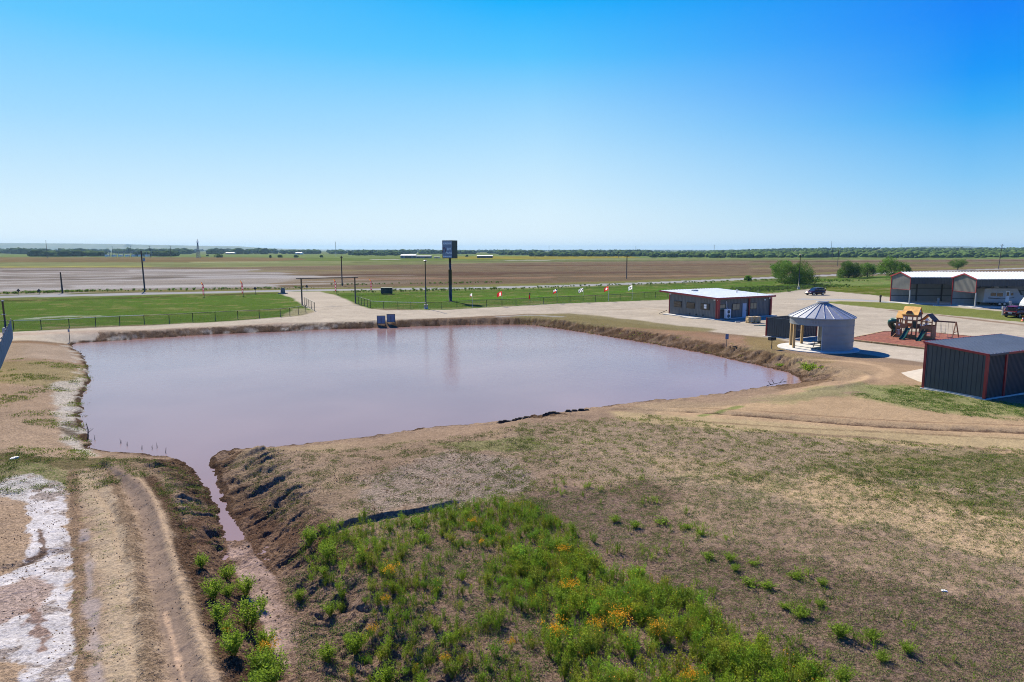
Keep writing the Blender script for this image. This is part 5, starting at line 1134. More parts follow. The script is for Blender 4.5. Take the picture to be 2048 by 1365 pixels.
# ------------------------------------------------------------------ entrance arch and fences
def arch():
    a, b = G(604.5, 611), G(711, 607); h = 4.85; c = ((a[0] + b[0]) / 2, (a[1] + b[1]) / 2); t = empty('entrance_arch', (*c, 0), 0, 'dark pipe arch with long crossbar over the gravel entrance drive', 'arch')
    for p in (a, b): MB().tube([(p[0] - c[0], p[1] - c[1], 0), (p[0] - c[0], p[1] - c[1], h)], .13, 10).build('post', M_brown, t)
    d = Vector((b[0] - a[0], b[1] - a[1], 0)).normalized(); A = Vector((a[0] - c[0], a[1] - c[1], h)); B = Vector((b[0] - c[0], b[1] - c[1], h)); MB().bar(A - d * .9, B + d * .6, .15, .15).build('crossbar', M_brown, t)
arch()
m_, nt_, b_ = newmat('chain_link_mesh')
tr_ = N(nt_, 'ShaderNodeBsdfTransparent'); mx_ = N(nt_, 'ShaderNodeMixShader'); tc_ = N(nt_, 'ShaderNodeTexCoord')
def wires(nt, ang):
    mp = N(nt, 'ShaderNodeMapping'); mp.inputs['Rotation'].default_value = (0, R(ang), 0); nt.links.new(tc_.outputs['Object'], mp.inputs[0])
    wv = N(nt, 'ShaderNodeTexWave'); wv.bands_direction = 'X'; wv.inputs['Scale'].default_value = 5; nt.links.new(mp.outputs[0], wv.inputs[0]); g = N(nt, 'ShaderNodeMath'); g.operation = 'GREATER_THAN'; g.inputs[1].default_value = .985; nt.links.new(wv.outputs['Fac'], g.inputs[0]); return g.outputs[0]
mxm = N(nt_, 'ShaderNodeMath'); mxm.operation = 'MAXIMUM'; nt_.links.new(wires(nt_, 45), mxm.inputs[0]); nt_.links.new(wires(nt_, -45), mxm.inputs[1])
b_.inputs['Base Color'].default_value = (.03, .03, .03, 1); nt_.links.new(mxm.outputs[0], mx_.inputs[0]); nt_.links.new(tr_.outputs[0], mx_.inputs[1]); nt_.links.new(b_.outputs[0], mx_.inputs[2]); nt_.links.new(mx_.outputs[0], nt_.nodes['Material Output'].inputs[0])
M_chain = m_
M_rail = simple('dark_pipe_rail', (.03, .028, .026), .45, 0, .2, 3); M_rail2 = simple('pipe_rail_painted_glare', (.62, .60, .52), .35, 0, .1, 3)  # the pale second rail colour paints in sun glare on dark pipe
def fence(pix, label, h=1.22, every=1, pale=(), bottom=True, mesh=True):
    P = [G(u, v) for u, v in pix]; o = P[0]; t = empty('chain_link_fence', (*o, 0), 0, label, 'fence'); Z = [gz(*p) for p in P]
    for i, p in enumerate(P): MB().tube([(p[0] - o[0], p[1] - o[1], Z[i] - .1), (p[0] - o[0], p[1] - o[1], Z[i] + h)], .045, 6).build('post', M_rail, t)
    def rail(idx, mat):
        m = MB()
        for i in idx: a, b = P[i], P[i + 1]; m.bar((a[0] - o[0], a[1] - o[1], Z[i] + h), (b[0] - o[0], b[1] - o[1], Z[i + 1] + h), .06)
        if idx: m.build('top_rail', mat, t)
    rail([i for i in range(len(P) - 1) if i not in pale], M_rail); rail([i for i in range(len(P) - 1) if i in pale], M_rail2)
    if mesh:
        m = MB()
        for i in range(len(P) - 1): a, b = P[i], P[i + 1]; m.add([(a[0] - o[0], a[1] - o[1], Z[i] + .05), (b[0] - o[0], b[1] - o[1], Z[i + 1] + .05), (b[0] - o[0], b[1] - o[1], Z[i + 1] + h), (a[0] - o[0], a[1] - o[1], Z[i] + h)], [(0, 1, 2, 3)])
        m.build('wire_mesh', M_chain, t)
fence([(28, 660.5), (83, 659.5), (139, 657), (192, 654), (240, 651.5), (289, 648.5), (339, 646.5), (386, 643.5), (431, 641.5), (476, 639), (519, 637), (561, 634), (580, 632), (597, 629), (612, 625.5)], 'long chain link fence between the left green field and the dirt road', pale=(0, 1, 2, 3, 4))
fence([(629.5, 622.5), (623, 618.5), (618, 615.5), (613, 612.5), (609, 610.5)], 'short splayed fence wing on the left of the entrance drive', 1.4)
fence([(711, 607), (717, 608.5), (723, 610.5), (729, 612.5), (735, 614.5), (741, 616.5)], 'short splayed fence wing on the right of the entrance drive', 1.35)
fence([(741, 616.5), (767.5, 618), (796, 619), (822, 619.5), (852, 620), (882.5, 619), (914, 617), (944.5, 615.5), (973, 614), (1004, 613), (1032, 611.5), (1060, 610), (1087, 608.5), (1114, 607), (1140, 606), (1166, 605), (1191, 604), (1216.5, 602.5), (1240, 601), (1264, 599.5), (1288, 597.5), (1311, 596), (1334, 594.5), (1358, 593)], 'long chain link fence between the right green field and the yard', pale=(0, 1, 2, 3))
fence([(1470, 586.5), (1500, 585), (1519, 584.5), (1537, 584), (1556, 583.5), (1574, 583), (1592, 581.5), (1605, 580), (1628, 578.5), (1645, 576), (1660, 573)], 'chain link fence behind the office under the mesquite tree')

def slate_fence():
    pts = [G(26.5, 678), G(24, 685), G(19, 697), G(12, 714), G(3, 735), G(-12, 770), G(-30, 815)]; o = pts[0]
    t = empty('privacy_fence', (*o, 0), 0, 'slate blue fabric screen fence at the left edge of the picture', 'fence'); n = 60; V = []; P = np.array(pts)
    seg = np.r_[0, np.cumsum(np.hypot(*np.diff(P, axis=0).T))]; s = np.linspace(0, seg[-1], n); X = np.interp(s, seg, P[:, 0]); Y = np.interp(s, seg, P[:, 1])
    for k in range(n):
        z = gz(X[k], Y[k]); h = 2.25 - .25 * min(1, s[k] / 22) + .05 * math.sin(s[k] * 2.4) - .03 * abs(math.sin(s[k] * 1.03))
        for j in range(7): V.append((X[k] - o[0] + .05 * math.sin(s[k] * 2.1 + j * .9) * math.sin(j / 6 * math.pi), Y[k] - o[1], z + .05 + (h - .05) * j / 6))
    m = MB(); m.smooth = True; m.add(V, [(k * 7 + j, (k + 1) * 7 + j, (k + 1) * 7 + j + 1, k * 7 + j + 1) for k in range(n - 1) for j in range(6)]); m.build('screen', M_slate, t)
    q = 0
    while q <= seg[-1]:
        x, y = np.interp(q, seg, P[:, 0]), np.interp(q, seg, P[:, 1]); MB().tube([(x - o[0] - .06, y - o[1], -.8), (x - o[0] - .06, y - o[1], gz(x, y) + 2.28 - .2 * min(1, q / 22))], .04, 6).build('post', M_galv, t); q += 3
    # fence running left from its far end
    x, y = G(12, 668); 
    a = empty('light_pole', (G(14, 673)[0], G(14, 673)[1], 0), 0, 'short black lamp pole behind the slate fence at the left edge', 'lamp pole')
    h = Hh(14, 673, 603); MB().tube([(0, 0, 0), (-.12, 0, h)], .10, 8).build('pole', M_black, a); MB().box(-.35, -.1, h * .62, .12, .1, h * .62 + .06).build('bracket', M_grey, a); MB().box(-.22, -.12, h, .0, .12, h + .12).build('lamp_head', M_grey, a)
    MB().box(-.3, -.25, 0, .3, .25, 1.0).build('footing', M_grey, a)
slate_fence()
fence([(-60, 663.5), (-20, 662.5), (10, 661.5), (28, 660.5)], 'short stretch of chain link fence left of the slate fence')

# ------------------------------------------------------------------ lamps, poles, flags
def lamp(u, v, vt, label):
    x, y = G(u, v); h = Hh(u, v, vt); t = empty('light_pole', (x, y, 0), 0, label, 'lamp pole')
    MB().tube([(0, 0, .7), (0, 0, h - .3)], [.11, .08], 10).build('pole', M_black, t); MB().tube([(0, 0, -.1), (0, 0, .75)], .35, 16).build('footing', M_conc, t)
    hd = MB().tube([(0, 0, h - .3), (0, 0, h - .12)], [.12, .32], 12).build('lamp_head', M_black, t); MB().tube([(0, 0, h - .12), (0, 0, h + .02)], [.30, .12], 12).build('lens', M_lamp, hd)
lamp(852, 618, 520.5, 'tall black lamp pole on concrete footing left of the pylon sign'); lamp(1597, 579, 508.5, 'tall black lamp pole in front of the large mesquite tree')
def pole(u, v, vt, label, r=.16, arm=0, lean=0, extra=None, mat=None, group='utility poles'):
    x, y = G(u, v); h = Hh(u, v, vt); t = empty('utility_pole', (x, y, 0), 0, label, 'utility pole', group)
    MB().tube([(-lean * .5, 0, -.2), (lean * .5, 0, h)], [r, r * .7], 8).build('pole', mat or M_polewood, t)
    if arm:
        m = MB(); m.bar((lean * .5 - arm, 0, h - .5), (lean * .5 + arm, 0, h - .5), .14, .14); a = m.build('crossarm', mat or M_polewood, t)
        for s in (-1, 0, 1): MB().tube([(lean * .5 + s * arm * .85, 0, h - .45), (lean * .5 + s * arm * .85, 0, h - .2)], .06, 6).build('insulator', M_grey, a)
    if extra:
        z0, s = extra; MB().tube([(s * .42, 0, h - z0 - .9), (s * .42, 0, h - z0)], .26, 10).build('transformer', M_grey, t)
    return h
pole(289, 583, 502, 'tall dark wooden utility pole with transformer, standing at the field edge left of the entrance', .2, 0, -.25, (1.6, 1))
pole(125, 587, 545, 'short stout wooden pole beside the highway at the far left', .2, 0, -.12)
pole(684.5, 572, 512, 'wooden utility pole seen through the entrance arch', .18, .4)
pole(1253, 558, 511, 'wooden utility pole at the field edge right of the pylon sign', .2, .9)
pole(1675, 533, 500, 'wooden utility pole with transformer behind the dark round tree', .2, 1.4, .3, (1.0, 1))
pole(1998, 538, 489, 'leaning wooden utility pole above the shelters at far right', .22, 1.0, .9, (1.2, 1))
for (u, v, vt, lab, ar) in ((95, 517, 481, 'tall distant pole rising over the tree belt at far left', 0), (226, 514.5, 492, 'distant transmission pole, leftmost of four above the left tree belt', 2), (263, 515, 492, 'distant transmission pole, second of four from the left', 2), (301, 515.5, 493, 'distant transmission pole, third of four from the left', 2), (342, 515.5, 492, 'distant transmission pole, rightmost of four left of the lattice tower', 2),
        (1070, 517, 501, 'distant pole right of the barn on the horizon fields', 1.5), (1208, 515.5, 502, 'distant pole on the field edge above the leftmost flags', 1.5), (1237, 516, 502, 'distant pole just left of the field edge pole', 1.5), (1304, 517.5, 502, 'distant pole just right of the field edge pole', 1.5), (1378, 518, 503, 'distant pole before the scrub, above the office left end', 1.5), (1463, 516.5, 498, 'distant pole in front of the scrub above the office', 1.5), (1557, 517, 497, 'distant pole just above the large mesquite tree', 1.5), (1664, 518, 497, 'distant pole beyond the brown field left of the dark round tree', 1.5), (1793, 515, 497, 'distant pole above the tree left of the shelters', 1.5), (1937, 516, 500, 'distant pole above the small tree behind the shelters', 1.5)):
    pole(u, v, vt, lab, .28, ar, 0, None, M_polewood, 'far utility poles')
for (u, v, vt, lab) in ((672, 514, 484, 'thin pale radio mast on the horizon left of the pylon sign'), (1098, 506, 492, 'thin radio mast on the horizon right of the pylon sign'), (1271.5, 507, 492, 'thin radio mast on the horizon above the field edge pole'), (1428, 507, 490, 'thin radio mast on the horizon above the office'), (1587, 507, 491, 'thin radio mast on the horizon above the large mesquite'), (1662, 507, 482, 'tallest thin radio mast on the right horizon'), (1801, 507, 489, 'thin radio mast left of the blue hills on the right'), (1731, 507, 490, 'short thin mast on the small blue hill')):
    x, y = G(u, v); h = Hh(u, v, vt); t = empty('radio_mast', (x, y, 0), 0, lab, 'mast', 'radio masts on the horizon'); MB().tube([(0, 0, -5), (0, 0, h)], .5 * y / 1900, 4).build('mast', M_grey, t)
def lattice():
    x, y = G(397, 516); h = Hh(397, 516, 479); t = empty('lattice_tower', (x, y, 0), 0, 'steel lattice radio tower on the left horizon', 'tower'); m = MB(); b = 3.6
    for i in (-1, 1):
        for j in (-1, 1): m.bar((i * b / 2, j * b / 2, 0), (i * .35, j * .35, h * .82), .30)
    for k in range(9):
        z0, z1 = h * .82 * k / 9, h * .82 * (k + 1) / 9; a0, a1 = b / 2 + (.35 - b / 2) * k / 9, b / 2 + (.35 - b / 2) * (k + 1) / 9
        for s in (-1, 1): m.bar((-a0, s * a0, z0), (a1, s * a1, z1), .16); m.bar((a0, s * a0, z0), (-a1, s * a1, z1), .16); m.bar((s * a0, -a0, z0), (s * a1, a1, z1), .16)
    m.build('lattice_frame', M_farblue, t); m = MB(); m.tube([(0, 0, h * .8), (0, 0, h)], .3, 6)
    m.build('antenna', M_farwhite, t); m = MB()
    for s in (-1, 1): m.box(s * .9 - .2, -.2, h * .78, s * .9 + .2, .2, h * .9)
    m.build('panel_antenna', M_farwhite, t)
lattice()
def flag(u, v, vt, label, mats, pat, w=1.15, hh=.75, cat='flag'):
    x, y = G(u, v); h = Hh(u, v, vt); t = empty('pole_flag', (x, y, 0), R(5), label, 'flag', 'flags along the right fence')
    MB().tube([(0, 0, 0), (0, 0, h)], .025, 6).build('flagpole', M_white, t); nx, nz = 12, 8
    g = {}
    for i in range(nx):
        for j in range(nz):
            k = pat((i + .5) / nx, (j + .5) / nz); g.setdefault(k, []).append((i, j))
    def P(i, j): a, b = i / nx, j / nz; return (-a * w * .8, .14 * math.sin(a * 7 + b * 1.3) * a, h - .02 - (1 - b) * hh - a * a * w * .35)
    w *= .82; hh *= .82
    V = [P(i, j) for i in range(nx + 1) for j in range(nz + 1)]; m = MB()
    m.v = V; ks = sorted(g)
    for kk, k in enumerate(ks):
        for (i, j) in g[k]: m.f.append((i * (nz + 1) + j, (i + 1) * (nz + 1) + j, (i + 1) * (nz + 1) + j + 1, i * (nz + 1) + j + 1)); m.m.append(kk); m.sm.append(True)
    m.build('flag_cloth', [mats[k] for k in ks], t)
MM = {'r': M_flagred, 'w': M_flagwhite, 'b': M_flagblue, 'k': M_dark, 'y': M_flagyel}
flag(944.5, 616, 587, 'small white and red flag, leftmost on the fence', MM, lambda a, b: 'r' if b < .3 and a > .4 else 'w', .6, .6)
flag(1004, 613, 583, 'red flag with white centre on the fence right of the pylon sign', MM, lambda a, b: 'w' if abs(a - .4) < .14 and b < .8 else 'r', 1.35, .9)
flag(1114, 607, 578, 'navy, white and red flag with a pale star on the fence', MM, lambda a, b: ('w' if abs(a - .17) + abs(b - .5) < .12 else 'b') if a < .34 else ('w' if b > .5 else 'r'), 1.1, .85)
flag(1166, 605, 576, 'white flag with dark diagonal marks on the fence', MM, lambda a, b: 'b' if .3 < (a * .8 + b * .5) < .5 or .75 < (a * .8 + b * .5) < .9 else 'w', 1.35, .85)
flag(1216.5, 603, 573, 'orange-red flag with pale oval on the fence left of the white flag', MM, lambda a, b: 'w' if ((a - .5) / .25) ** 2 + ((b - .5) / .3) ** 2 < 1 else 'r', 1.3, .95)
flag(1264, 600, 571, 'white flag with small dark oval, rightmost on the fence', MM, lambda a, b: 'k' if ((a - .45) / .2) ** 2 + ((b - .45) / .2) ** 2 < 1 else 'w', 1.2, .95)
def lowflag(u, v, vt, label, red=True):
    x, y = G(u, v); h = Hh(u, v, vt); t = empty('furled_flag', (x, y, 0), 0, label, 'flag'); MB().tube([(0, 0, 0), (0, 0, h)], .025, 6).build('flagpole', M_brown, t)
    m = MB(); m.smooth = True; m.tube([(-.04, 0, h * .32), (-.12, 0, h * .45), (-.10, .02, h * .6), (-.02, 0, h * .68)], [.02, .13, .1, .03], 7); m.build('flag_cloth', M_flagred, t); m = MB(); m.tube([(-.03, -.02, h * .62), (-.05, -.04, h * .72), (0, 0, h * .78)], [.09, .1, .03], 7); m.build('flag_cloth', M_flagblue, t)
lowflag(1060, 610.5, 578, 'furled red and navy flag hanging limp on the fence')
def feather(u, v, vt, label, s=1):
    x, y = G(u, v); h = Hh(u, v, vt); t = empty('feather_flag', (x, y, 0), R(8), label, 'feather flag', 'feather flags by the highway'); pts = []; out = []
    for k in range(13):
        q = k / 12; zz = h * (.18 + .82 * q); xo = .0 if q < .6 else -((q - .6) / .4) ** 2 * .55; pts.append((xo, 0, zz)); wv = .32 * (1 - max(0, q - .75) * 3.6); out.append((xo - max(.03, wv), .05 * math.sin(q * 9), zz - .06))
    MB().tube([(0, 0, 0)] + pts, .03, 6).build('mast', M_dark, t); m = MB(); cols = 6
    for c in range(cols):
        f_ = c / (cols - 1); m.v += [tuple(p[i_] + (o_[i_] - p[i_]) * f_ for i_ in range(3)) for p, o_ in zip(pts, out)]
    for c in range(cols - 1):
        for k in range(12): m.f.append((c * 13 + k, c * 13 + k + 1, (c + 1) * 13 + k + 1, (c + 1) * 13 + k)); m.m.append(1 if k > 9 else (2 if (c in (1, 2, 3) and k in (1, 2, 4, 5, 7, 8)) else 0)); m.sm.append(True)
    m.build('flag_cloth', [M_feather, M_flagyel, M_featherwhite], t)
feather(409, 595, 564, 'thin red and white feather flag, leftmost by the highway'); feather(487, 592.5, 561, 'red and white feather flag, second from the left by the highway'); feather(673, 588, 558, 'orange-topped feather flag seen through the entrance arch'); feather(744, 585.5, 557.5, 'orange-topped feather flag, rightmost, beside the dark container')

# ------------------------------------------------------------------ far farm buildings
def barn(u0, u1, v, vt, label, roof, wall, depth=12, name='barn', slope=.25):
    a, b = G(u0, v), G(u1, v); h = Hh(u0, v, vt) ; W_ = math.hypot(b[0] - a[0], b[1] - a[1]); t = empty(name, (*a, 0), math.atan2(b[1] - a[1], b[0] - a[0]), label, 'building')
    zb = gz(*a); hw_ = h * (1 - slope); MB().box(0, 0, zb - 3, W_, depth, hw_).build('wall', wall, t); m = MB(); m.prism([(-.3, hw_), (depth + .3, hw_), (depth / 2, h)], -.3, W_ + .3, 'x'); m.build('roof', roof, t)
    k = max(1, int(W_ / 9))
    for i in range(k): MB().box(W_ * (i + .3) / k, -.05, zb, W_ * (i + .7) / k, -.02, hw_ * .7).build('door', M_dark, t)
barn(801, 831, 517, 509.5, 'grey barn with pale roof, left of the long low shed', M_farwhite, M_farblue, 14); barn(829, 862, 517, 511.5, 'long low dark shed joined to the grey barn', M_farblue, M_farblue, 8)
barn(954, 985, 516.5, 511, 'dark long shed with bright white roof right of the pylon sign', M_farwhite, M_dark, 10); barn(868, 879, 517, 514, 'tiny grey shed between the barn and the pylon sign', M_farblue, M_farblue, 5)
barn(451, 468, 509, 505.5, 'long white-roofed farm building on the left horizon', M_farwhite, M_farblue, 12); barn(591, 603, 509.5, 505, 'bright white farm building on the horizon left of the arch', M_farwhite, M_farwhite, 14)
barn(96, 103, 512.5, 507, 'small white house among the left tree belt', M_farwhite, M_farwhite, 8); barn(83, 88, 513, 509.5, 'tiny white trailer beside the left tree belt', M_farwhite, M_farwhite, 5)
barn(198, 212, 508, 504.3, 'pale long roof behind the left tree belt', M_farwhite, M_farwhite, 8)
def substation():
    t = empty('substation', (*G(250, 513.5), 0), 0, 'pale electrical substation frames among the left transmission poles', 'substation'); m = MB(); b = MB()
    for k in range(11): x = -30 + k * 7.0; m.bar((x, 0, 0), (x, 0, 7 + 2 * (k % 3)), .5); 
    m.bar((-30, 0, 7), (40, 0, 7), .4); m.build('steel_frame', M_farblue, t)
    for k in range(7): b.box(-28 + k * 10, -4, 0, -23 + k * 10, 2, 2.8)
    b.build('equipment_box', M_farwhite, t)
substation()

# ------------------------------------------------------------------ vegetation
def leaf_quads(P, D, L, W_, rg, fold=0):
    """one kite-shaped leaf at each P along direction D"""
    n = len(P); D = D / np.linalg.norm(D, axis=1, keepdims=True); A = rg.normal(size=(n, 3)); S = np.cross(D, A); S /= np.linalg.norm(S, axis=1, keepdims=True)
    L = L[:, None]; W_ = W_[:, None]
    V = np.stack([P, P + D * L * .45 + S * W_, P + D * L, P + D * L * .45 - S * W_], 1).reshape(-1, 3)
    return V, np.arange(4 * n).reshape(n, 4)
def weed_variant(seed, stems, h, spread, leafL=.07, flower=0.0, dens=1.0):
    rg = np.random.default_rng(seed); P = []; D = []; tips = []; SV = []; SF = []
    for k in range(stems):
        a = rg.uniform(0, 2 * math.pi); lean = rg.uniform(.1, 1) * spread; hh = h * rg.uniform(.65, 1.05); top = np.array([math.cos(a) * lean, math.sin(a) * lean, hh]); base = np.array([math.cos(a), math.sin(a), 0]) * .04
        mid = (base + top) / 2 + np.array([0, 0, hh * .12]); n = max(6, int(hh / .026 * dens)); q = rg.uniform(.12, 1, n) ** .75
        pts = ((1 - q) ** 2)[:, None] * base + (2 * q * (1 - q))[:, None] * mid + (q * q)[:, None] * top
        ang = rg.uniform(0, 2 * math.pi, n); d = np.stack([np.cos(ang), np.sin(ang), rg.uniform(-.1, .7, n)], 1); P.append(pts); D.append(d); tips.append(top)
        w_ = .004; o = len(SV) * 1
        for (p_, q_) in ((base, mid), (mid, top)):
            o = len(SV); SV += [p_ + [w_, 0, 0], p_ - [w_, 0, 0], q_ - [w_, 0, 0], q_ + [w_, 0, 0], p_ + [0, w_, 0], p_ - [0, w_, 0], q_ - [0, w_, 0], q_ + [0, w_, 0]]; SF += [(o, o + 1, o + 2, o + 3), (o + 4, o + 5, o + 6, o + 7)]
        # side sprigs
        m = int(n * .5); q = rg.uniform(.35, 1, m); pp = ((1 - q) ** 2)[:, None] * base + (2 * q * (1 - q))[:, None] * mid + (q * q)[:, None] * top + rg.normal(0, .05 + .05 * h, (m, 3)); P.append(pp); D.append(rg.normal(size=(m, 3)) + [0, 0, .8])
    P = np.concatenate(P); D = np.concatenate(D); P[:, 2] = np.abs(P[:, 2]); n = len(P)
    V, F = leaf_quads(P, D, rg.uniform(.7, 1.2, n) * leafL, rg.uniform(.7, 1.2, n) * leafL * .17, rg)
    t = np.repeat(rg.uniform(.65, 1.25, n), 4)[:, None] * np.array([[1, 1, 1]]); mi = np.zeros(len(F), int)
    if len(SV): F = np.vstack([F, np.array(SF) + len(V)]); V = np.vstack([V, np.array(SV)]); t = np.vstack([t, np.full((len(SV), 3), .6)]); mi = np.r_[mi, np.zeros(len(SF), int)]
    if flower:
        tips = np.array(tips); k = int(flower * len(tips) * 9); c = tips[rg.integers(0, len(tips), k)] + rg.normal(0, 1, (k, 3)) * [.06, .06, .035] + [0, 0, .02]
        d = rg.normal(size=(k, 3)) * .5; FV, FF = leaf_quads(c, d + [0, 0, .6], rg.uniform(.028, .045, k), rg.uniform(.012, .02, k), rg)
        F = np.vstack([F, FF + len(V)]); V = np.vstack([V, FV]); t = np.vstack([t, np.repeat(rg.uniform(.8, 1.15, k), 4)[:, None] * np.ones((1, 3))]); mi = np.r_[mi, np.ones(len(FF), int)]
    return V.astype(np.float32), F, t.astype(np.float32), mi
def scatter(name, variants, X, Y, S, rg, mats, label=None, kind='stuff', tint=None, zoff=0):
    Z = height(X, Y, False); Vs = []; Fs = []; Ts = []; Ms = []; off = 0; vi = rg.integers(0, len(variants), len(X)); A = rg.uniform(0, 2 * math.pi, len(X))
    for k, (V, F, T, M) in enumerate(variants):
        m = np.nonzero(vi == k)[0]
        if not len(m): continue
        c, s_ = np.cos(A[m])[:, None], np.sin(A[m])[:, None]; sc_ = S[m][:, None]
        x = (V[None, :, 0] * c - V[None, :, 1] * s_) * sc_ + X[m][:, None]; y = (V[None, :, 0] * s_ + V[None, :, 1] * c) * sc_ + Y[m][:, None]; z = V[None, :, 2] * sc_ + Z[m][:, None] + zoff
        Vs.append(np.stack([x, y, z], -1).reshape(-1, 3)); n = len(V); Fs.append((F[None] + (np.arange(len(m)) * n)[:, None, None] + off).reshape(-1, 4)); off += n * len(m)
        tt = np.broadcast_to(T[None], (len(m), n, 3)) * (tint[m][:, None, :] if tint is not None else rg.uniform(.75, 1.2, (len(m), 1, 1))); Ts.append(tt.reshape(-1, 3)); Ms.append(np.tile(M, len(m)))
    o = npmesh(name, np.concatenate(Vs), np.concatenate(Fs), None, tint=np.concatenate(Ts), mats=mats, midx=np.concatenate(Ms)); tag(o, kind=kind)
    if label: o['label'] = label
    return o
def sample_poly(px, n, rg, world=None):
    P = np.array(world if world is not None else [G(u, v) for u, v in px]); lo, hi = P.min(0), P.max(0); out = np.zeros((0, 2))
    while len(out) < n: q = rg.uniform(lo, hi, (n * 3, 2)); out = np.vstack([out, q[inside(q[:, 0], q[:, 1], P)]])
    return out[:n]
def clump(pts, scale, thr, seed, rg, soft=.12):
    v = fbm(pts[:, 0] / scale, pts[:, 1] / scale, 3, seed); return pts[rg.uniform(0, 1, len(pts)) < np.clip((v - thr) / soft, 0, 1)]
def plants():
    rg = np.random.default_rng(5); mats = [M_leaf, M_flower]
    bush = [weed_variant(100 + k, 20, .56, .32, .058) for k in range(5)]; tall = [weed_variant(120 + k, 9, .58, .20, .050) for k in range(7)]; small = [weed_variant(140 + k, 7, .30, .18, .042) for k in range(6)]; wisp = [weed_variant(180 + k, 4, .55, .16, .035, .10, .6) for k in range(4)]; flw = [weed_variant(160 + k, 16, .60, .30, .045, 1.6) for k in range(3)]
    # dense weed patch
    dense = [(1080, 1090), (1180, 1120), (1300, 1160), (1400, 1220), (1500, 1290), (1640, 1365), (1760, 1480), (1100, 1480), (1090, 1300), (1060, 1200), (1020, 1120)]
    mid = [(880, 1018), (1040, 1000), (1130, 1050), (1200, 1110), (1100, 1180), (1080, 1300), (1060, 1480), (640, 1480), (720, 1240), (640, 1130), (640, 1072), (720, 1050)]
    top = [(880, 1010), (1050, 998), (1140, 1060), (1280, 1120), (1200, 1130), (1000, 1100), (900, 1060)]
    A = clump(sample_poly(dense, 1900, rg), .8, .26, 3, rg, .2); B = clump(sample_poly(mid, 2700, rg), .6, .33, 5, rg, .25); Cc = clump(sample_poly(top, 700, rg), .7, .32, 7, rg, .25); D = clump(sample_poly([(590, 1060), (740, 1040), (760, 1120), (620, 1150)], 90, rg), .5, .35, 9, rg)
    tn = lambda n, g: np.stack([rg.uniform(.8, 1.25, n) * g, rg.uniform(.85, 1.2, n), rg.uniform(.7, 1.2, n) * g], 1)
    scatter('weed_patch', tall + bush[:3] + small[:3] + wisp, A[:, 0], A[:, 1], rg.uniform(.35, 1.05, len(A)), rg, mats, 'dense bright green weeds covering the foreground', tint=tn(len(A), 1.05))
    scatter('sparse_weeds', tall[:4] + bush[3:] + small + wisp, B[:, 0], B[:, 1], rg.uniform(.3, .8, len(B)), rg, mats, 'looser grey-green weeds over bare soil', tint=tn(len(B), 1.0) * .85)
    scatter('upper_weeds', small + tall[:3] + wisp, Cc[:, 0], Cc[:, 1], rg.uniform(.35, .8, len(Cc)), rg, mats, 'short weeds along the top of the weedy ground', tint=tn(len(Cc), .9) * .9)
    scatter('edge_weeds', small + tall[:2], D[:, 0], D[:, 1], rg.uniform(.6, 1.1, len(D)), rg, mats, 'weeds at the broken edge of the bank')
    # scattered on the bare soil to the right
    E1 = clump(sample_poly([(1080, 960), (1300, 980), (1560, 1120), (2050, 1365), (2200, 1500), (1760, 1500), (1600, 1330), (1400, 1190), (1250, 1100)], 1000, rg), .9, .56, 11, rg)
    scatter('scattered_weeds', small, E1[:, 0], E1[:, 1], rg.uniform(.35, 1.0, len(E1)), rg, mats, 'small weeds dotted over the dark bare soil')
    # low creeping tufts
    def tuft(seed, n, r, h, L):
        q = np.random.default_rng(seed); P = np.stack([q.normal(0, r, n), q.normal(0, r, n), np.abs(q.normal(0, h, n)) + .005], 1); V, F = leaf_quads(P, q.normal(size=(n, 3)) * [1, 1, .4] + [0, 0, .6], q.uniform(.6, 1.3, n) * L, q.uniform(.6, 1.3, n) * L * .18, q); return V.astype(np.float32), F, (np.repeat(q.uniform(.6, 1.3, n), 4)[:, None] * np.ones((1, 3))).astype(np.float32), np.zeros(n, int)
    tf = [tuft(200 + k, 12, .06, .02, .055) for k in range(6)]; tf2 = [tuft(220 + k, 16, .12, .03, .10) for k in range(5)]
    def low(name, px, n, thr, sc_, seed, S, label, vv=tf, tint=None):
        p = clump(sample_poly(px, n, rg), sc_, thr, seed, rg, .25); scatter(name, vv, p[:, 0], p[:, 1], rg.uniform(*S, len(p)), rg, [M_grassleaf], label, tint=None if tint is None else np.ones((len(p), 3)) * tint * rg.uniform(.8, 1.2, (len(p), 1)))
    low('low_weeds', [(960, 1000), (1300, 960), (1640, 930), (2100, 900), (2300, 1240), (2300, 1700), (1700, 1700), (1640, 1370), (1250, 1110)], 36000, .27, .28, 31, (.3, .95), 'creeping low weeds on the dark soil at right')
    low('low_weeds', [(1040, 850), (1300, 830), (1560, 865), (2100, 900), (2150, 1100), (1600, 960), (1300, 960), (960, 1000)], 9500, .36, .35, 33, (.3, .8), 'creeping low weeds on the paler soil further back', tf2, (1.25, 1.1, .9))
    low('low_weeds', [(450, 905), (900, 862), (1060, 850), (1100, 1000), (880, 1015), (620, 1060), (520, 1000)], 9000, .40, .6, 35, (.5, 1.2), 'sparse creeping weeds on the near bank', tint=(.8, .72, .6))
    low('low_weeds', [(560, 1080), (900, 1000), (1100, 1000), (1100, 1600), (640, 1600)], 9000, .36, .5, 37, (.5, 1.3), 'creeping weeds between the taller ones')
    low('track_grass', [(150, 960), (215, 1030), (250, 1150), (262, 1500), (150, 1500), (145, 1200)], 1500, .42, .5, 39, (.3, .6), 'short dry grass on the old track', tint=(1.5, 1.3, 1.0))
    low('track_grass', [(-60, 905), (200, 900), (360, 915), (420, 960), (450, 1060), (380, 1080), (300, 960), (180, 985), (-60, 990)], 4200, .40, .8, 41, (.7, 1.6), 'low grass and weeds beside the narrow end of the pond', tf, (.85, .78, .6))
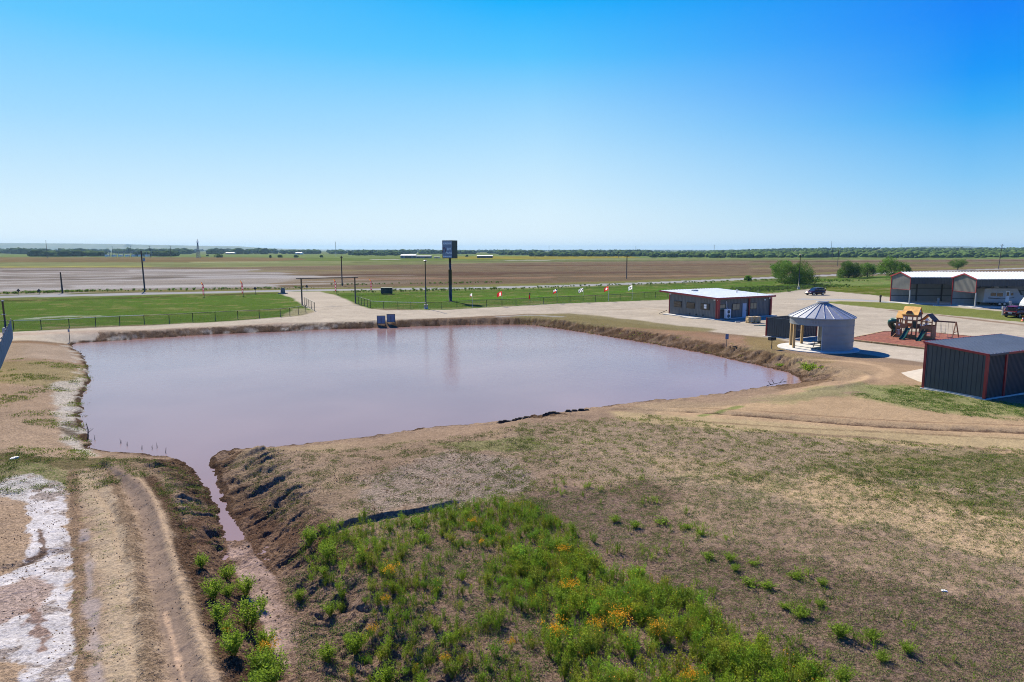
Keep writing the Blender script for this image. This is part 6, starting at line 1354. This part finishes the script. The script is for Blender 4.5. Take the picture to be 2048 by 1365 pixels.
    low('pond_grass', [(-60, 720), (180, 715), (185, 900), (-60, 905)], 5000, .50, 2.0, 43, (.5, 1.1), 'patchy low grass left of the pond', tf2, (1.2, 1.05, .7))
    low('bank_grass', [(1000, 640), (1060, 632), (1250, 655), (1480, 690), (1640, 725), (1640, 745), (1440, 708), (1200, 668), (1040, 648)], 700, .50, 2.0, 45, (.5, 1.2), 'dry grass along the top of the far bank', tf2, (1.8, 1.4, 1.0))
    low('shed_grass', [(1700, 792), (1730, 768), (1850, 772), (1970, 800), (2100, 815), (2100, 845), (1900, 830)], 3000, .36, 1.5, 47, (.4, .8), 'thin green grass in front of the metal shed', tf2, (.95, 1.1, .8))
    # weeds at the pond corner
    for u, v, sz, lab in ((1612, 727, 1.3, 'broad-leafed green weed at the top of the pond corner bank'), (1622, 744, 1.5, 'low spreading weed on the pond corner bank, lower of two'), (1560, 717, .8, 'small green weed on the right bank below the grill')):
        x, y, z = at(u, v); V, F, T, M = weed_variant(300 + int(u), 22, .30, .75, .14); o = npmesh('leafy_weed', V * sz, F, M_leaf, tint=T, loc=(x, y, z)); tag(o, lab, 'weed')
    # loose crumbs of soil
    cv = []
    for k in range(5):
        q = np.array([[1, 0, 0], [0, 1, 0], [-1, 0, 0], [0, -1, 0], [0, 0, .9], [0, 0, -.4]]) * (1 + .35 * rg.normal(size=(6, 1)).clip(-1, 1)); cv.append((q.astype(np.float32) * .02, np.array([(0, 1, 4, 4), (1, 2, 4, 4), (2, 3, 4, 4), (3, 0, 4, 4)]), np.ones((6, 3), np.float32), np.zeros(4, int)))
    for nm, px_, n_, ss, lab_ in (('soil_crumbs', [(500, 905), (900, 870), (1120, 850), (1300, 1000), (1400, 1600), (560, 1600), (540, 1200), (470, 1050)], 16000, (.4, 1.9), 'crumbs of dry soil on the eroded bank and weedy ground'), ('soil_crumbs', [(1120, 850), (1700, 900), (2200, 1100), (2300, 1700), (1400, 1600), (1300, 1000)], 9000, (.4, 1.5), 'crumbs of dry soil on the open ground at right'), ('track_crumbs', [(-40, 940), (380, 930), (470, 1120), (600, 1600), (-100, 1600)], 10000, (.3, 1.4), 'crumbs of soil and gravel on the old track')):
        p = clump(sample_poly(px_, n_, rg), .7, .38, 61, rg, .3); V0 = [(v, f[:, [0, 1, 2, 2]] if False else f, t_, m_) for v, f, t_, m_ in cv]
        Z = height(p[:, 0], p[:, 1], False); S_ = rg.uniform(*ss, len(p)) ** 1.5; A_ = rg.uniform(0, 6.28, len(p)); K = rg.integers(0, 5, len(p)); VV = np.stack([cv[k][0] for k in range(5)])[K]; c_, s_ = np.cos(A_)[:, None], np.sin(A_)[:, None]
        X_ = (VV[:, :, 0] * c_ - VV[:, :, 1] * s_) * S_[:, None] + p[:, :1]; Y_ = (VV[:, :, 0] * s_ + VV[:, :, 1] * c_) * S_[:, None] + p[:, 1:]; Z_ = VV[:, :, 2] * S_[:, None] + Z[:, None]
        FF = (np.array([(0, 1, 4), (1, 2, 4), (2, 3, 4), (3, 0, 4)])[None] + (np.arange(len(p)) * 6)[:, None, None]).reshape(-1, 3)
        o = npmesh(nm, np.stack([X_, Y_, Z_], -1).reshape(-1, 3), FF, M_crumb, tint=np.repeat(rg.uniform(.7, 1.3, len(p)), 6)[:, None] * np.ones((1, 3))); tag(o, kind='stuff'); o['label'] = lab_
    # ---- single bushes one can point at
    meshes = {}
    def single(name, kind, u, v, sc_, label, group):
        k = (kind, len(meshes) % 4 if (kind, 3) not in meshes else rg.integers(0, 4))
        if k not in meshes:
            V, F, T, M = {'b': lambda s: weed_variant(s, 38, .58, .37, .064, .0, 1.3), 'f': lambda s: weed_variant(s, 18, .60, .30, .045, 1.7), 'g': lambda s: weed_variant(s, 24, .34, .34, .085), 's': lambda s: weed_variant(s, 6, .5, .12, .055)}[kind](400 + len(meshes) * 7)
            o = npmesh(name, V, F, None, tint=T, mats=[M_leaf, M_flower] if kind == 'f' else [M_leaf], midx=M if kind == 'f' else None); meshes[k] = o.data
        else: o = bpy.data.objects.new(name, meshes[k]); COL.objects.link(o)
        u += rg.uniform(-3, 3); x, y, z = at(u, v); o.location = (x, y, z - .02); o.rotation_euler = (0, 0, rg.uniform(0, 6.28)); zz_ = rg.uniform(.9, 1.1) * (.62 if name == 'soil_weed' else 1); sc_ *= 1.06 if name in ('ditch_bush', 'bank_bush') else .95; o.scale = (sc_, sc_, sc_ * zz_); tag(o, label, 'weed' if kind != 'f' else 'flower bush', group)
    gb = 'green bushes along the ditch'
    for u, v, sc_, lab in ((402, 1136, .75, 'small grey-green bush highest on the left bank of the ditch'), (425, 1196, .95, 'green bush on the left ditch bank, just below the small grey-green one'), (455, 1160, .85, 'rounded green bush on the left ditch bank nearest the ditch end of the water'), (458, 1192, .7, 'bright small bush touching the rounded one on the left ditch bank'),
            (493, 1190, .9, 'open dark-stemmed bush overhanging the left side of the ditch floor'), (438, 1246, .95, 'dense green bush on the outer left ditch bank beside the tan ridge'), (523, 1218, .6, 'pale sparse bush at the foot of the left ditch bank'), (452, 1268, .6, 'low bush just under the dense one beside the tan ridge'), (503, 1262, 1.25, 'largest leafy bush in the middle of the ditch bank row'), (468, 1310, 1.1, 'tall green bush between the large middle bush and the track'), (530, 1298, .95, 'loose bush leaning over the ditch floor beside the large middle bush'),
            (520, 1345, 1.0, 'green bush under the yellow-flowered one near the bottom edge'), (545, 1372, 1.35, 'big bright bush at the bottom edge left of the ditch floor'), (512, 1400, 1.0, 'bush cut by the bottom edge left of the ditch')): single('ditch_bush', 'b', u, v, sc_, lab, gb)
    gl = 'bushes on the eroded right bank'
    for u, v, sc_, lab in ((622, 1092, .95, 'leafy bush at the left end of the dark broken bank edge'), (652, 1118, .95, 'leafy bush just right of the one at the end of the dark edge'), (645, 1062, .55, 'small bush standing above the dark broken bank edge'), (602, 1198, .6, 'lone round bush over a dark hollow right of the ditch floor'), (660, 1235, .75, 'slim bush on the ribbed bank above the round lower ones'), (656, 1325, .85, 'round bush with strong shadow near the bottom, right of the ditch floor'), (710, 1312, .85, 'round bush right of the one with strong shadow'), (648, 1150, .5, 'small weed on the ribbed soil below the pair of leafy bushes'), (775, 1372, 1.0, 'leafy bush at the bottom edge below the two round ones'), (700, 1290, .5, 'small sprig left of the lower round bush')): single('bank_bush', 'b', u, v, sc_, lab, gl)
    gr_ = 'clumps on the bare soil right of the weed patch'
    for u, v, sc_, k, lab in ((1205, 1008, .7, 's', 'small upright weed alone above the weed patch, leftmost on bare soil'), (1322, 1048, 1.1, 'g', 'spiky grass clump on bare soil above the weed patch'), (1272, 1056, .7, 'b', 'low weed left of the spiky clump'), (1228, 1044, .75, 'b', 'green weed between the upright one and the spiky clump'), (1375, 1058, .8, 'g', 'bright weed clump right of the spiky one, upper'), (1400, 1070, .8, 'g', 'bright weed clump right of the spiky one, lower'), (1420, 1118, .9, 'g', 'wide weed clump on bare soil left of a pair'), (1462, 1122, .8, 'b', 'darker weed of a pair on the bare soil'), (1510, 1130, .75, 'g', 'bright weed of a pair on the bare soil'), (1472, 1142, .6, 'b', 'small weed below the pair on the bare soil'),
            (1500, 1172, 1.1, 'g', 'long low grass strip, left end'), (1535, 1176, 1.0, 'g', 'long low grass strip, right end'), (1590, 1158, 1.0, 'g', 'bright grass clump behind the long low strip'), (1645, 1170, .6, 'b', 'small weed right of the bright grass clump'), (1600, 1235, .9, 'b', 'weed clump with shadow below the bright grass clump'), (1570, 1215, .8, 'g', 'rough weed clump left of the one with shadow'), (1680, 1275, 1.0, 'b', 'leafy clump in the lower right bare soil, left one'), (1745, 1280, .8, 'b', 'leafy clump in the lower right bare soil, middle one'), (1815, 1305, .7, 'b', 'leafy clump in the lower right bare soil, right one'), (1762, 1322, .7, 'b', 'small clump with long shadow near the lower right'), (1690, 1365, 1.0, 'b', 'weed clump on the bottom edge, right of the dense patch'), (1655, 1315, .8, 's', 'upright weed at the right rim of the dense patch'), (1640, 1212, .55, 'b', 'small weed between the grass clump and the lower clumps')): single('soil_weed', k, u, v, sc_, lab, gr_)
    gf = 'orange-flowered bushes'
    for u, v, sc_, lab in ((943, 1056, .6, 'orange-flowered bush at the top of the weed patch'), (965, 1094, .5, 'small orange-flowered bush below the top one'), (782, 1160, .85, 'scattered orange-flowered bush in the left of the weeds'), (748, 1262, .6, 'small orange-flowered bush low in the sparse weeds'), (772, 1210, .5, 'tiny orange-flowered bush right of the low left one'), (1128, 1120, .8, 'faintly flowered bush above the bright orange one'), (1142, 1202, 1.0, 'bright orange-flowered bush in the centre of the weeds'), (1112, 1295, 1.1, 'large deep orange bush with dark foot in the lower centre'), (1240, 1270, 1.3, 'largest orange-flowered bush among the dense weeds'), (1195, 1275, .9, 'yellow-orange bush left of the largest one'), (1308, 1282, .95, 'orange-flowered bush right of the largest one'), (1020, 1300, .5, 'small orange-flowered sprig left of the deep orange bush'), (1385, 1385, .9, 'orange-flowered bush at the bottom edge'), (535, 1325, .9, 'yellow-flowered bush in the ditch bank row'), (455, 1275, .5, 'orange sprig in the ditch bank row beside the track'), (730, 1115, .45, 'small orange-flowered sprig near the broken bank edge'), (888, 1330, .5, 'small yellow-flowered weed in the lower sparse weeds')): single('flower_bush', 'f', u, v, sc_, lab, gf)
plants()

def tree(name, u, v, vt, wpx, label, seed, leaves=9000, low=.12, group=None, tintv=(1, 1, 1), leafs=.16):
    x, y = G(u, v); D = y; h = Hh(u, v, vt); rw = wpx / FPX * D / 2 * 1.22; rg = np.random.default_rng(seed); t = empty(name, (x, y, gz(x, y)), 0, label, 'tree', group)
    nl = 6; tr = MB(); tr.tube([(0, 0, -.2), (.1, 0, h * .12), (.05, .1, h * .3)], [.26, .2, .15], 8)
    cl = []; nc = 34
    while len(cl) < nc:
        p = rg.uniform(-1, 1, 3); p[2] = p[2] * .9 - .1
        if p @ p > 1: continue
        f = 1 - .35 * max(0, p[2]); c = np.array([p[0] * rw * .82 * f, p[1] * rw * .82 * f, h * (low + (1 - low) * (.5 + .42 * p[2]))]); cl.append((c, rg.uniform(.16, .34) * rw))
    for k in range(12):
        a_ = rg.uniform(0, 6.283); q_ = rg.uniform(.2, .8) * rw; cl.append((np.array([math.cos(a_) * q_, math.sin(a_) * q_, h * (low * .8 + rg.uniform(.10, .30))]), rg.uniform(.18, .3) * rw))
    for k in range(9): c = cl[k][0]; tr.tube([(.05, .05, h * .14), tuple(c * [.45, .45, .6]), tuple(c)], [.1, .06, .02], 5)
    tr.build('trunk', M_bark, t)
    P = []; T = []
    for c, r_ in cl:
        n = int(leaves / nc * (r_ / (.25 * rw)) ** 2); q = rg.normal(size=(n, 3)); q /= np.linalg.norm(q, axis=1, keepdims=True); P.append(c + q * (r_ * rg.uniform(.45, 1.1, n) ** .8)[:, None] * [1, 1, .8]); T.append(np.full(n, rg.uniform(.75, 1.25)))
    P = np.concatenate(P); T = np.concatenate(T); P[:, 2] = np.maximum(P[:, 2], .05); n = len(P); V, F = leaf_quads(P, rg.normal(size=(n, 3)), rg.uniform(.7, 1.3, n) * leafs * 1.6, rg.uniform(.7, 1.3, n) * leafs * .45, rg)
    npmesh('crown', V, F, M_treeleaf, t, tint=np.repeat(T * rg.uniform(.7, 1.25, n), 4)[:, None] * np.array([tintv]))
tree('mesquite_tree', 1592, 571, 519, 70, 'large dark mesquite tree behind the office lamp pole', 1, 15000, .02)
tree('mesquite_tree', 1562, 566, 518, 42, 'lighter mesquite crown joined to the left of the large dark one', 2, 6500, .2, tintv=(1.15, 1.25, 1.1))
tree('round_tree', 1697, 556, 521, 44, 'dense dark round tree right of the large mesquite', 3, 11000, .0, tintv=(.8, .85, .85))
tree('round_tree', 1734, 555, 524, 36, 'looser tree joined to the right of the dense round one', 4, 6000, .05, tintv=(1.1, 1.15, 1.1))
tree('mesquite_tree', 1784, 560, 514, 54, 'airy mesquite tree directly left of the shelters', 5, 8000, .12, tintv=(1.15, 1.25, 1.0))
tree('mesquite_tree', 1806, 562, 524, 28, 'dark low tree touching the airy mesquite on its right', 6, 5000, .0, tintv=(.8, .85, .8))
tree('small_tree', 1915, 541, 517, 30, 'small round tree behind the roof of the nearer shelter', 7, 5000, .25)
tree('shrub', 1496, 562, 551, 14, 'small green shrub beside the road above the office roof', 8, 1500, .0, tintv=(1.2, 1.3, 1))
for (u, v, vt, w_, lab) in ((438, 515.5, 508, 14, 'dark round bush in the far fields right of the lattice tower'), (541, 516, 510, 4, 'tiny dark bush in the far fields, left of a wider one'), (560, 515.5, 510, 10, 'wide dark bush in the far fields left of the bright farm roof'), (592, 515.5, 510, 9, 'dark bush right below the bright farm roof'), (643, 515.5, 510.5, 6, 'small dark bush left of the arch pole in the far fields'), (415, 513, 510, 5, 'smallest low bush right of the lattice tower'), (934, 514, 510.5, 5, 'small round bush right of the pylon sign in the far fields')):
    tree('far_bush', u, v, vt, w_, lab, int(u), 1200, .0, 'bushes in the far fields', (.6, .7, .7), .5)

def woodland():
    rg = np.random.default_rng(77)
    bm = bmesh.new(); bmesh.ops.create_icosphere(bm, subdivisions=2, radius=1); base = np.array([v.co[:] for v in bm.verts]); fc = np.array([[v.index for v in f.verts] for f in bm.faces]); bm.free()
    def band(name, items, label):
        Vs = []; Fs = []; Ts = []; o = 0
        for (x, y, w_, h, tv) in items:
            q = base * (1 + .20 * rg.normal(size=(len(base), 1)).clip(-1.6, 1.6)); z0 = gz(x, y) if y < 4000 else 0; V = q * [w_ / 2, w_ / 2, h * .55] + [x, y, z0 + h * .42]; Vs.append(V); Fs.append(fc + o); o += len(V); Ts.append(np.full((len(V), 3), tv) * rg.uniform(.75, 1.25, (len(V), 1)))
        ob = npmesh(name, np.concatenate(Vs), np.concatenate(Fs), M_farleaf, tint=np.concatenate(Ts)); tag(ob, kind='stuff'); ob['label'] = label
    def fill(u0, u1, v0, v1, n, h, tv=1.0, gap=0):
        it = []
        while len(it) < n:
            u = rg.uniform(u0, u1); v = 500 + 1 / rg.uniform(1 / (v1 - 500), 1 / (v0 - 500)) if v0 > 500.5 else rg.uniform(v0, v1)
            v = rg.uniform(v0, v1)
            if gap and vn(np.array([u / 26.]), np.array([v / 1.6]), gap)[0] < .42: continue
            x, y = G(u, v); hh = h * rg.uniform(.6, 1.35); it.append((x, y, hh * rg.uniform(1.2, 2.4), hh, tv * rg.uniform(.75, 1.2)))
        return it
    band('tree_belt', fill(64, 148, 511.5, 513.8, 90, 7, .8) + fill(148, 208, 511, 513.5, 60, 7, .8), 'dark tree belt round the far left farmhouse')
    band('tree_belt', fill(276, 352, 511.5, 513.5, 80, 6.5, .85), 'green tree belt between the transmission poles and the lattice tower')
    band('horizon_woods', fill(-500, 560, 503.6, 509, 560, 11, .8, 5) + fill(-500, 700, 502, 504, 260, 10, .8), 'distant dark woods below the blue hills')
    band('horizon_woods', fill(560, 1300, 503.5, 508.5, 700, 8, .85, 6) + fill(700, 800, 508, 512, 60, 6, .95) + fill(1000, 1300, 507, 511, 200, 6, .9, 8) + fill(560, 1500, 501.8, 503.6, 300, 9, .8), 'distant woods along the middle horizon')
    band('scrub', fill(1060, 1420, 508, 513.5, 420, 4.6, 1.05) + fill(1300, 1520, 505, 515.5, 520, 4.6, 1.1), 'green mesquite scrub beyond the fields')
    band('scrub', fill(1420, 2150, 504, 516.5, 2000, 4.9, 1.2) + fill(1520, 2150, 502, 505, 500, 6, 1.0), 'green mesquite scrub filling the right horizon')
    band('scrub', fill(1780, 2150, 513, 517.5, 160, 3.6, 1.3) + fill(1780, 2200, 500.8, 503, 400, 8, .85), 'nearer mesquite scrub at the far right')
    # weeds along the highway ditch
    hw = [weed_variant(600 + k, 8, .5, .45, .16) for k in range(4)]; pts = []
    for (u0, v0, u1, v1, n, sp) in ((0, 588.5, 200, 583, 90, 1.2), (60, 586, 150, 584, 60, 1.5), (200, 583, 620, 577, 120, 1.5), (660, 571, 1000, 566, 90, 1.5), (700, 585, 1024, 579, 160, 2.0), (1024, 579, 1560, 560, 160, 2.0), (1490, 583, 1570, 575, 380, 3.2), (1570, 577, 1660, 572, 380, 3.0), (1560, 566, 1700, 562, 160, 3)):
        q = rg.uniform(0, 1, n); a, b = G(u0, v0), G(u1, v1); pts.append(np.stack([a[0] + (b[0] - a[0]) * q, a[1] + (b[1] - a[1]) * q], 1) + rg.normal(0, sp, (n, 2)))
    pts = np.concatenate(pts); scatter('roadside_weeds', hw, pts[:, 0], pts[:, 1], rg.uniform(.4, 1.1, len(pts)), rg, [M_grassleaf, M_flower], 'rough green weeds along the highway and under the mesquite', tint=np.ones((len(pts), 3)) * rg.uniform(.8, 1.3, (len(pts), 1)) * [1.0, 1.2, .8])
woodland()

# ------------------------------------------------------------------ small litter
def litter():
    for (u, v, r_, lab) in ((30, 918, .16, 'white scrap lying on the grassy ground left of the pond end'), (1482, 778, .14, 'small white object at the near shore below the pavilion'), (1888, 1183, .07, 'small pale stone on the dark soil at right'), (272, 677, .22, 'dark lump with white top at the far left shore')):
        x, y, z = at(u, v); m = MB(); m.prism([(-r_ * 1.3, 0), (r_, 0), (r_ * 1.1, r_ * .4), (-r_ * .4, r_ * .6), (-r_ * 1.2, r_ * .35)], -r_ * .5, r_ * .6); o = m.build('debris', M_white, None, (x, y, z)); o.rotation_euler = (0, 0, rnd.uniform(0, 3)); tag(o, lab, 'debris')
    x, y, z = at(1556, 770); m = MB()
    for a, b in (((-.9, 0, .0), (.7, .1, .35)), ((-.3, 0, .12), (-.5, .1, .5)), ((.1, 0, .2), (.35, -.2, .6)), ((.4, 0, .3), (.9, .2, .25)), ((-.6, 0, .1), (-.9, -.2, .4))): m.tube([a, b], [.03, .012], 5)
    tag(m.build('dead_branch', M_bark, None, (x, y, z)), 'dead branch sticking out over the water at the right pond corner', 'branch')
    x, y, z = at(176, 876); m = MB(); m.tube([(0, 0, -.1), (.05, 0, .5), (-.1, .1, .9)], [.04, .03, .01], 5); m.tube([(.03, 0, .3), (.3, .1, .55)], [.02, .008], 5); tag(m.build('dead_branch', M_bark, None, (x, y, z)), 'thin dead stick at the near left corner of the pond', 'branch')
    sp = []
    for (u, v) in ((190, 882), (243, 893), (255, 897), (284, 902), (306, 902), (315, 902), (331, 908), (162, 705), (170, 715)):
        x, y, z = at(u, v, 4); m = MB()
        for k in range(4): m.tube([(0, 0, -.2), (rnd.uniform(-.08, .08), rnd.uniform(-.05, .05), rnd.uniform(.12, .3))], [.010, .003], 4)
        sp.append(tag(m.build('reed_tuft', M_bark, None, (x, y, max(z, WL))), None, 'reed', 'dead reeds in the shallow water at the near left shore'))
    for o in sp: o['label'] = 'dead reed tuft in the shallow water near the left shore'
    # clods at the near shore
    cl = simple('dark_clod', C(84, 68, 54), .95, 0, .3, 3, .5)
    for (u0, u1, v0, v1, n) in ((1000, 1075, 843, 832, 12), (1085, 1125, 829, 826, 6), (1130, 1180, 824, 820, 4)):
        bmv = MB()
        for k in range(n):
            q = (k + .5) / n; x, y, z = at(u0 + (u1 - u0) * q, v0 + (v1 - v0) * q); r_ = rnd.uniform(.18, .4); ring = [(x + math.cos(a) * r_ * rnd.uniform(.7, 1.2), y + math.sin(a) * r_ * .5 * rnd.uniform(.7, 1.2)) for a in np.linspace(0, 6.28, 8)[:-1]]
            o = len(bmv.v); bmv.v += [(p[0], p[1], z - .1) for p in ring] + [(p[0] * .4 + x * .6, p[1] * .4 + y * .6, z + r_ * .38) for p in ring]; nn = 7
            for i in range(nn): bmv.f.append((o + i, o + (i + 1) % nn, o + nn + (i + 1) % nn, o + nn + i)); bmv.m.append(0); bmv.sm.append(False)
            bmv.f.append(tuple(o + nn + i for i in range(nn))); bmv.m.append(0); bmv.sm.append(False)
        tag(bmv.build('earth_clods', cl), kind='stuff')
litter()

# ------------------------------------------------------------------ haze
hz = MB().box(-16000, -15000, -14, 16000, 15500, 260).build('haze', None) if False else None
m = bpy.data.materials.new('haze'); m.use_nodes = True; nt = m.node_tree; nt.nodes.clear(); vo = nt.nodes.new('ShaderNodeVolumePrincipled'); vo.inputs['Color'].default_value = (.38, .62, .84, 1); vo.inputs['Density'].default_value = 0.000085; vo.inputs['Anisotropy'].default_value = 0.2
ou = nt.nodes.new('ShaderNodeOutputMaterial'); nt.links.new(vo.outputs[0], ou.inputs['Volume'])
tag(MB().box(-14500, -14400, -16, 14500, 14400, 82).build('haze', m), kind='stuff')
